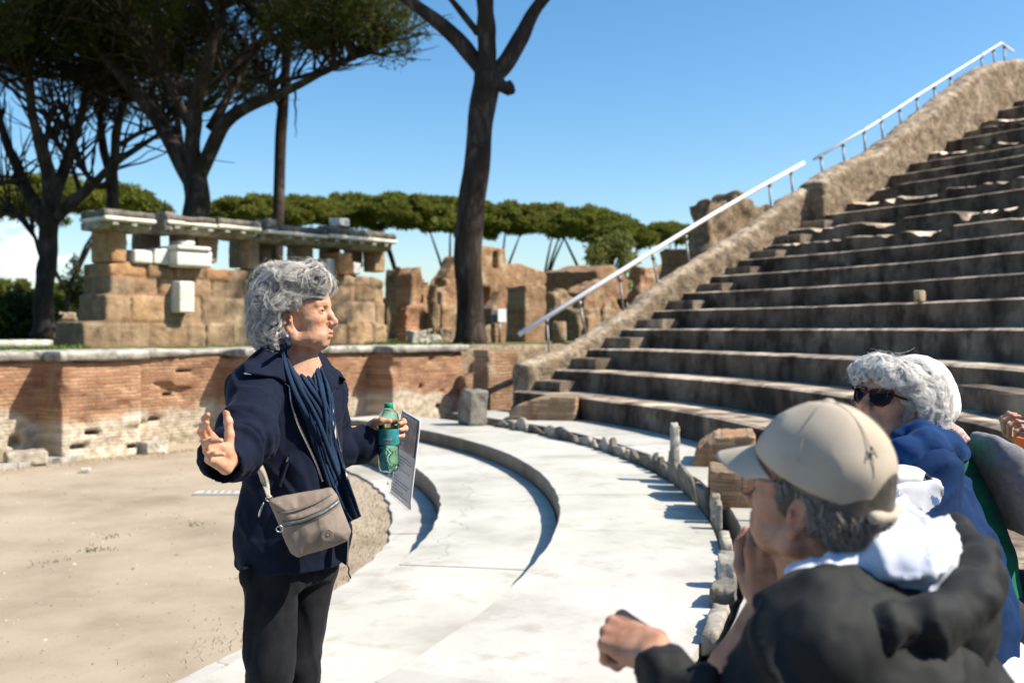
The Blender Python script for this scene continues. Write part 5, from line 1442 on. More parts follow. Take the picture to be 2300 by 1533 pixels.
# left hand: round the bottle, thumb in front
BOT = W(873, 983, 3.10)
ML = hframe((.82, .56, .02), (.0, .0, 1.0), left=True)
WLH = BOT + np.array([-.077, .012, .012])
Vq, Fq, Tq = hand_geo([(48, 66, 45), (50, 68, 45), (52, 68, 45), (54, 68, 40)], [(-.1, .35, -1), (.15, .12, -1), (.7, 0, -.6)], mirror=True, splay=(5, 1, -2, -6), wrist=.07, wdir=np.linalg.inv(ML) @ ((EL - WL) / np.linalg.norm(EL - WL)) * np.array([1, -1, 1]))
Vq = Vq @ ML.T + WLH
Vhd = Vh @ HG.T + HL
V, F, T = join([(Vhd, Fh, Th), (Vb, Fb, np.ones(3)), (Va, Fa, np.ones(3)), (Vl, Fl, np.ones(3)), (Vr, Fr, Tr), (Vq, Fq, Tq)])
put('body', V, F, M_skin, guide, T)
eyes(guide, 'eye', HG, HL - gl)
# jacket ---------------------------------------------------------------------
RA = math.atan2(-.766, -.643)
def zc(py): return W(0, py, 2.87)[2]
def xc(px): return W(px, 0, 2.87)[0]
sJ = SDF((-.86, 2.26, .70), (-.33, 3.26, 1.43), .005)
sJ.loft([(zc(1262), xc(660), 2.87, .156, .132), (zc(1200), xc(662), 2.87, .164, .136), (zc(1150), xc(662), 2.87, .160, .132), (zc(1080), xc(663), 2.87, .150, .122), (zc(1000), xc(658), 2.87, .148, .118),
         (zc(930), xc(653), 2.87, .168, .128), (zc(880), xc(652), 2.87, .178, .118), (zc(842), xc(652), 2.875, .155, .098), (zc(815), xc(650), 2.885, .11, .075), (zc(795), xc(645), 2.90, .075, .055)], RA, .03)
sJ.chain([SR + [.0, .0, -.01], ER, ER * .45 + WR * .55, WR - (WR - ER) * .02], [.070, .062, .056, .050], .03)
sJ.chain([SL, EL, EL * .35 + WL * .65, WL], [.060, .052, .050, .042], .03)
sJ.cap(SR + [.03, .03, .02], W(640, 815, 2.88), .062, .05, .03); sJ.cap(SL, W(690, 815, 2.93), .052, .05, .03)
# folds round the elbow and along the sleeve
ax = (WR - ER) / np.linalg.norm(WR - ER)
for i, (t, r, o) in enumerate(((-.10, .063, .012), (.12, .065, -.008), (.34, .061, .010), (.58, .057, -.006), (.80, .053, .008))):
    c = ER * (1 - t) + WR * t; b1 = np.cross(ax, [0, 0, 1]); b1 /= np.linalg.norm(b1); b2 = np.cross(ax, b1)
    P = [c + ax * (.012 * math.sin(a * 2 + i * 1.7) + o) + (b1 * math.cos(a) + b2 * math.sin(a)) * r for a in np.linspace(i * 1.1, i * 1.1 + 4.4, 12)]
    sJ.chain(P, .007, .012)
axl = (WL - EL)
for i, t in enumerate((.1, .4, .68)):
    c = EL * (1 - t) + WL * t
    P = [c + np.array([.012 * math.sin(a * 2 + i), .053 * math.cos(a), .053 * math.sin(a)]) * (1 - .12 * i) for a in np.linspace(i, i + 4.2, 12)]
    sJ.chain(P, .006, .012)
sJ.loft([(zc(1263), xc(660), 2.87, .159, .135), (zc(1190), xc(662), 2.87, .166, .137)], RA, .004)      # knitted hem band
# openings: neck, right cuff, underside
sJ.cap(W(684, 775, 2.86), W(706, 862, 2.74), .046, .050, .015, op='s')
sJ.cap(W(660, 770, 2.87), W(668, 800, 2.87), .052, .05, .01, op='s')
sJ.cap(WR - ax * .03, WR + ax * .12, .041, .048, .006, op='s')
sJ.loft([(.66, xc(660), 2.87, .132, .108), (zc(1248), xc(660), 2.87, .140, .116)], RA, .006, op='s')
VJ, FJ = sJ.mesh(1)
VJ = creases(VJ, FJ, .013, 10, 3, (.35, -.25, .9)); VJ = creases(VJ, FJ, .007, 17, 4, (-.6, .3, .7)); VJ = folds(VJ, FJ, .002, 14, 4, (1, 1, .7)); VJ = folds(VJ, FJ, .0016, 24, 5, (1, 1, .7))
jacket = put('jacket', VJ, FJ, M_navy, guide, .94 + .12 * fbm(VJ, 6, 2, 2)[:, None] * np.ones(3))
camdir = lambda P: -P * np.array([1, 1, 0]) / np.linalg.norm(P[:2])
def onJ(px, py, lift=0.0, fall=2.72, S=None):
    p = (S or sJ).hit(px, py, 2.3, 3.2)
    if p is None: p = W(px, py, fall)
    return p - np.array([p[0], p[1], p[2] - EYE]) / np.linalg.norm([p[0], p[1], p[2] - EYE]) * lift
def curveJ(pts, lift, fall=2.72, n=30):
    pts = np.array(pts, float); t = np.concatenate([[0], np.cumsum(np.linalg.norm(np.diff(pts, axis=0), axis=1))]); t /= t[-1]
    tt = np.linspace(0, 1, n); q = np.stack([np.interp(tt, t, pts[:, i]) for i in (0, 1)], -1)
    P = np.array([onJ(a, b, 0, fall) for a, b in q])
    for _ in range(4): P[1:-1] = .25 * P[:-2] + .5 * P[1:-1] + .25 * P[2:]
    return P - np.array([P[:, 0], P[:, 1], P[:, 2] - EYE]).T / np.linalg.norm(P - [0, 0, EYE], axis=1)[:, None] * lift
# collar flaps
A = curveJ([(610, 772), (630, 790), (644, 825), (650, 866)], .020, 2.84); B = curveJ([(592, 778), (562, 800), (546, 818), (549, 838)], .020, 2.74)
C = curveJ([(549, 838), (590, 842), (625, 847), (650, 866)], .016, 2.76)
def flap(name, A, B, C, parent, seed):
    n = 22; m = 12
    V, F = patch(A, B, n, m)
    G = V.reshape(n, m, 3); u = np.linspace(0, 1, n)[:, None, None]; v = np.linspace(0, 1, m)[None, :, None]
    cc = np.stack([np.interp(np.linspace(1, 0, m), np.linspace(0, 1, len(C)), C[:, i]) for i in range(3)], -1)
    end = cc - G[-1]
    G = G + end[None] * (np.clip((u - .35) / .65, 0, 1) ** 2)
    tow = -G * np.array([1, 1, 0]); tow /= np.linalg.norm(tow, axis=-1, keepdims=True)
    G = G + tow * (.012 * np.sin(math.pi * v) * (1 - .3 * u)) + tow * .004 * vnoise(G, 30, seed)[..., None]
    V, F2 = thicken(G.reshape(-1, 3), F, .006)
    return put(name, V, F2, M_navy, parent, np.full((len(V), 3), 1.0))
flap('collar_flap', A, B, C, jacket, 3)
A2 = curveJ([(714, 800), (728, 838), (740, 868), (744, 885)], .020, 2.86); B2 = curveJ([(722, 806), (745, 826), (768, 845), (775, 853)], .014, 2.88)
C2 = curveJ([(775, 853), (764, 864), (752, 872), (744, 885)], .014, 2.88)
flap('collar_flap', A2, B2, C2, jacket, 5)
# zips: chain of little teeth on a tape
def zip_line(name, P, parent, step=.006, r=.0028, m=None):
    t = np.concatenate([[0], np.cumsum(np.linalg.norm(np.diff(P, axis=0), axis=1))]); n = int(t[-1] / step)
    tt = np.linspace(0, t[-1], n); Q = np.stack([np.interp(tt, t, P[:, i]) for i in range(3)], -1)
    rr = r * (1 + .35 * (np.arange(n) % 2))
    V, F = many_tubes(Q[None], rr[None], 6)
    return put(name, V, F, m or M_metal, parent, np.ones((len(V), 3)))
zip_line('zip', np.concatenate([C[:-2] , curveJ([(650, 866), (653, 905), (668, 950), (690, 996), (710, 1040), (724, 1080)], .014, 2.7)]) , jacket)
zip_line('zip', C2[::-1] , jacket, r=.0022)
zip_line('zip', curveJ([(748, 925), (760, 990), (772, 1040), (780, 1075)], .008, 2.80), jacket, r=.002)
# loose front edge with its hanging zip pull
a = np.array([W(782, 1195, 2.78), W(781, 1230, 2.78), W(779, 1268, 2.78)]); b = np.array([W(752, 1190, 2.80), W(752, 1225, 2.80), W(756, 1252, 2.80)])
V, F = patch(a, b, 10, 6); V, F = thicken(V, F, .008); put('front_edge', V, F, M_navy, jacket, np.ones((len(V), 3)))
zip_line('zip', np.array([W(783, 1190, 2.775), W(782, 1230, 2.775), W(780, 1268, 2.775)]), jacket, r=.0018)
mb = MB(); mb.tube([W(780, 1268, 2.77) - gl, W(784, 1276, 2.77) - gl, W(783, 1286, 2.77) - gl, W(788, 1298, 2.77) - gl], [.003, .0045, .004, .004], 8, sq=.5); mb.build('zip_pull', M_black, jacket)
# pocket welt
P = curveJ([(652, 1020), (645, 1042), (636, 1068), (628, 1092)], .004)
V, F = many_tubes(P[None], np.full((1, len(P)), .0045), 6); put('pocket_welt', V, F, M_navy, jacket, np.full((len(V), 3), 1.25))
zip_line('pocket_zip', curveJ([(648, 1026), (644, 1036)], .008), jacket, r=.002)
# seam lines of sleeve
P = curveJ([(592, 858), (600, 900), (603, 945), (600, 985)], .0005); V, F = many_tubes(P[None], np.full((1, len(P)), .0022), 5); put('seam', V, F, M_navy, jacket, np.full((len(V), 3), .6))
# trousers and shoes -----------------------------------------------------------
sT = SDF((-.86, 2.58, .03), (-.42, 3.15, .86), .006)
sT.loft([(zc(1230), xc(655), 2.87, .132, .108), (zc(1300), xc(650), 2.87, .132, .110)], RA, .03)
sT.chain([HIPR + [0, 0, .03], KNR, ANR + [0, 0, .02]], [.074, .062, .070], .03); sT.chain([HIPL + [0, 0, .03], KNL, ANL + [0, 0, .02]], [.074, .058, .068], .03)
sT.ell(W(552, 1292, 2.74), (.02, .02, .03), .02)
VT, FT = sT.mesh(1)
VT = creases(VT, FT, .012, 10, 11, (.25, 0, .95)); VT = creases(VT, FT, .006, 14, 13, (.8, -.3, .5)); VT = folds(VT, FT, .002, 20, 12, (1, 1, .5))
put('trousers', VT, FT, M_black, guide, np.ones((len(VT), 3)))
for a_ in (ANR, ANL):
    s = SDF(a_ - [.15, .2, .1], a_ + [.2, .15, .06], .006)
    hx = np.array([.77, -.64, 0]); b_ = np.array([a_[0], a_[1], .035])
    s.chain([b_ - hx * .04, b_ + hx * .10, b_ + hx * .15], [.034, .036, .026], .02); s.cap(b_, b_ + [0, 0, .06], .036, .034, .02)
    V, F = s.mesh(1); V[:, 2] = np.maximum(V[:, 2], .004); put('shoe', V, F, M_black, guide, np.full((len(V), 3), .8))
# scarf ------------------------------------------------------------------------
def scarf_strip(name, ctr, hw, lift, fall, seed, pleats=3.2, parent=None):
    n, m = 46, 26
    ctr = np.array(ctr, float); t = np.linspace(0, 1, len(ctr)); tt = np.linspace(0, 1, n)
    c = np.stack([np.interp(tt, t, ctr[:, i]) for i in (0, 1)], -1); w = np.interp(tt, t, hw)
    for _ in range(4): c[1:-1] = .25 * c[:-2] + .5 * c[1:-1] + .25 * c[2:]
    tg = np.gradient(c, axis=0); tg /= np.linalg.norm(tg, axis=1, keepdims=True); nr = np.stack([-tg[:, 1], tg[:, 0]], -1); nr[nr[:, 0] < 0] *= -1
    G = np.empty((n, m, 3)); v = np.linspace(-1, 1, m)
    dep = np.empty((n, m))
    for i in range(n):
        for j in range(m):
            q = c[i] + nr[i] * w[i] * v[j]
            p = sJ.hit(q[0], q[1], 2.3, 3.1); dep[i, j] = np.nan if p is None else p[1]
    col = np.nanmedian(np.where(np.isnan(dep), np.nan, dep), axis=1)
    for i in range(n):
        if np.isnan(col[i]): col[i] = col[i - 1] if i else fall
    dep = np.where(np.isnan(dep), col[:, None], dep); dep = np.minimum(dep, col[:, None] + .05)
    for _ in range(6):
        dep[1:-1] = .25 * dep[:-2] + .5 * dep[1:-1] + .25 * dep[2:]; dep[:, 1:-1] = .25 * dep[:, :-2] + .5 * dep[:, 1:-1] + .25 * dep[:, 2:]
    for i in range(n):
        for j in range(m):
            q = c[i] + nr[i] * w[i] * v[j]
            ph = pleats * math.pi * (v[j] + .22 * math.sin(tt[i] * 4 + seed) + .16 * math.sin(v[j] * 2.5 + tt[i] * 3 + seed)) + seed
            a1_ = .55 + .45 * math.sin(tt[i] * 7 + v[j] * 2 + seed); d = dep[i, j] - lift - .0105 * a1_ * math.sin(ph) - .0065 * (1 - .6 * a1_) * math.sin(ph * 2.7 + tt[i] * 6 + seed) - .004 * math.sin(ph * .6 - tt[i] * 9) - .012 * (1 - v[j] ** 2)
            G[i, j] = W(q[0], q[1], d)
    V = G.reshape(-1, 3); F = np.array([(i * m + j, i * m + j + 1, (i + 1) * m + j + 1, (i + 1) * m + j) for i in range(n - 1) for j in range(m - 1)])
    V = V + .0025 * fbm(V, 30, seed, 2)[:, None] * np.array([.3, -1, 0])
    V, F = thicken(V, F, .005)
    return V, F
s1 = scarf_strip('a', [(638, 770), (650, 800), (664, 835), (684, 876), (704, 910), (720, 950), (731, 995), (746, 1045), (760, 1088), (778, 1130), (796, 1166)], [11, 17, 23, 28, 30, 27, 23, 23, 24, 21, 16], .016, 2.72, 1, 2.7)
s2 = scarf_strip('b', [(703, 794), (712, 830), (723, 865), (733, 905), (738, 950), (738, 1000)], [8, 12, 17, 17, 14, 10], .012, 2.80, 4, 1.9)
s3 = scarf_strip('c', [(694, 905), (704, 950), (718, 1000), (732, 1040)], [12, 14, 14, 10], .006, 2.75, 7, 2.0)
V, F, T = join([(s1[0], s1[1], np.ones(3)), (s2[0], s2[1], np.ones(3) * 1.05), (s3[0], s3[1], np.ones(3) * .8)])
put('scarf', V, F, M_scarf, guide, T)
# beige strap across the chest, seen between scarf and jacket
P = np.array([onJ(x, y, .012, 2.84) for x, y in ((746, 925), (748, 955), (750, 985))])
# hair -------------------------------------------------------------------------
def hair_volume(ells, cuts, h=.004, lo=(-.17, -.15, -.13), hi=(.13, .15, .20)):
    s = SDF(lo, hi, h)
    for c, r in ells: s.ell(c, r, .022)
    for c, r in cuts: s.ell(c, r, .008, op='s')
    return s
hair_e = [((-.028, 0, .066), (.100, .096, .092)), ((.026, 0, .106), (.066, .080, .055)), ((-.066, 0, .020), (.066, .096, .090)), ((-.060, .0, -.035), (.066, .095, .052)), ((.056, .0, .108), (.033, .062, .034)),
          ((-.020, -.070, .030), (.045, .036, .060)), ((-.020, .070, .030), (.045, .036, .060)), ((-.040, -.072, -.030), (.045, .030, .045)), ((-.040, .072, -.030), (.045, .030, .045)), ((-.05, .0, .115), (.06, .07, .040))]
hair_c = [((.080, 0, .015), (.062, .090, .066)), ((.010, -.085, -.004), (.027, .045, .036)), ((.010, .085, -.004), (.027, .045, .036)), ((.05, -.07, .02), (.045, .05, .05)), ((.05, .07, .02), (.045, .05, .05)), ((0, 0, -.12), (.06, .08, .05))]
sHr = hair_volume(hair_e, hair_c)
P = np.stack(np.broadcast_arrays(*sHr.grid()[1:]), -1)
sHr.f += (.013 * fbm(P, 24, 5, 2)).astype(np.float32)
Vv, Fv = sHr.mesh(1)
g = .42 + .25 * fbm(Vv, 60, 4, 2)
hair = put('hair', Vv @ HG.T + HL, Fv, M_hairg, guide, np.stack([g * .30, g * .285, g * .265], -1))
rh = np.random.default_rng(3)
ear_free = lambda p: (np.abs(p[..., 1]) > .035) & (p[..., 0] > -.009) & (p[..., 0] < .05) & (p[..., 2] < .022) | (p[..., 0] > .045) & (p[..., 2] < .060)
def flow_g(p):
    c = np.array([.05, 0, .17]); d = p - c; d = d + np.array([0, 0, -.05]); d[:, 0] -= .05
    return d / (np.linalg.norm(d, axis=1, keepdims=True) + 1e-9)
V1, F1, T1 = strands(sHr, Vv, flow_g, rh, 600, 34, .0070, 14, .17, .00050, ((.11, .103, .095), (.96, .93, .86)), lift=.006, spread=.0042, jit=.45, avoid=ear_free)
V2, F2, T2 = strands(sHr, Vv[Vv[:, 2] > -.06], flow_g, rh, 240, 22, .0060, 14, .32, .00046, ((.20, .19, .175), (.96, .93, .87)), lift=.011, spread=.0036, jit=.8, avoid=ear_free)
V3, F3, T3 = strands(sHr, Vv, flow_g, rh, 420, 2, .008, 11, .26, .00024, ((.4, .39, .37), (.8, .78, .75)), lift=.020, spread=.007, jit=1.1, avoid=ear_free)
V, F, T = join([(V1, F1, T1), (V2, F2, T2), (V3, F3, T3)])
put('curl', V @ HG.T + HL, F, M_hairg, hair, T)
# earring
e = HG @ np.array([.001, -.083, -.043]) + HL
s = SDF(e - .02, e + .02, .0012); s.ell(e, .0045, .002); s.cap(e + [0, 0, .004], e + [.001, .004, .016], .0009, k=.001)
V, F = s.mesh(1); put('earring', V, F, mat('violet_bead', [(.20, .16, .75), (.5, .5, .9)], scale=150, rough=.1, bump=0, spec=.8), guide)
# ---- crossbody bag
bag = tag(empty('crossbody_bag', tuple(W(700, 1170, 2.66))), 'taupe nylon crossbody bag hanging at the guide\'s hip', 'bag')
bo = np.array(bag.location)
be = np.array([.955, .297, 0]); bn = np.array([.297, -.955, 0])
def bl(px, py, off=0.0):
    """pixel -> (u, z) on the bag plane moved out by off"""
    k = np.array([(px - 1150) / FPX, 1, -(py - HOR) / FPX]); o = bo + bn * off
    t = ((o - [0, 0, EYE]) @ bn) / (k @ bn); p = np.array([0, 0, EYE]) + k * t - bo
    return np.array([p @ be, p[2]])
def bw(u, z, off): return be * u + bn * off + np.array([0, 0, z])
poly = [bl(*p) for p in ((602, 1122), (640, 1112), (700, 1102), (745, 1094), (757, 1110), (772, 1150), (788, 1190), (781, 1212), (740, 1228), (700, 1240), (668, 1250), (652, 1240), (640, 1215), (625, 1175))]
s = SDF((-.20, -.085, -.16), (.17, .085, .12), .0035)
sl, X, Y, Z = s.grid()
d2 = poly_sdf(poly, X + 0 * Z, Z + 0 * X)
th = .040 * np.sqrt(np.clip(-d2 / .06, 0, 1)) * (1 + .25 * np.clip(-Z / .08, -1, 1))
Pn = np.stack(np.broadcast_arrays(X, Y * 0, Z), -1)
wr = .0050 * (1 - 2.2 * np.abs(fbm(Pn * np.array([1, 1, .45]), 26, 4, 3)))
s.f = np.maximum(d2, (np.abs(Y) - th - .006 - wr)).astype(np.float32)
# fold between flap and pocket
for a_, b_ in zip(*[[bl(*p) for p in q] for q in (((622, 1151), (660, 1146), (705, 1130)), ((660, 1146), (705, 1130), (746, 1109)))]):
    s.cap((a_[0], .040, a_[1]), (b_[0], .040, b_[1]), .0075, k=.006, op='s')
V, F = s.mesh(2)
def bagput(name, V, F, m, parent=bag, T=None): return mesh_obj(name, V[:, 0:1] * be + V[:, 1:2] * bn + V[:, 2:3] * np.array([0, 0, 1.0]), F, m, parent, True, np.ones((len(V), 3)) if T is None else T)
bagput('pouch', V, F, M_taupe, T=(1 + .12 * fbm(V, 14, 3, 2))[:, None] * np.ones(3))
def bsurf(px, py, lift):
    u, z = bl(px, py, .03)
    yy = np.arange(.08, -.02, -.001); v = s.sample(np.stack([yy * 0 + u, yy, yy * 0 + z], -1)); i = np.argmax(v < 0)
    return np.array([u, yy[i] + lift, z])
def bline(pts, lift, n=30):
    pts = np.array(pts, float); t = np.linspace(0, 1, len(pts)); tt = np.linspace(0, 1, n)
    P = np.array([bsurf(np.interp(a, t, pts[:, 0]), np.interp(a, t, pts[:, 1]), lift) for a in tt])
    for _ in range(5): P[1:-1] = .25 * P[:-2] + .5 * P[1:-1] + .25 * P[2:]
    return P
P = bline([(637, 1177), (680, 1166), (725, 1148), (761, 1127)], .002, 90)
V, F = many_tubes(P[None], (.0042 * (1 + .25 * (np.arange(90) % 2)))[None], 6); bagput('zip', V, F, M_gun)
for dy in (-7, 7):
    P = bline([(636, 1177 + dy), (680, 1166 + dy), (725, 1148 + dy), (762, 1127 + dy)], .001); V, F = many_tubes(P[None], np.full((1, 30), .0022), 5); bagput('zip_border', V, F, M_taupe, T=np.full((len(V), 3), .72))
P = bline([(623, 1152), (660, 1147), (705, 1131), (746, 1110)], .001); V, F = many_tubes(P[None], np.full((1, 30), .0026), 5); bagput('flap_hem', V, F, M_taupe, T=np.full((len(V), 3), .8))
# round embossed badge
c = bsurf(733, 1198, .002)
mbb = MB(); k = 40; a = np.linspace(0, 2 * math.pi, k, endpoint=False)
rings_ = [(0.0001, .0030), (.004, .0035), (.0045, .0018), (.0058, .0018), (.0062, .0034), (.0072, .0030), (.0105, .0030), (.0142, .0034), (.0160, .0036), (.0172, .0026), (.0176, -.004)]
VV = np.concatenate([np.stack([c[0] + r * np.cos(a), np.full(k, c[1] + y), c[2] + r * np.sin(a)], -1) for r, y in rings_])
FF = np.array([(i * k + j, i * k + (j + 1) % k, (i + 1) * k + (j + 1) % k, (i + 1) * k + j) for i in range(len(rings_) - 1) for j in range(k)])
badge = bagput('badge', VV, FF, mat('badge_rubber', [(.15, .125, .10), (.18, .15, .12)], bump=.1, scale=80, rough=.5, tint=True))
VS = []; FS = []; n0 = 0
for i in range(14):       # raised letters round the rim
    t = i / 14 * 2 * math.pi + .12; u1 = np.array([-math.sin(t), 0, math.cos(t)]); r1_ = np.array([math.cos(t), 0, math.sin(t)]); o = c + r1_ * .0122 + np.array([0, .0042, 0])
    for dx, dz, w_, h_ in ((0, 0, .0012, .0036), (.0012 if i % 2 else 0, .0012 if i % 3 else -.0012, .0022, .0010)):
        for sx in (-1, 1):
            for sz in (-1, 1):
                VS.append(o + u1 * (dx + sx * w_ / 2) + r1_ * (dz + sz * h_ / 2))
        FS.append((n0, n0 + 1, n0 + 3, n0 + 2)); n0 += 4
bagput('lettering', np.array(VS), np.array(FS), mat('badge_relief', [(.26, .22, .18)], bump=0), badge)
# metal rings and strap
def torus(c, R, r, e1, e2, k=20):
    a = np.linspace(0, 2 * math.pi, k + 1); return np.array([c + R * (np.cos(t) * e1 + np.sin(t) * e2) for t in a]), r
for (px, py, rr) in ((625, 1178, .0085), (604, 1117, .008)):
    q = bsurf(px, py, .004) if px > 610 else np.array([*bl(px, py)[:1], .012, bl(px, py)[1]])
    P, r = torus(q, rr, .0016, np.array([1, 0, 0]), np.array([0, .3, .95])); V, F = many_tubes(P[None], np.full((1, len(P)), r), 6); bagput('ring', V, F, M_metal)
A_ = np.array([onJ(x, y, .010, 2.72) for x, y in ((574, 1040), (580, 1060), (587, 1082), (597, 1116))]); B_ = np.array([onJ(x, y, .010, 2.72) for x, y in ((588, 1040), (596, 1058), (603, 1080), (608, 1113))])
A_ = np.concatenate([[W(562, 985, A_[0][1] + .02)], A_]); B_ = np.concatenate([[W(572, 985, B_[0][1] + .02)], B_])
for q in (A_, B_): q[4] = bo + bw(*bl(600 if q is A_ else 608, 1117), .012)
V, F = patch(A_, B_, 24, 5); V, F = thicken(V, F, .003); mesh_obj('strap', V - bo, F, M_strap, bag, tint=np.ones((len(V), 3)))
A_ = np.array([onJ(x, y, .014, 2.83) for x, y in ((744, 918), (747, 950), (749, 985))]); B_ = np.array([onJ(x, y, .014, 2.83) for x, y in ((748, 918), (752, 950), (755, 985))])
V, F = patch(A_, B_, 12, 4); V, F = thicken(V, F, .003); mesh_obj('strap', V - bo, F, M_strap, bag, tint=np.full((len(V), 3), 1.6))
mb = MB(); mb.tube([W(592, 1128, 2.66) - bo, W(584, 1150, 2.67) - bo, W(582, 1160, 2.67) - bo], [.003, .005, .003], 6, sq=.4); mb.build('zip_tag', M_metal, bag)
# ---- bottle
bottle = tag(empty('water_bottle', tuple(BOT - [0, 0, .105])), 'half full green plastic water bottle in the guide\'s left hand', 'bottle')
def plastic(name, col, rough=.05, trans=1.0, ior=1.33):
    return mat(name, [col, col], bump=0, rough=rough, trans=trans, ior=ior, spec=.5)
M_pet = plastic('green_plastic', (.72, .97, .88)); M_water = plastic('water', (.80, .98, .92), ior=1.33)
def lathe(prof, k=36, lob=0.0):
    a = np.linspace(0, 2 * math.pi, k, endpoint=False)
    V = np.concatenate([np.stack([(r + (lob * r * np.cos(a * 5) if z < .02 else 0)) * np.cos(a), (r + (lob * r * np.cos(a * 5) if z < .02 else 0)) * np.sin(a), np.full(k, z)], -1) for r, z in prof])
    F = np.array([(i * k + j, i * k + (j + 1) % k, (i + 1) * k + (j + 1) % k, (i + 1) * k + j) for i in range(len(prof) - 1) for j in range(k)])
    return V, F
outer = [(.0005, .006), (.018, .001), (.027, .004), (.0315, .016), (.0320, .030), (.0308, .045), (.0320, .060), (.0322, .074), (.0300, .079), (.0322, .084), (.0318, .135), (.0325, .150), (.0320, .166), (.0285, .180), (.0215, .190), (.0150, .195), (.0135, .200)]
inner = [(max(r - .0009, .0004), z + (.0012 if z < .03 else 0)) for r, z in outer][::-1]
V, F = lathe(outer + inner, lob=.07); mesh_obj('shell', V, F, M_pet, bottle)
wp = [(max(r - .0011, .0003), z + .0014) for r, z in outer if z < .078] + [(.0305, .080), (.0003, .080)]
V, F = lathe(wp, lob=.07); mesh_obj('water', V, F, M_water, bottle)
V, F = lathe([(.0325, .086), (.0327, .087), (.0324, .134), (.0322, .135)], 48)
def label_extra(nt, bs, vec):
    pass
M_label = mat('blue_label', [(.03, .24, .25), (.05, .32, .33), (.09, .42, .42)], scale=60, bump=0, rough=.3, trans=.35)
mesh_obj('label', V, F, M_label, bottle)
V, F = lathe([(.0005, .2135), (.0125, .2135), (.0140, .212), (.0140, .199), (.0135, .1985)], 40); r_ = np.hypot(V[:, 0], V[:, 1]); V[:, :2] *= (1 + .03 * np.cos(np.arctan2(V[:, 1], V[:, 0]) * 20) * (r_ > .0135))[:, None]
mesh_obj('cap', V, F, mat('green_cap', [(.01, .24, .13), (.015, .28, .16)], bump=0, rough=.35), bottle)
def lettering(txt, size, loc, rot, m, parent, name='lettering', bend=None, sx=1.0):
    cu = bpy.data.curves.new('text', 'FONT'); cu.body = txt; cu.size = size; cu.align_x = 'CENTER'; cu.align_y = 'CENTER'; cu.extrude = .0002
    o = bpy.data.objects.new('text', cu); COL.objects.link(o)
    dg = bpy.context.evaluated_depsgraph_get(); me = bpy.data.meshes.new_from_object(o.evaluated_get(dg))
    bpy.data.objects.remove(o); bpy.data.curves.remove(cu)
    V = np.array([v.co for v in me.vertices]); F = [tuple(p.vertices) for p in me.polygons]; V[:, 0] *= sx
    if bend:
        a = V[:, 0] / bend - math.pi / 2; V = np.stack([(bend + V[:, 2]) * np.cos(a), (bend + V[:, 2]) * np.sin(a), V[:, 1]], -1)
    V = V @ np.asarray(rot).T + np.array(loc)
    return mesh_obj(name, V, F, m, parent, smooth=False)
M_print = mat('white_print', [(.55, .62, .62)], bump=0)
I3 = np.eye(3)
lettering('FERRO', .009, (0, 0, .104), I3, M_print, bottle, bend=.0329)
lettering('ml 500   e', .005, (0, 0, .093), I3, M_print, bottle, bend=.0329)
V, F = lathe([(.0329, .0885), (.0331, .0886), (.0331, .1005), (.0329, .1006)], 200); a_ = np.degrees(np.arctan2(V[:, 1], V[:, 0])); 
# ---- document sleeve
fold = tag(empty('document_folder', tuple(W(908, 1030, 3.22))), 'clear plastic sleeve of printed sheets held in the guide\'s left hand', 'folder')
fo = np.array(fold.location)
q = np.array([W(900, 913, 3.36), W(945, 941, 3.15), W(924, 1150, 3.13), W(869, 1105, 3.36)])      # tl, tr, br, bl
e1 = (q[1] + q[2] - q[0] - q[3]) / 2; e2 = (q[0] + q[1] - q[2] - q[3]) / 2; cN = np.cross(e1, e2); cN /= np.linalg.norm(cN)
if cN @ (np.array([0, 0, EYE]) - fo) < 0: cN = -cN
def fpt(u, v, off=0.0):
    a = q[0] * (1 - u) + q[1] * u; b = q[3] * (1 - u) + q[2] * u
    return a * (1 - v) + b * v + cN * off - fo
def fgrid(u0, u1, v0, v1, off, n=14, m=10, th=.0012, wob=.0):
    us = np.linspace(u0, u1, m); vs = np.linspace(v0, v1, n)
    V = np.array([fpt(u, v, off + wob * math.sin(u * 5 + v * 3)) for v in vs for u in us]); F = np.array([(i * m + j, i * m + j + 1, (i + 1) * m + j + 1, (i + 1) * m + j) for i in range(n - 1) for j in range(m - 1)])
    return thicken(V, F, th)
V, F = fgrid(.14, .97, .02, .98, 0, wob=.002, th=.004); mesh_obj('paper', V, F, mat('paper', [(.62, .60, .57), (.70, .68, .66)], bump=0, rough=.6), fold)
V, F = fgrid(.16, .95, .03, .44, .003, wob=.002); mesh_obj('printed_picture', V, F, mat('picture_ink', [(.02, .05, .09), (.05, .12, .18), (.22, .28, .30)], scale=30, detail=5, bump=0, rough=.25, ramp=(.35, .75)), fold)
V, F = fgrid(0, 1, 0, 1, .0055, wob=.002, th=.0006); mesh_obj('plastic_cover', V, F, mat('clear_film', [(.9, .92, .95)], bump=.25, bscale=60, bdist=.002, rough=.08, trans=1.0, ior=1.1, alpha=.10), fold)
mbb = MB()
rf = np.random.default_rng(8)
VS = []; FS = []
for i in range(13):
    v = .50 + i * .034
    if i in (5,): continue
    u0 = .24; 
    while u0 < .86:
        w_ = rf.uniform(.03, .10); VS += [fpt(u0, v, .0062), fpt(u0 + w_, v, .0062), fpt(u0 + w_, v + .010, .0062), fpt(u0, v + .010, .0062)]; FS.append(tuple(range(len(VS) - 4, len(VS)))); u0 += w_ + .02
        if rf.random() < .12: break
mesh_obj('printed_text', np.array(VS), FS, mat('text_ink', [(.16, .15, .17)], bump=0), fold, smooth=False)
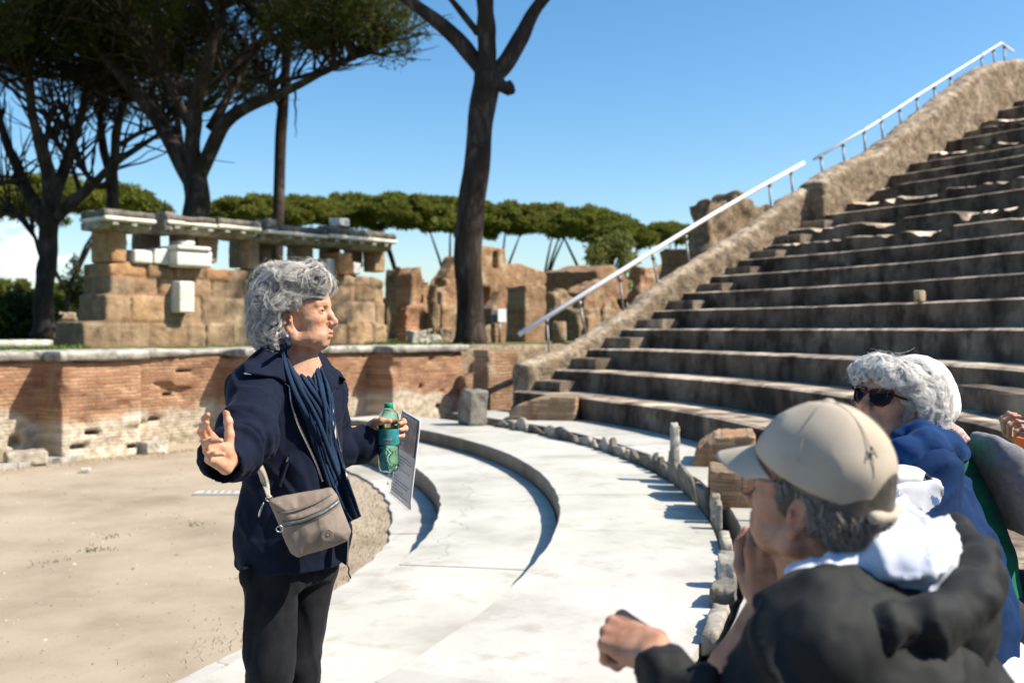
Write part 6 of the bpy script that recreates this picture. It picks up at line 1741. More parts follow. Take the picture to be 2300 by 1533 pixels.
for i in range(4):
    v = .60 + i * .095; P, r = torus(fpt(.06, v, .007), .0035, .0012, e1 / np.linalg.norm(e1), e2 / np.linalg.norm(e2), 12); V, F = many_tubes(P[None], np.full((1, len(P)), r), 5); mesh_obj('punch_hole', V, F, M_post, fold)
# ================= the seated people ============================================
M_grayjk = cloth('charcoal_shell', [(.012, .0135, .014), (.019, .021, .022)], rough=.7, scale=18)
M_cap = cloth('khaki_cotton', [(.40, .345, .27), (.46, .40, .32)], scale=12)
M_shirt = cloth('pale_blue_cotton', [(.50, .55, .66), (.62, .66, .74)], scale=12)
M_khaki = cloth('dark_trousers', [(.03, .032, .04), (.045, .045, .055)])
M_royal = cloth('royal_blue_fleece', [(.0025, .019, .070), (.004, .028, .098)], scale=18, sheen=.02)
M_green = cloth('green_jersey', [(.008, .125, .075), (.012, .16, .095)])
M_pack = cloth('grey_canvas', [(.17, .17, .185), (.225, .225, .245)], scale=50, bscale=300)
M_toile = mat('white_blue_print', [(.60, .62, .68), (.62, .64, .70), (.12, .20, .42)], scale=26, detail=5, ramp=(.52, .62), rough=.9, bump=.1, tint=True)
M_lens = mat('dark_lens', [(.006, .006, .007)], bump=0, rough=.16, spec=.2)
M_redf = mat('red_frame', [(.05, .004, .006), (.12, .006, .01)], bump=0, rough=.25, scale=60)
M_clear = mat('clear_lens', [(.95, .97, 1)], bump=0, rough=.02, trans=1.0, ior=1.1, alpha=.35)
def sit_body(Hh, headloc, S1, S2, hips, Ft, knees, feet, arms, hands, jaw, seed):
    """continuous body core under the clothes: head, neck, torso, arms, legs, plus hands"""
    sH, Vh, Fh, Th = head_geo(**jaw)
    nbk = Hh @ np.array([-.022, 0, -.13]) + headloc
    pts = np.array([headloc, S1, S2, hips] + list(knees) + list(feet) + [p for a in arms for p in a])
    s = SDF(pts.min(0) - .16, pts.max(0) + .16, .012)
    mid = (S1 + S2) / 2
    s.cap(nbk, mid - [0, 0, .03], .045, .06, .03); s.cap(S1, S2, .05, .05, .03); s.cap(mid - [0, 0, .08], hips, .10, .11, .04)
    lft = np.array([-Ft[1], Ft[0], 0])
    for q, k, f in zip((1, -1), knees, feet): s.chain([hips + lft * q * .09, k, f], [.065, .05, .035], .03)
    for a in arms: s.chain(a, np.linspace(.042, .027, len(a)), .015)
    V, F = s.mesh(1)
    return join([(Vh @ Hh.T + headloc, Fh, Th), (V, F, np.ones(3))] + hands)
def blob(lo, hi, h): return SDF(np.minimum(lo, hi), np.maximum(lo, hi), h)

# ---- man in the khaki cap -----------------------------------------------------
MD = 1.45
HM = frame((-math.cos(math.radians(41)), math.sin(math.radians(41)), .0)); HM = rotx(HM, math.radians(-4))
mL = W(1834, 1140, 1.51)
man = tag(empty('person', (mL[0] + .1, mL[1] - .05, RZ + Z_PRO)), 'man in a khaki cap and dark grey jacket seated in front, chin on his fist', 'person', 'people on the front row and pavement')
ml = np.array(man.location)
def mput(name, V, F, m, parent=man, T=None, root=None): return mesh_obj(name, V - (ml if root is None else root), F, m, parent, True, np.ones((len(V), 3)) if T is None else T)
FtM = np.array([-.845, .537, 0]); LtM = np.array([-.537, -.845, 0])
S1m = W(1840, 1440, 1.34); S2m = W(2075, 1395, 1.62); hipm = np.array([.70, 1.34, .55])
E1m, W1m = W(1610, 1790, 1.34), W(1496, 1498, 1.41)
E2m, W2m = W(1612, 1610, 1.60), W(1722, 1360, 1.58)
knm = [hipm + FtM * .44 + LtM * .10 + [0, 0, .03], hipm + FtM * .44 - LtM * .12 + [0, 0, .03]]
ftm = [knm[0] + FtM * .05 - [0, 0, knm[0][2] - Z_PRO - .06], knm[1] + FtM * .05 - [0, 0, knm[1][2] - Z_PRO - .06]]
M1 = hframe((-.60, .70, .12), (.72, .50, .42), left=True); _w = np.linalg.inv(M1) @ ((E1m - W1m) / np.linalg.norm(E1m - W1m)) * np.array([1, -1, 1])
Va1, Fa1, Ta1 = hand_geo([(70, 85, 50), (74, 88, 50), (76, 88, 50), (80, 85, 50)], [(.75, .35, -.5), (.85, .1, -.6), (.6, -.4, -.6)], mirror=True, wrist=.08, h=.003, wdir=_w)
W1h = W(1472, 1462, 1.42)
M2 = hframe((.02, -.15, .96), (-.9, .30, .1))
Va2, Fa2, Ta2 = hand_geo([(72, 95, 60), (75, 95, 60), (78, 95, 60), (80, 90, 60)], [(.7, .45, -.4), (.8, .1, -.5), (.7, -.2, -.5)], wrist=.10, h=.003)
W2h = W(1722, 1362, 1.575)
V, F, T = sit_body(HM, mL, S1m, S2m, hipm, FtM, knm, ftm, [[S1m, E1m, W1m], [S2m, S2m * .5 + E2m * .5 + [0, .03, -.02], E2m, W2m]], [(Va1 @ M1.T + W1h, Fa1, Ta1), (Va2 @ M2.T + W2h, Fa2, Ta2)], dict(old=.6, h=.003), 5)
mput('body', V, F, M_skin2, T=T)
s = blob(E2m - .08, W2m + .08, .006); s.chain([E2m + [.05, .06, .02], E2m, E2m * .6 + W2m * .4, W2m], [.050, .046, .044, .030], .02)
V, F = s.mesh(1); mput('forearm', V, F, M_skin2)
eyes(man, 'eye', HM, mL - ml)
# short grey hair
sh = hair_volume([((-.020, 0, .050), (.094, .079, .088)), ((-.055, 0, .0), (.052, .070, .062)), ((-.010, -.048, .015), (.046, .028, .040)), ((-.010, .048, .015), (.046, .028, .040))],
                 [((.080, 0, .01), (.055, .090, .08)), ((-.002, -.09, .0), (.022, .026, .036)), ((-.002, .09, .0), (.022, .026, .036)), ((.03, -.085, -.03), (.05, .035, .05)), ((.03, .085, -.03), (.05, .035, .05)), ((-.05, 0, -.085), (.08, .09, .035))])
Vv, Fv = sh.mesh(1); gq = .5 + .3 * fbm(Vv, 70, 3, 2)
hm = mput('hair', Vv @ HM.T + mL, Fv, M_hairg, T=np.stack([gq * .17, gq * .15, gq * .13], -1))
rm = np.random.default_rng(9)
def flow_m(p):
    d = np.tile(np.array([-.35, 0, -1.0]), (len(p), 1)); return d / np.linalg.norm(d, axis=1, keepdims=True)
V, F, T = strands(sh, Vv[Vv[:, 2] < .040 + .34 * Vv[:, 0]], flow_m, rm, 1500, 4, .0042, 6, .06, .00055, ((.10, .085, .07), (.46, .43, .39)), lift=.004, spread=.003, jit=.35)
mput('hair_strand', V @ HM.T + mL, F, M_hairg, hm, T=T)
# cap
sc = SDF((-.14, -.12, -.06), (.15, .12, .20), .0035)
sc.ell((-.008, 0, .058), (.107, .087, .103), .01)
X, Y, Z = sc.grid()[1:]
sc.f = np.maximum(sc.f, ((.048 + .34 * X) - Z) * .94).astype(np.float32)
sc.ell((-.112, 0, .028), (.05, .040, .040), .004, op='s')
sc.cap((-.104, -.046, .012), (-.115, 0, .008), .007, k=.004); sc.cap((-.115, 0, .008), (-.104, .046, .012), .007, k=.004)
sc.ell((-.008, 0, .162), (.008, .008, .005), .003)
V, F = sc.mesh(1); N_ = vnormals(V, F)
V = V + N_ * (.0030 * (1 - 2 * np.abs(fbm(V * np.array([1, 1, 1.3]), 11, 4, 2))))[:, None]
capo = mput('cap', V @ HM.T + mL, F, M_cap, T=(1 + .07 * fbm(V, 18, 3, 2))[:, None] * np.ones(3))
pths = []
for a in range(6):
    t = a * math.pi / 3 + .5
    pths.append([np.array([-.008, 0, .058]) + np.array([math.cos(t) * math.cos(e) * .1098, math.sin(t) * math.cos(e) * .0896, math.sin(e) * .1058]) for e in np.linspace(max(.0, .1 + .28 * math.cos(t)) + .1, 1.5, 14)])
Vs, Fs = many_tubes(np.array(pths), np.full((6, 14), .0007), 5); mput('seam', Vs @ HM.T + mL, Fs, M_cap, capo, np.full((len(Vs), 3), .7))
n, m = 22, 14; ph = np.linspace(-1.25, 1.25, n); rr = np.linspace(0, 1, m)
G = np.empty((n, m, 3))
for i, a in enumerate(ph):
    e = np.array([-.008 + .103 * math.cos(a * .86), .084 * math.sin(a * .86)]); L_ = .074 * math.cos(a * .95) ** .55 if math.cos(a * .95) > 0 else 0
    for j, r in enumerate(rr):
        x = e[0] + L_ * r; y = e[1] * (1 - .08 * r)
        G[i, j] = (x, y, .050 + .33 * e[0] * 1.0 - .10 * L_ * r * 2.2 - 3.2 * y * y - .10 * (L_ * r) ** 2 * 20 * .5)
F = np.array([(i * m + j, i * m + j + 1, (i + 1) * m + j + 1, (i + 1) * m + j) for i in range(n - 1) for j in range(m - 1)])
V, F = thicken(G.reshape(-1, 3), F, .0045); mput('visor', V @ HM.T + mL, F, M_cap, capo, np.full((len(V), 3), 1.05))
# small dark embroidered triangle on the cap's back panel
t0 = np.array([-.1085, -.032, .082])
mb = MB()
nrm_ = np.array([-.78, .46, .42]); nrm_ /= np.linalg.norm(nrm_); t1 = np.cross([0, 0, 1], nrm_); t1 /= np.linalg.norm(t1); t2 = np.cross(nrm_, t1)
c0 = np.array([-.008 - .1085 * .78, .0885 * .46, .058 + .1045 * .42])
for a, b in (((-.006, -.008), (0, .009)), ((.006, -.008), (0, .009)), ((-.0035, -.002), (.0035, -.002))):
    mb.tube([c0 + nrm_ * .003 + t1 * a[0] + t2 * a[1], c0 + nrm_ * .003 + t1 * b[0] + t2 * b[1]], .0009, 6)
Vm = np.concatenate(mb.V) @ HM.T + mL - ml
mesh_obj('embroidery', Vm, mb.F, M_khaki, capo)
# glasses
gs = tag(mput('glasses', *[(lambda VF: (VF[0] @ HM.T + mL, VF[1]))(many_tubes(np.array([[(-.005, q * .076, .034), (.03, q * .075, .040), (.075, q * .068, .041), (.096, q * .062, .039), (.0985, q * .058, .038)] for q in (-1, 1)]), np.full((2, 5), .0016), 6))][0], M_post))
for q in (-1, 1):
    c = np.array([.1005, q * .033, .026]); a = np.linspace(0, 2 * math.pi, 25)
    P = np.stack([np.full(25, c[0]) - .12 * np.abs(np.sin(a) * 0 + np.cos(a) * .5) * .06, c[1] + .026 * np.cos(a), c[2] + .019 * np.sin(a)], -1)
    V, F = many_tubes(P[None], np.full((1, 25), .0013), 5); mput('rim', V @ HM.T + mL, F, M_post, gs)
    V = np.concatenate([[c], P[:-1]]); F = np.array([(0, i, i % 24 + 1, 0) for i in range(1, 25)]); 
    mesh_obj('lens', V @ HM.T + mL - ml, [(0, i, i % 24 + 1) for i in range(1, 25)], M_clear, gs)
# jacket
zM = lambda py, d=1.47: W(0, py, d)[2]
sj = SDF((.0, .98, .42), (1.02, 1.90, 1.14), .009)
mid = (S1m + S2m) / 2
sj.loft([(.44, .70, 1.36, .20, .16), (.55, .68, 1.37, .205, .165), (.75, .62, 1.40, .20, .160), (.90, .565, 1.44, .205, .150), (.97, .545, 1.455, .19, .130), (1.02, .535, 1.465, .14, .10), (1.06, .53, 1.475, .09, .075)], math.atan2(LtM[1], LtM[0]), .04)
sj.chain([S1m - [0, 0, .01], E1m, E1m * .5 + W1m * .5, W1m], [.074, .062, .052, .038], .03)
sj.chain([S2m - [0, 0, .01], S2m * .5 + E2m * .5 + [0, .03, -.02], E2m + [.06, .05, .02]], [.078, .068, .060], .04)
sj.cap(S1m, W(1900, 1330, 1.44), .066, .05, .04); sj.cap(S2m, W(1930, 1330, 1.52), .066, .05, .04)
sj.chain([W(1722, 1345, 1.40), W(1800, 1335, 1.38), W(1860, 1325, 1.38)], [.018, .024, .026], .02)       # front collar edge
axm = (W1m - E1m)
for i, t in enumerate((.05, .3, .55, .8)):
    c = E1m * (1 - t) + W1m * t; d_ = axm / np.linalg.norm(axm); b1 = np.cross(d_, [0, 0, 1]); b1 /= np.linalg.norm(b1); b2 = np.cross(d_, b1)
    sj.chain([c + d_ * (.014 * math.sin(2 * a + i)) + (b1 * math.cos(a) + b2 * math.sin(a)) * (.066 - .016 * t) for a in np.linspace(i, i + 4.4, 12)], .008, .014)
sj.cap(mL + [0.02, -.01, -.10], W(1880, 1300, 1.48), .055, .062, .02, op='s')
V, F = sj.mesh(1); V = creases(V, F, .018, 8, 21, (-.4, .3, .85)); V = creases(V, F, .012, 15, 22, (.7, -.2, .6)); V = creases(V, F, .005, 30, 24, (.2, .5, .8)); V = folds(V, F, .003, 24, 23)
mj = mput('jacket', V, F, M_grayjk)
# hood: thrown back, pale lining turned up
shd = SDF((.30, 1.18, .90), (.92, 1.90, 1.24), .007)
ring_ = [W(1838, 1352, 1.37), W(1910, 1398, 1.335), W(2000, 1408, 1.32), W(2090, 1398, 1.345), W(2162, 1362, 1.41), W(2200, 1305, 1.50), W(2188, 1240, 1.58), W(2130, 1200, 1.66), W(2040, 1195, 1.68)]
shd.chain(ring_, [.014, .020, .025, .031, .036, .034, .028, .020, .014], .035)
shd.ell(W(2085, 1400, 1.42), (.075, .085, .045), .03); shd.ell(W(1975, 1425, 1.42), (.11, .075, .038), .04); shd.ell(W(2140, 1370, 1.45), (.045, .055, .055), .03)
V, F = shd.mesh(1); V = creases(V, F, .016, 9, 31, (.8, .3, -.4)); V = creases(V, F, .013, 17, 32, (.3, .8, .3)); V = creases(V, F, .005, 30, 34, (.6, .2, .6)); V = folds(V, F, .003, 26, 33)
hood = mput('hood', V, F, M_grayjk, mj)
sl_ = SDF((.30, 1.20, .98), (.90, 1.85, 1.26), .006)
sl_.ell(W(1980, 1246, 1.50), (.105, .115, .060), .03); sl_.ell(W(2037, 1215, 1.53), (.060, .085, .050), .03); sl_.ell(W(1880, 1275, 1.455), (.062, .06, .032), .02); sl_.ell(W(1825, 1298, 1.42), (.03, .04, .018), .015)
sl_.cap(mL + [0.02, -.01, -.08], W(1850, 1280, 1.48), .052, .056, .012, op='s')
V, F = sl_.mesh(1); V = creases(V, F, .016, 13, 35, (.7, .5, .2)); V = creases(V, F, .010, 20, 36, (.2, .8, .4)); mput('hood_lining', V, F, M_shirt, hood)
# legs and shoes
sT = SDF(np.minimum.reduce([hipm] + knm + ftm) - .14, np.maximum.reduce([hipm] + knm + ftm) + .14, .012)
for q, k, f in zip((1, -1), knm, ftm): sT.chain([hipm + LtM * q * .09, k, f + [0, 0, .03]], [.085, .068, .06], .03)
sT.ell(hipm, (.16, .16, .10), .03); V, F = sT.mesh(1); mput('trousers', folds(V, F, .005, 9, 41), F, M_khaki)
def shoes(ft, Fd, putf):
    for f in ft:
        s = SDF(f - .2, f + .2, .008); b = np.array([f[0], f[1], Z_PRO + .036]); s.chain([b - Fd * .04, b + Fd * .10, b + Fd * .16], [.036, .038, .028], .02)
        V, F = s.mesh(1); V[:, 2] = np.maximum(V[:, 2], Z_PRO + .002); putf('shoe', V, F, M_khaki)
shoes(ftm, FtM, mput)

# ---- woman in royal blue -------------------------------------------------------
HW = frame((-math.cos(math.radians(28)), -math.sin(math.radians(28)), .02)); HW = rotx(roll(HW, math.radians(-4)), math.radians(-13))
wL = W(2004, 928, 2.60)
wom = tag(empty('person', (1.12, 2.50, Z_PRO + RZ)), 'seated woman with white curly hair, red sunglasses and a royal blue hoodie', 'person', 'people on the front row and pavement')
wl = np.array(wom.location)
def wput(name, V, F, m, parent=wom, T=None): return mesh_obj(name, V - wl, F, m, parent, True, np.ones((len(V), 3)) if T is None else T)
FtW = np.array([-.90, .43, 0]); LtW = np.array([-.43, -.90, 0])
S1w = W(2085, 1068, 2.43); S2w = W(2060, 1050, 2.75); hipw = np.array([1.12, 2.50, .54])
E1w, W1w = W(2035, 1215, 2.36), W(1890, 1205, 2.45)
E2w, W2w = W(1980, 1200, 2.83), W(1880, 1180, 2.7)
knw = [hipw + FtW * .43 + LtW * .10 + [0, 0, .06], hipw + FtW * .43 - LtW * .10 + [0, 0, .06]]
ftw = [k + FtW * .04 - [0, 0, k[2] - Z_PRO - .06] for k in knw]
hands = []
for Wp, left in ((W1w, True), (W2w, False)):
    Mh = hframe((-.9, .35, -.1), (0, .2, 1), left=left); v, f, t = hand_geo([(35, 45, 30)] * 4, [(.6, .6, -.4), (.8, .3, -.5), (.9, .1, -.3)], mirror=left, h=.004, wrist=.08); hands.append((v @ Mh.T + Wp, f, t))
V, F, T = sit_body(HW, wL, S1w, S2w, hipw, FtW, knw, ftw, [[S1w, E1w, W1w], [S2w, E2w, W2w]], hands, dict(old=1.0, h=.003), 6)
wput('body', V, F, M_skin, T=T)
hw_e = [((-.032, 0, .058), (.103, .098, .084)), ((.042, 0, .088), (.066, .085, .044)), ((-.060, 0, .015), (.075, .100, .085)), ((-.055, .0, -.040), (.070, .098, .050)), ((.070, .0, .090), (.034, .070, .034)), ((-.015, -.072, .025), (.048, .036, .060)), ((-.015, .072, .025), (.048, .036, .060)), ((-.035, -.072, -.035), (.050, .032, .045)), ((-.035, .072, -.035), (.050, .032, .045))]
sW = hair_volume(hw_e, [((.082, 0, .008), (.062, .090, .064)), ((.035, -.085, -.01), (.04, .04, .05)), ((.035, .085, -.01), (.04, .04, .05)), ((0, 0, -.12), (.06, .08, .05))])
P = np.stack(np.broadcast_arrays(*sW.grid()[1:]), -1); sW.f += (.013 * fbm(P, 24, 15, 2)).astype(np.float32)
Vv, Fv = sW.mesh(1); gq = .8 + .2 * fbm(Vv, 50, 4, 2)
hw = wput('hair', Vv @ HW.T + wL, Fv, M_hairg, T=np.stack([gq * .72, gq * .70, gq * .66], -1))
rw = np.random.default_rng(19)
V1, F1, T1 = strands(sW, Vv, flow_g, rw, 560, 28, .0064, 13, .26, .00046, ((.80, .78, .74), (.97, .96, .94)), lift=.009, spread=.0042, jit=.7)
V3, F3, T3 = strands(sW, Vv, flow_g, rw, 420, 2, .007, 11, .34, .00028, ((.7, .68, .65), (.95, .94, .92)), lift=.022, spread=.006, jit=1.2)
V, F, T = join([(V1, F1, T1), (V3, F3, T3)]); wput('curl', V @ HW.T + wL, F, M_hairg, hw, T)
# sunglasses
q2 = []
for q in (-1, 1):
    q2.append([(.0, q * .078, .030), (.04, q * .077, .036), (.078, q * .070, .038), (.094, q * .063, .040)])
V, F = many_tubes(np.array(q2), np.full((2, 4), .0032), 6)
sg_ = wput('sunglasses', V @ HW.T + wL, F, M_redf)
shape = [(-.024, .016), (-.010, .0185), (.012, .0195), (.027, .020), (.0285, .010), (.024, -.008), (.012, -.020), (-.004, -.021), (-.018, -.013), (-.024, .002)]
for q in (-1, 1):
    pts = np.array([(.1055 - 6.0 * (q * .0325 + q * a) ** 2, q * .0325 + q * a, .026 + b) for a, b in shape]); pts = np.concatenate([pts, pts[:1]])
    V, F = many_tubes(pts[None], np.full((1, len(pts)), .0030), 6); wput('rim', V @ HW.T + wL, F, M_redf, sg_)
    mesh_obj('lens', (pts[:-1] - [.0005, 0, 0]) @ HW.T + wL - wl, [tuple(range(10))], M_lens, sg_, smooth=False)
V, F = many_tubes(np.array([[(.1053, -.010, .034), (.1085, 0, .036), (.1053, .010, .034)]]), np.full((1, 3), .003), 6); wput('bridge', V @ HW.T + wL, F, M_redf, sg_)
e = HW @ np.array([.002, .074, -.055]) + wL
s = SDF(e - .025, e + .03, .0016); s.ell(e, (.004, .004, .006), .002); s.cap(e, e + [0, 0, .018], .001, k=.001); V, F = s.mesh(1); wput('earring', V, F, M_metal)
# hoodie
sh_ = SDF((.74, 2.16, .48), (1.38, 3.0, 1.24), .008)
rW = math.atan2(LtW[1], LtW[0])
sh_.loft([(.52, 1.115, 2.50, .19, .145), (.65, 1.11, 2.51, .185, .150), (.80, 1.10, 2.53, .185, .145), (.92, 1.085, 2.55, .19, .135), (1.02, 1.065, 2.575, .185, .118), (1.075, 1.05, 2.585, .14, .095), (1.12, 1.04, 2.59, .09, .075)], rW, .04)
sh_.chain([S1w, E1w, W1w], [.080, .070, .052], .04); sh_.chain([S2w, E2w, W2w], [.080, .070, .052], .04)
for i, t in enumerate((.25, .5, .75, .95)):
    c = S1w * (1 - t) + E1w * t
    sh_.chain([c + np.array([.076 * math.cos(a), .076 * math.sin(a), .016 * math.sin(2 * a + i)]) for a in np.linspace(i * .8, i * .8 + 3.6, 10)], .008, .014)
sh_.cap(wL + [0, 0, -.08], W(2000, 985, 2.55), .05, .055, .02, op='s')
V, F = sh_.mesh(1); V = creases(V, F, .014, 9, 51, (.3, -.2, .9)); V = creases(V, F, .007, 16, 53, (.8, .2, .5)); V = folds(V, F, .002, 22, 52)
hd = wput('hoodie', V, F, M_royal)
s = SDF((.82, 2.28, 1.00), (1.32, 2.88, 1.26), .006)
s.chain([W(1985, 1048, 2.45), W(2035, 1020, 2.42), W(2085, 1004, 2.44), W(2125, 1008, 2.51), W(2135, 1016, 2.61), W(2110, 1000, 2.73), W(2060, 990, 2.77)], [.022, .034, .040, .038, .036, .034, .026], .025)
s.chain([W(2020, 985, 2.49), W(2065, 970, 2.49), W(2095, 964, 2.57)], [.018, .026, .026], .02)
V, F = s.mesh(1); V = folds(V, F, .006, 12, 55, (1, 1, 1.4)); V = folds(V, F, .0022, 26, 56); wput('hood', V, F, M_royal, hd, np.full((len(V), 3), 1.35))  # lighter hood tint puts sunlight into the colour
sT = SDF(np.minimum.reduce([hipw] + knw + ftw) - .2, np.maximum.reduce([hipw] + knw + ftw) + .2, .01)
sT.ell(hipw + [.02, 0, .02], (.165, .18, .13), .04)
for q, k, f in zip((1, -1), knw, ftw): sT.chain([hipw + LtW * q * .09, k, f + [0, 0, .03]], [.10, .08, .06], .03)
V, F = sT.mesh(1); wput('trousers', folds(V, F, .005, 9, 61), F, M_toile)
shoes(ftw, FtW, wput)
# pale bag in her lap
bagw = tag(rock('cloth_bag', tuple(W(2005, 1195, 2.36)), (.17, .14, .13), M_toile, .4, 91, .18, h=.008), 'white and blue patterned bag on the lap of the woman in blue', 'bag')
s = SDF(np.array([-.11, -.09, -.06]), np.array([.11, .09, .06]), .006); s.ell((0, 0, 0), (.085, .06, .022), .01); V, F = s.mesh(1); fl_ = mesh_obj('flap', folds(V, F, .004, 14, 3) + np.array([0, 0, .135]), F, M_white, bagw, tint=np.ones((len(V), 3)))
mb = MB(); mb.tube([(.05, -.05, .14), (.075, -.06, .115), (.09, -.06, .09)], .006, 8); mb.build('clip', M_khaki, bagw)

# ---- person in green with a white cap and a grey backpack ------------------------
gL = W(2046, 926, 3.12)
HG2 = frame((-.86, .50, .0))
grn = tag(empty('person', (1.45, 3.08, Z_PRO + RZ)), 'person in a green top and white cap behind the woman in blue', 'person', 'people on the front row and pavement')
gnl = np.array(grn.location)
def gput(name, V, F, m, parent=grn, T=None): return mesh_obj(name, V - gnl, F, m, parent, True, np.ones((len(V), 3)) if T is None else T)
FtG = np.array([-.91, .41, 0]); LtG = np.array([-.41, -.91, 0])
S1g = W(2115, 1030, 2.98); S2g = W(2100, 1010, 3.33); hipg = np.array([1.45, 3.08, .54])
E1g, W1g = W(2060, 1160, 2.95), W(1960, 1160, 3.0); E2g, W2g = W(2030, 1140, 3.35), W(1950, 1150, 3.28)
kng = [hipg + FtG * .43 + LtG * .1, hipg + FtG * .43 - LtG * .1]; ftg = [k + FtG * .04 - [0, 0, k[2] - Z_PRO - .06] for k in kng]
hands = []
for Wp, left in ((W1g, True), (W2g, False)):
    Mh = hframe((-.9, .35, -.1), (0, .2, 1), left=left); v, f, t = hand_geo([(35, 45, 30)] * 4, [(.6, .6, -.4), (.8, .3, -.5), (.9, .1, -.3)], mirror=left, h=.005, wrist=.08); hands.append((v @ Mh.T + Wp, f, t))
V, F, T = sit_body(HG2, gL, S1g, S2g, hipg, FtG, kng, ftg, [[S1g, E1g, W1g], [S2g, E2g, W2g]], hands, dict(old=.5, h=.004), 7)
gput('body', V, F, M_skin2, T=T)
s = SDF((-.15, -.14, -.12), (.16, .14, .20), .005); s.ell((-.012, 0, .066), (.118, .096, .112), .01)
X, Y, Z = s.grid()[1:]; s.f = np.maximum(s.f, (.030 + .22 * X - Z)).astype(np.float32)
s.chain([(.09, -.06, .062), (.13, 0, .058), (.09, .06, .062)], .012, .02); s.cap((.11, 0, .056), (.145, 0, .048), .03, .02, .02)
s.ell((-.085, 0, .025), (.055, .080, .060), .02)
V, F = s.mesh(1); V = folds(V, F, .005, 14, 71); gput('cap', V @ HG2.T + gL, F, M_white)
s = SDF((1.02, 2.72, .50), (1.68, 3.50, 1.26), .009)
s.loft([(.52, 1.45, 3.08, .17, .13), (.75, 1.42, 3.10, .17, .13), (.95, 1.35, 3.13, .18, .13), (1.06, 1.30, 3.145, .17, .11), (1.12, 1.27, 3.15, .11, .08)], math.atan2(LtG[1], LtG[0]), .04)
s.chain([S1g, E1g, W1g], [.07, .06, .045], .04); s.chain([S2g, E2g, W2g], [.07, .06, .045], .04)
V, F = s.mesh(1); gput('green_top', folds(V, F, .005, 9, 73), F, M_green)
sT = SDF(np.minimum.reduce([hipg] + kng + ftg) - .18, np.maximum.reduce([hipg] + kng + ftg) + .18, .012)
sT.ell(hipg, (.16, .17, .12), .04)
for q, k, f in zip((1, -1), kng, ftg): sT.chain([hipg + LtG * q * .09, k, f + [0, 0, .03]], [.09, .07, .06], .03)
V, F = sT.mesh(1); gput('trousers', folds(V, F, .005, 9, 75), F, M_khaki)
shoes(ftg, FtG, gput)
# backpack
pk = tag(empty('backpack', tuple(W(2272, 1095, 3.0))), 'grey canvas backpack on the back of the person in green', 'backpack')
po = np.array(pk.location)
pax = W(2180, 960, 3.0) - W(2290, 1200, 3.0); pax /= np.linalg.norm(pax)
Rb = np.stack([np.cross([0, 1, 0], pax) , [0, 1, 0], pax], 1); Rb[:, 0] /= np.linalg.norm(Rb[:, 0])
s = SDF((-.20, -.24, -.24), (.20, .24, .26), .007)
s.box((.0, 0, .0), (.045, .125, .150), .02, rnd=.042); s.box((.048, -.0, -.06), (.040, .115, .090), .02, rnd=.032); s.cap((-.01, -.06, .16), (-.01, .06, .16), .022, k=.03)
V, F = s.mesh(1); V = creases(V, F, .014, 11, 81, (0, .3, .9)); V = folds(V, F, .002, 24, 82); mesh_obj('pack_body', V @ Rb.T, F, M_pack, pk, tint=(1 + .1 * fbm(V, 9, 3, 2))[:, None] * np.ones(3))
P = np.array([[(.052, -.15, .12 - .0 * i), (.062, -.158, .0), (.06, -.15, -.13)] for i in range(1)]); V, F = many_tubes(P, np.full((1, 3), .004), 6); mesh_obj('zip', V @ Rb.T, F, M_khaki, pk, tint=np.full((len(V), 3), .6))
P = np.array([[(.104, -.128, .02), (.106, -.07, .028), (.106, .07, .028)]]); V, F = many_tubes(P, np.full((1, 3), .004), 6); mesh_obj('pocket_hem', V @ Rb.T, F, M_pack, pk, tint=np.full((len(V), 3), .6))
A_ = np.array([W(2108, 936, 2.92), W(2130, 944, 2.88), W(2160, 962, 2.90), W(2178, 985, 2.93)]); B_ = np.array([W(2106, 946, 2.91), W(2126, 958, 2.87), W(2150, 976, 2.89), W(2166, 998, 2.92)])
V, F = patch(A_, B_, 16, 4); V, F = thicken(V, F, .006); mesh_obj('shoulder_strap', V - po, F, mat('patterned_webbing', [(.62, .58, .55), (.5, .2, .2), (.65, .62, .58)], scale=60, bump=.1, ramp=(.4, .6)), pk)

# ---- person at the right edge with a phone ---------------------------------------
rL = np.array([1.95, 3.22, 1.24])
HR = frame((-.9, .42, 0))
rgt_ = tag(empty('person', (2.05, 3.12, Z_PRO + RZ)), 'person cut off by the right edge, navy sleeve, hands holding a phone', 'person', 'people on the front row and pavement')
rl = np.array(rgt_.location)
def rput(name, V, F, m, parent=rgt_, T=None): return mesh_obj(name, V - rl, F, m, parent, True, np.ones((len(V), 3)) if T is None else T)
FtR = np.array([-.92, .38, 0]); LtR = np.array([-.38, -.92, 0])
S1r = np.array([1.92, 3.02, 1.06]); S2r = np.array([2.02, 3.38, 1.06]); hipr = np.array([2.02, 3.14, .54])
E1r, W1r = np.array([1.80, 2.98, .84]), W(2322, 1058, 3.02); E2r, W2r = W(2420, 1085, 3.40), W(2318, 1002, 3.25)
knr = [hipr + FtR * .43 + LtR * .1, hipr + FtR * .43 - LtR * .1]; ftr = [k + FtR * .04 - [0, 0, k[2] - Z_PRO - .06] for k in knr]
Mh = hframe((-.88, -.10, .42), (-.3, .75, .5)); v, f, t = hand_geo([(45, 65, 40), (48, 68, 40), (52, 70, 40), (56, 68, 40)], [(.6, .6, -.4), (.8, .3, -.5), (.9, .1, -.3)], h=.003, wrist=.09)
Mh2 = hframe((-.6, -.3, .7), (-.2, .9, .3), left=True); v2, f2, t2 = hand_geo([(40, 50, 35)] * 4, [(.6, .6, -.4), (.8, .3, -.5), (.9, .1, -.3)], mirror=True, h=.003, wrist=.08)
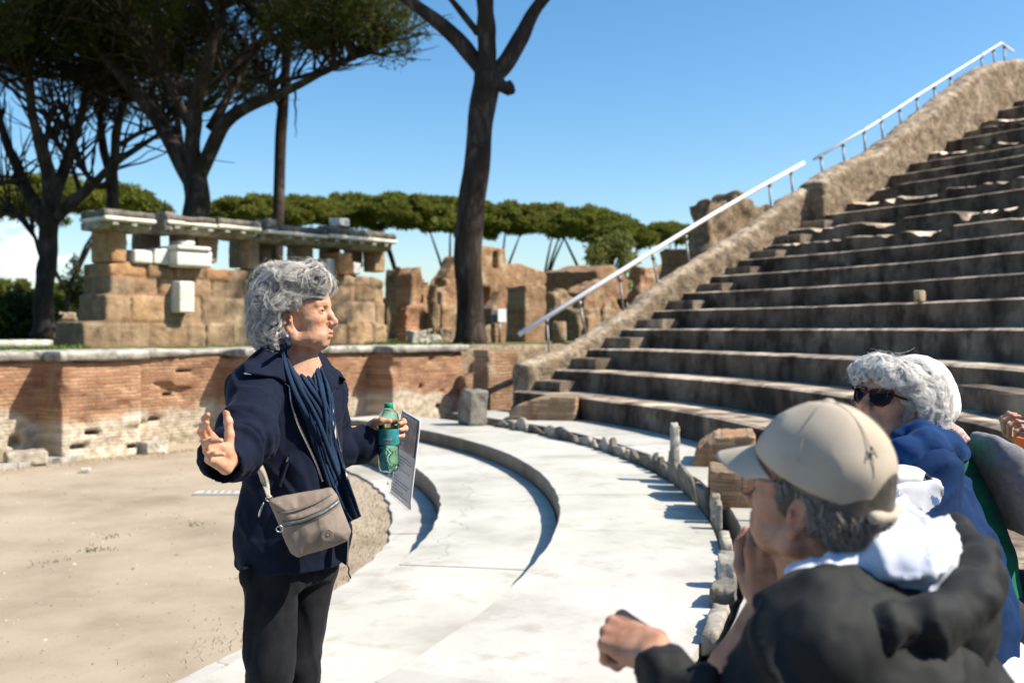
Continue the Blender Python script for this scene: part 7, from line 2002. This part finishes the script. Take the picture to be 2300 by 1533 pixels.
V, F, T = sit_body(HR, rL, S1r, S2r, hipr, FtR, knr, ftr, [[S1r, E1r, W1r], [S2r, E2r, W2r]], [(v @ Mh.T + W2r, f, t), (v2 @ Mh2.T + W1r + np.array([.03, 0, -.02]), f2, t2)], dict(old=.5, h=.004), 8)
rput('body', V, F, M_skin2, T=T)
s = SDF((1.5, 2.75, .50), (2.35, 3.65, 1.22), .010)
s.loft([(.52, 2.02, 3.14, .17, .13), (.80, 2.00, 3.17, .17, .13), (1.0, 1.97, 3.19, .18, .12), (1.09, 1.95, 3.2, .14, .09)], math.atan2(LtR[1], LtR[0]), .04)
s.chain([S1r, E1r, W1r + (E1r - W1r) * .18], [.07, .06, .045], .03); s.chain([S2r, E2r, W2r + (E2r - W2r) * .3], [.07, .06, .045], .03)
V, F = s.mesh(1); rput('navy_top', folds(V, F, .005, 9, 91), F, M_royal, T=np.full((len(V), 3), .45))
sh2 = hair_volume([((-.025, 0, .060), (.100, .088, .092)), ((-.06, 0, .0), (.05, .075, .07))], [((.085, 0, .0), (.062, .090, .08))], h=.006); Vv, Fv = sh2.mesh(1); rput('hair', Vv @ HR.T + rL, Fv, M_hairg, T=np.full((len(Vv), 3), .06))
sT = SDF(np.minimum.reduce([hipr] + knr + ftr) - .18, np.maximum.reduce([hipr] + knr + ftr) + .18, .012); sT.ell(hipr, (.16, .17, .12), .04)
for q, k, f in zip((1, -1), knr, ftr): sT.chain([hipr + LtR * q * .09, k, f + [0, 0, .03]], [.09, .07, .06], .03)
V, F = sT.mesh(1); rput('trousers', V, F, M_khaki)
shoes(ftr, FtR, rput)
ph_ = tag(empty('phone', tuple(W(2297, 1040, 3.0))), 'phone in an orange case held at the right edge', 'phone')
Rp = frame((-.55, -.75, .15), (.25, 0, 1)); s = SDF((-.02, -.06, -.10), (.02, .06, .10), .003); s.box((0, 0, 0), (.006, .037, .075), .003, rnd=.005); V, F = s.mesh(1)
mesh_obj('case', V @ Rp.T, F, mat('orange_case', [(.75, .16, .02), (.8, .2, .03)], bump=0, rough=.4), ph_)
for dy, dz in ((.02, .055), (.02, .035), (.002, .045)):
    mb = MB(); mb.tube([np.array([.005, dy, dz]) @ Rp.T, np.array([.0085, dy, dz]) @ Rp.T], .0075, 16); mb.build('camera_lens', M_lens, ph_)
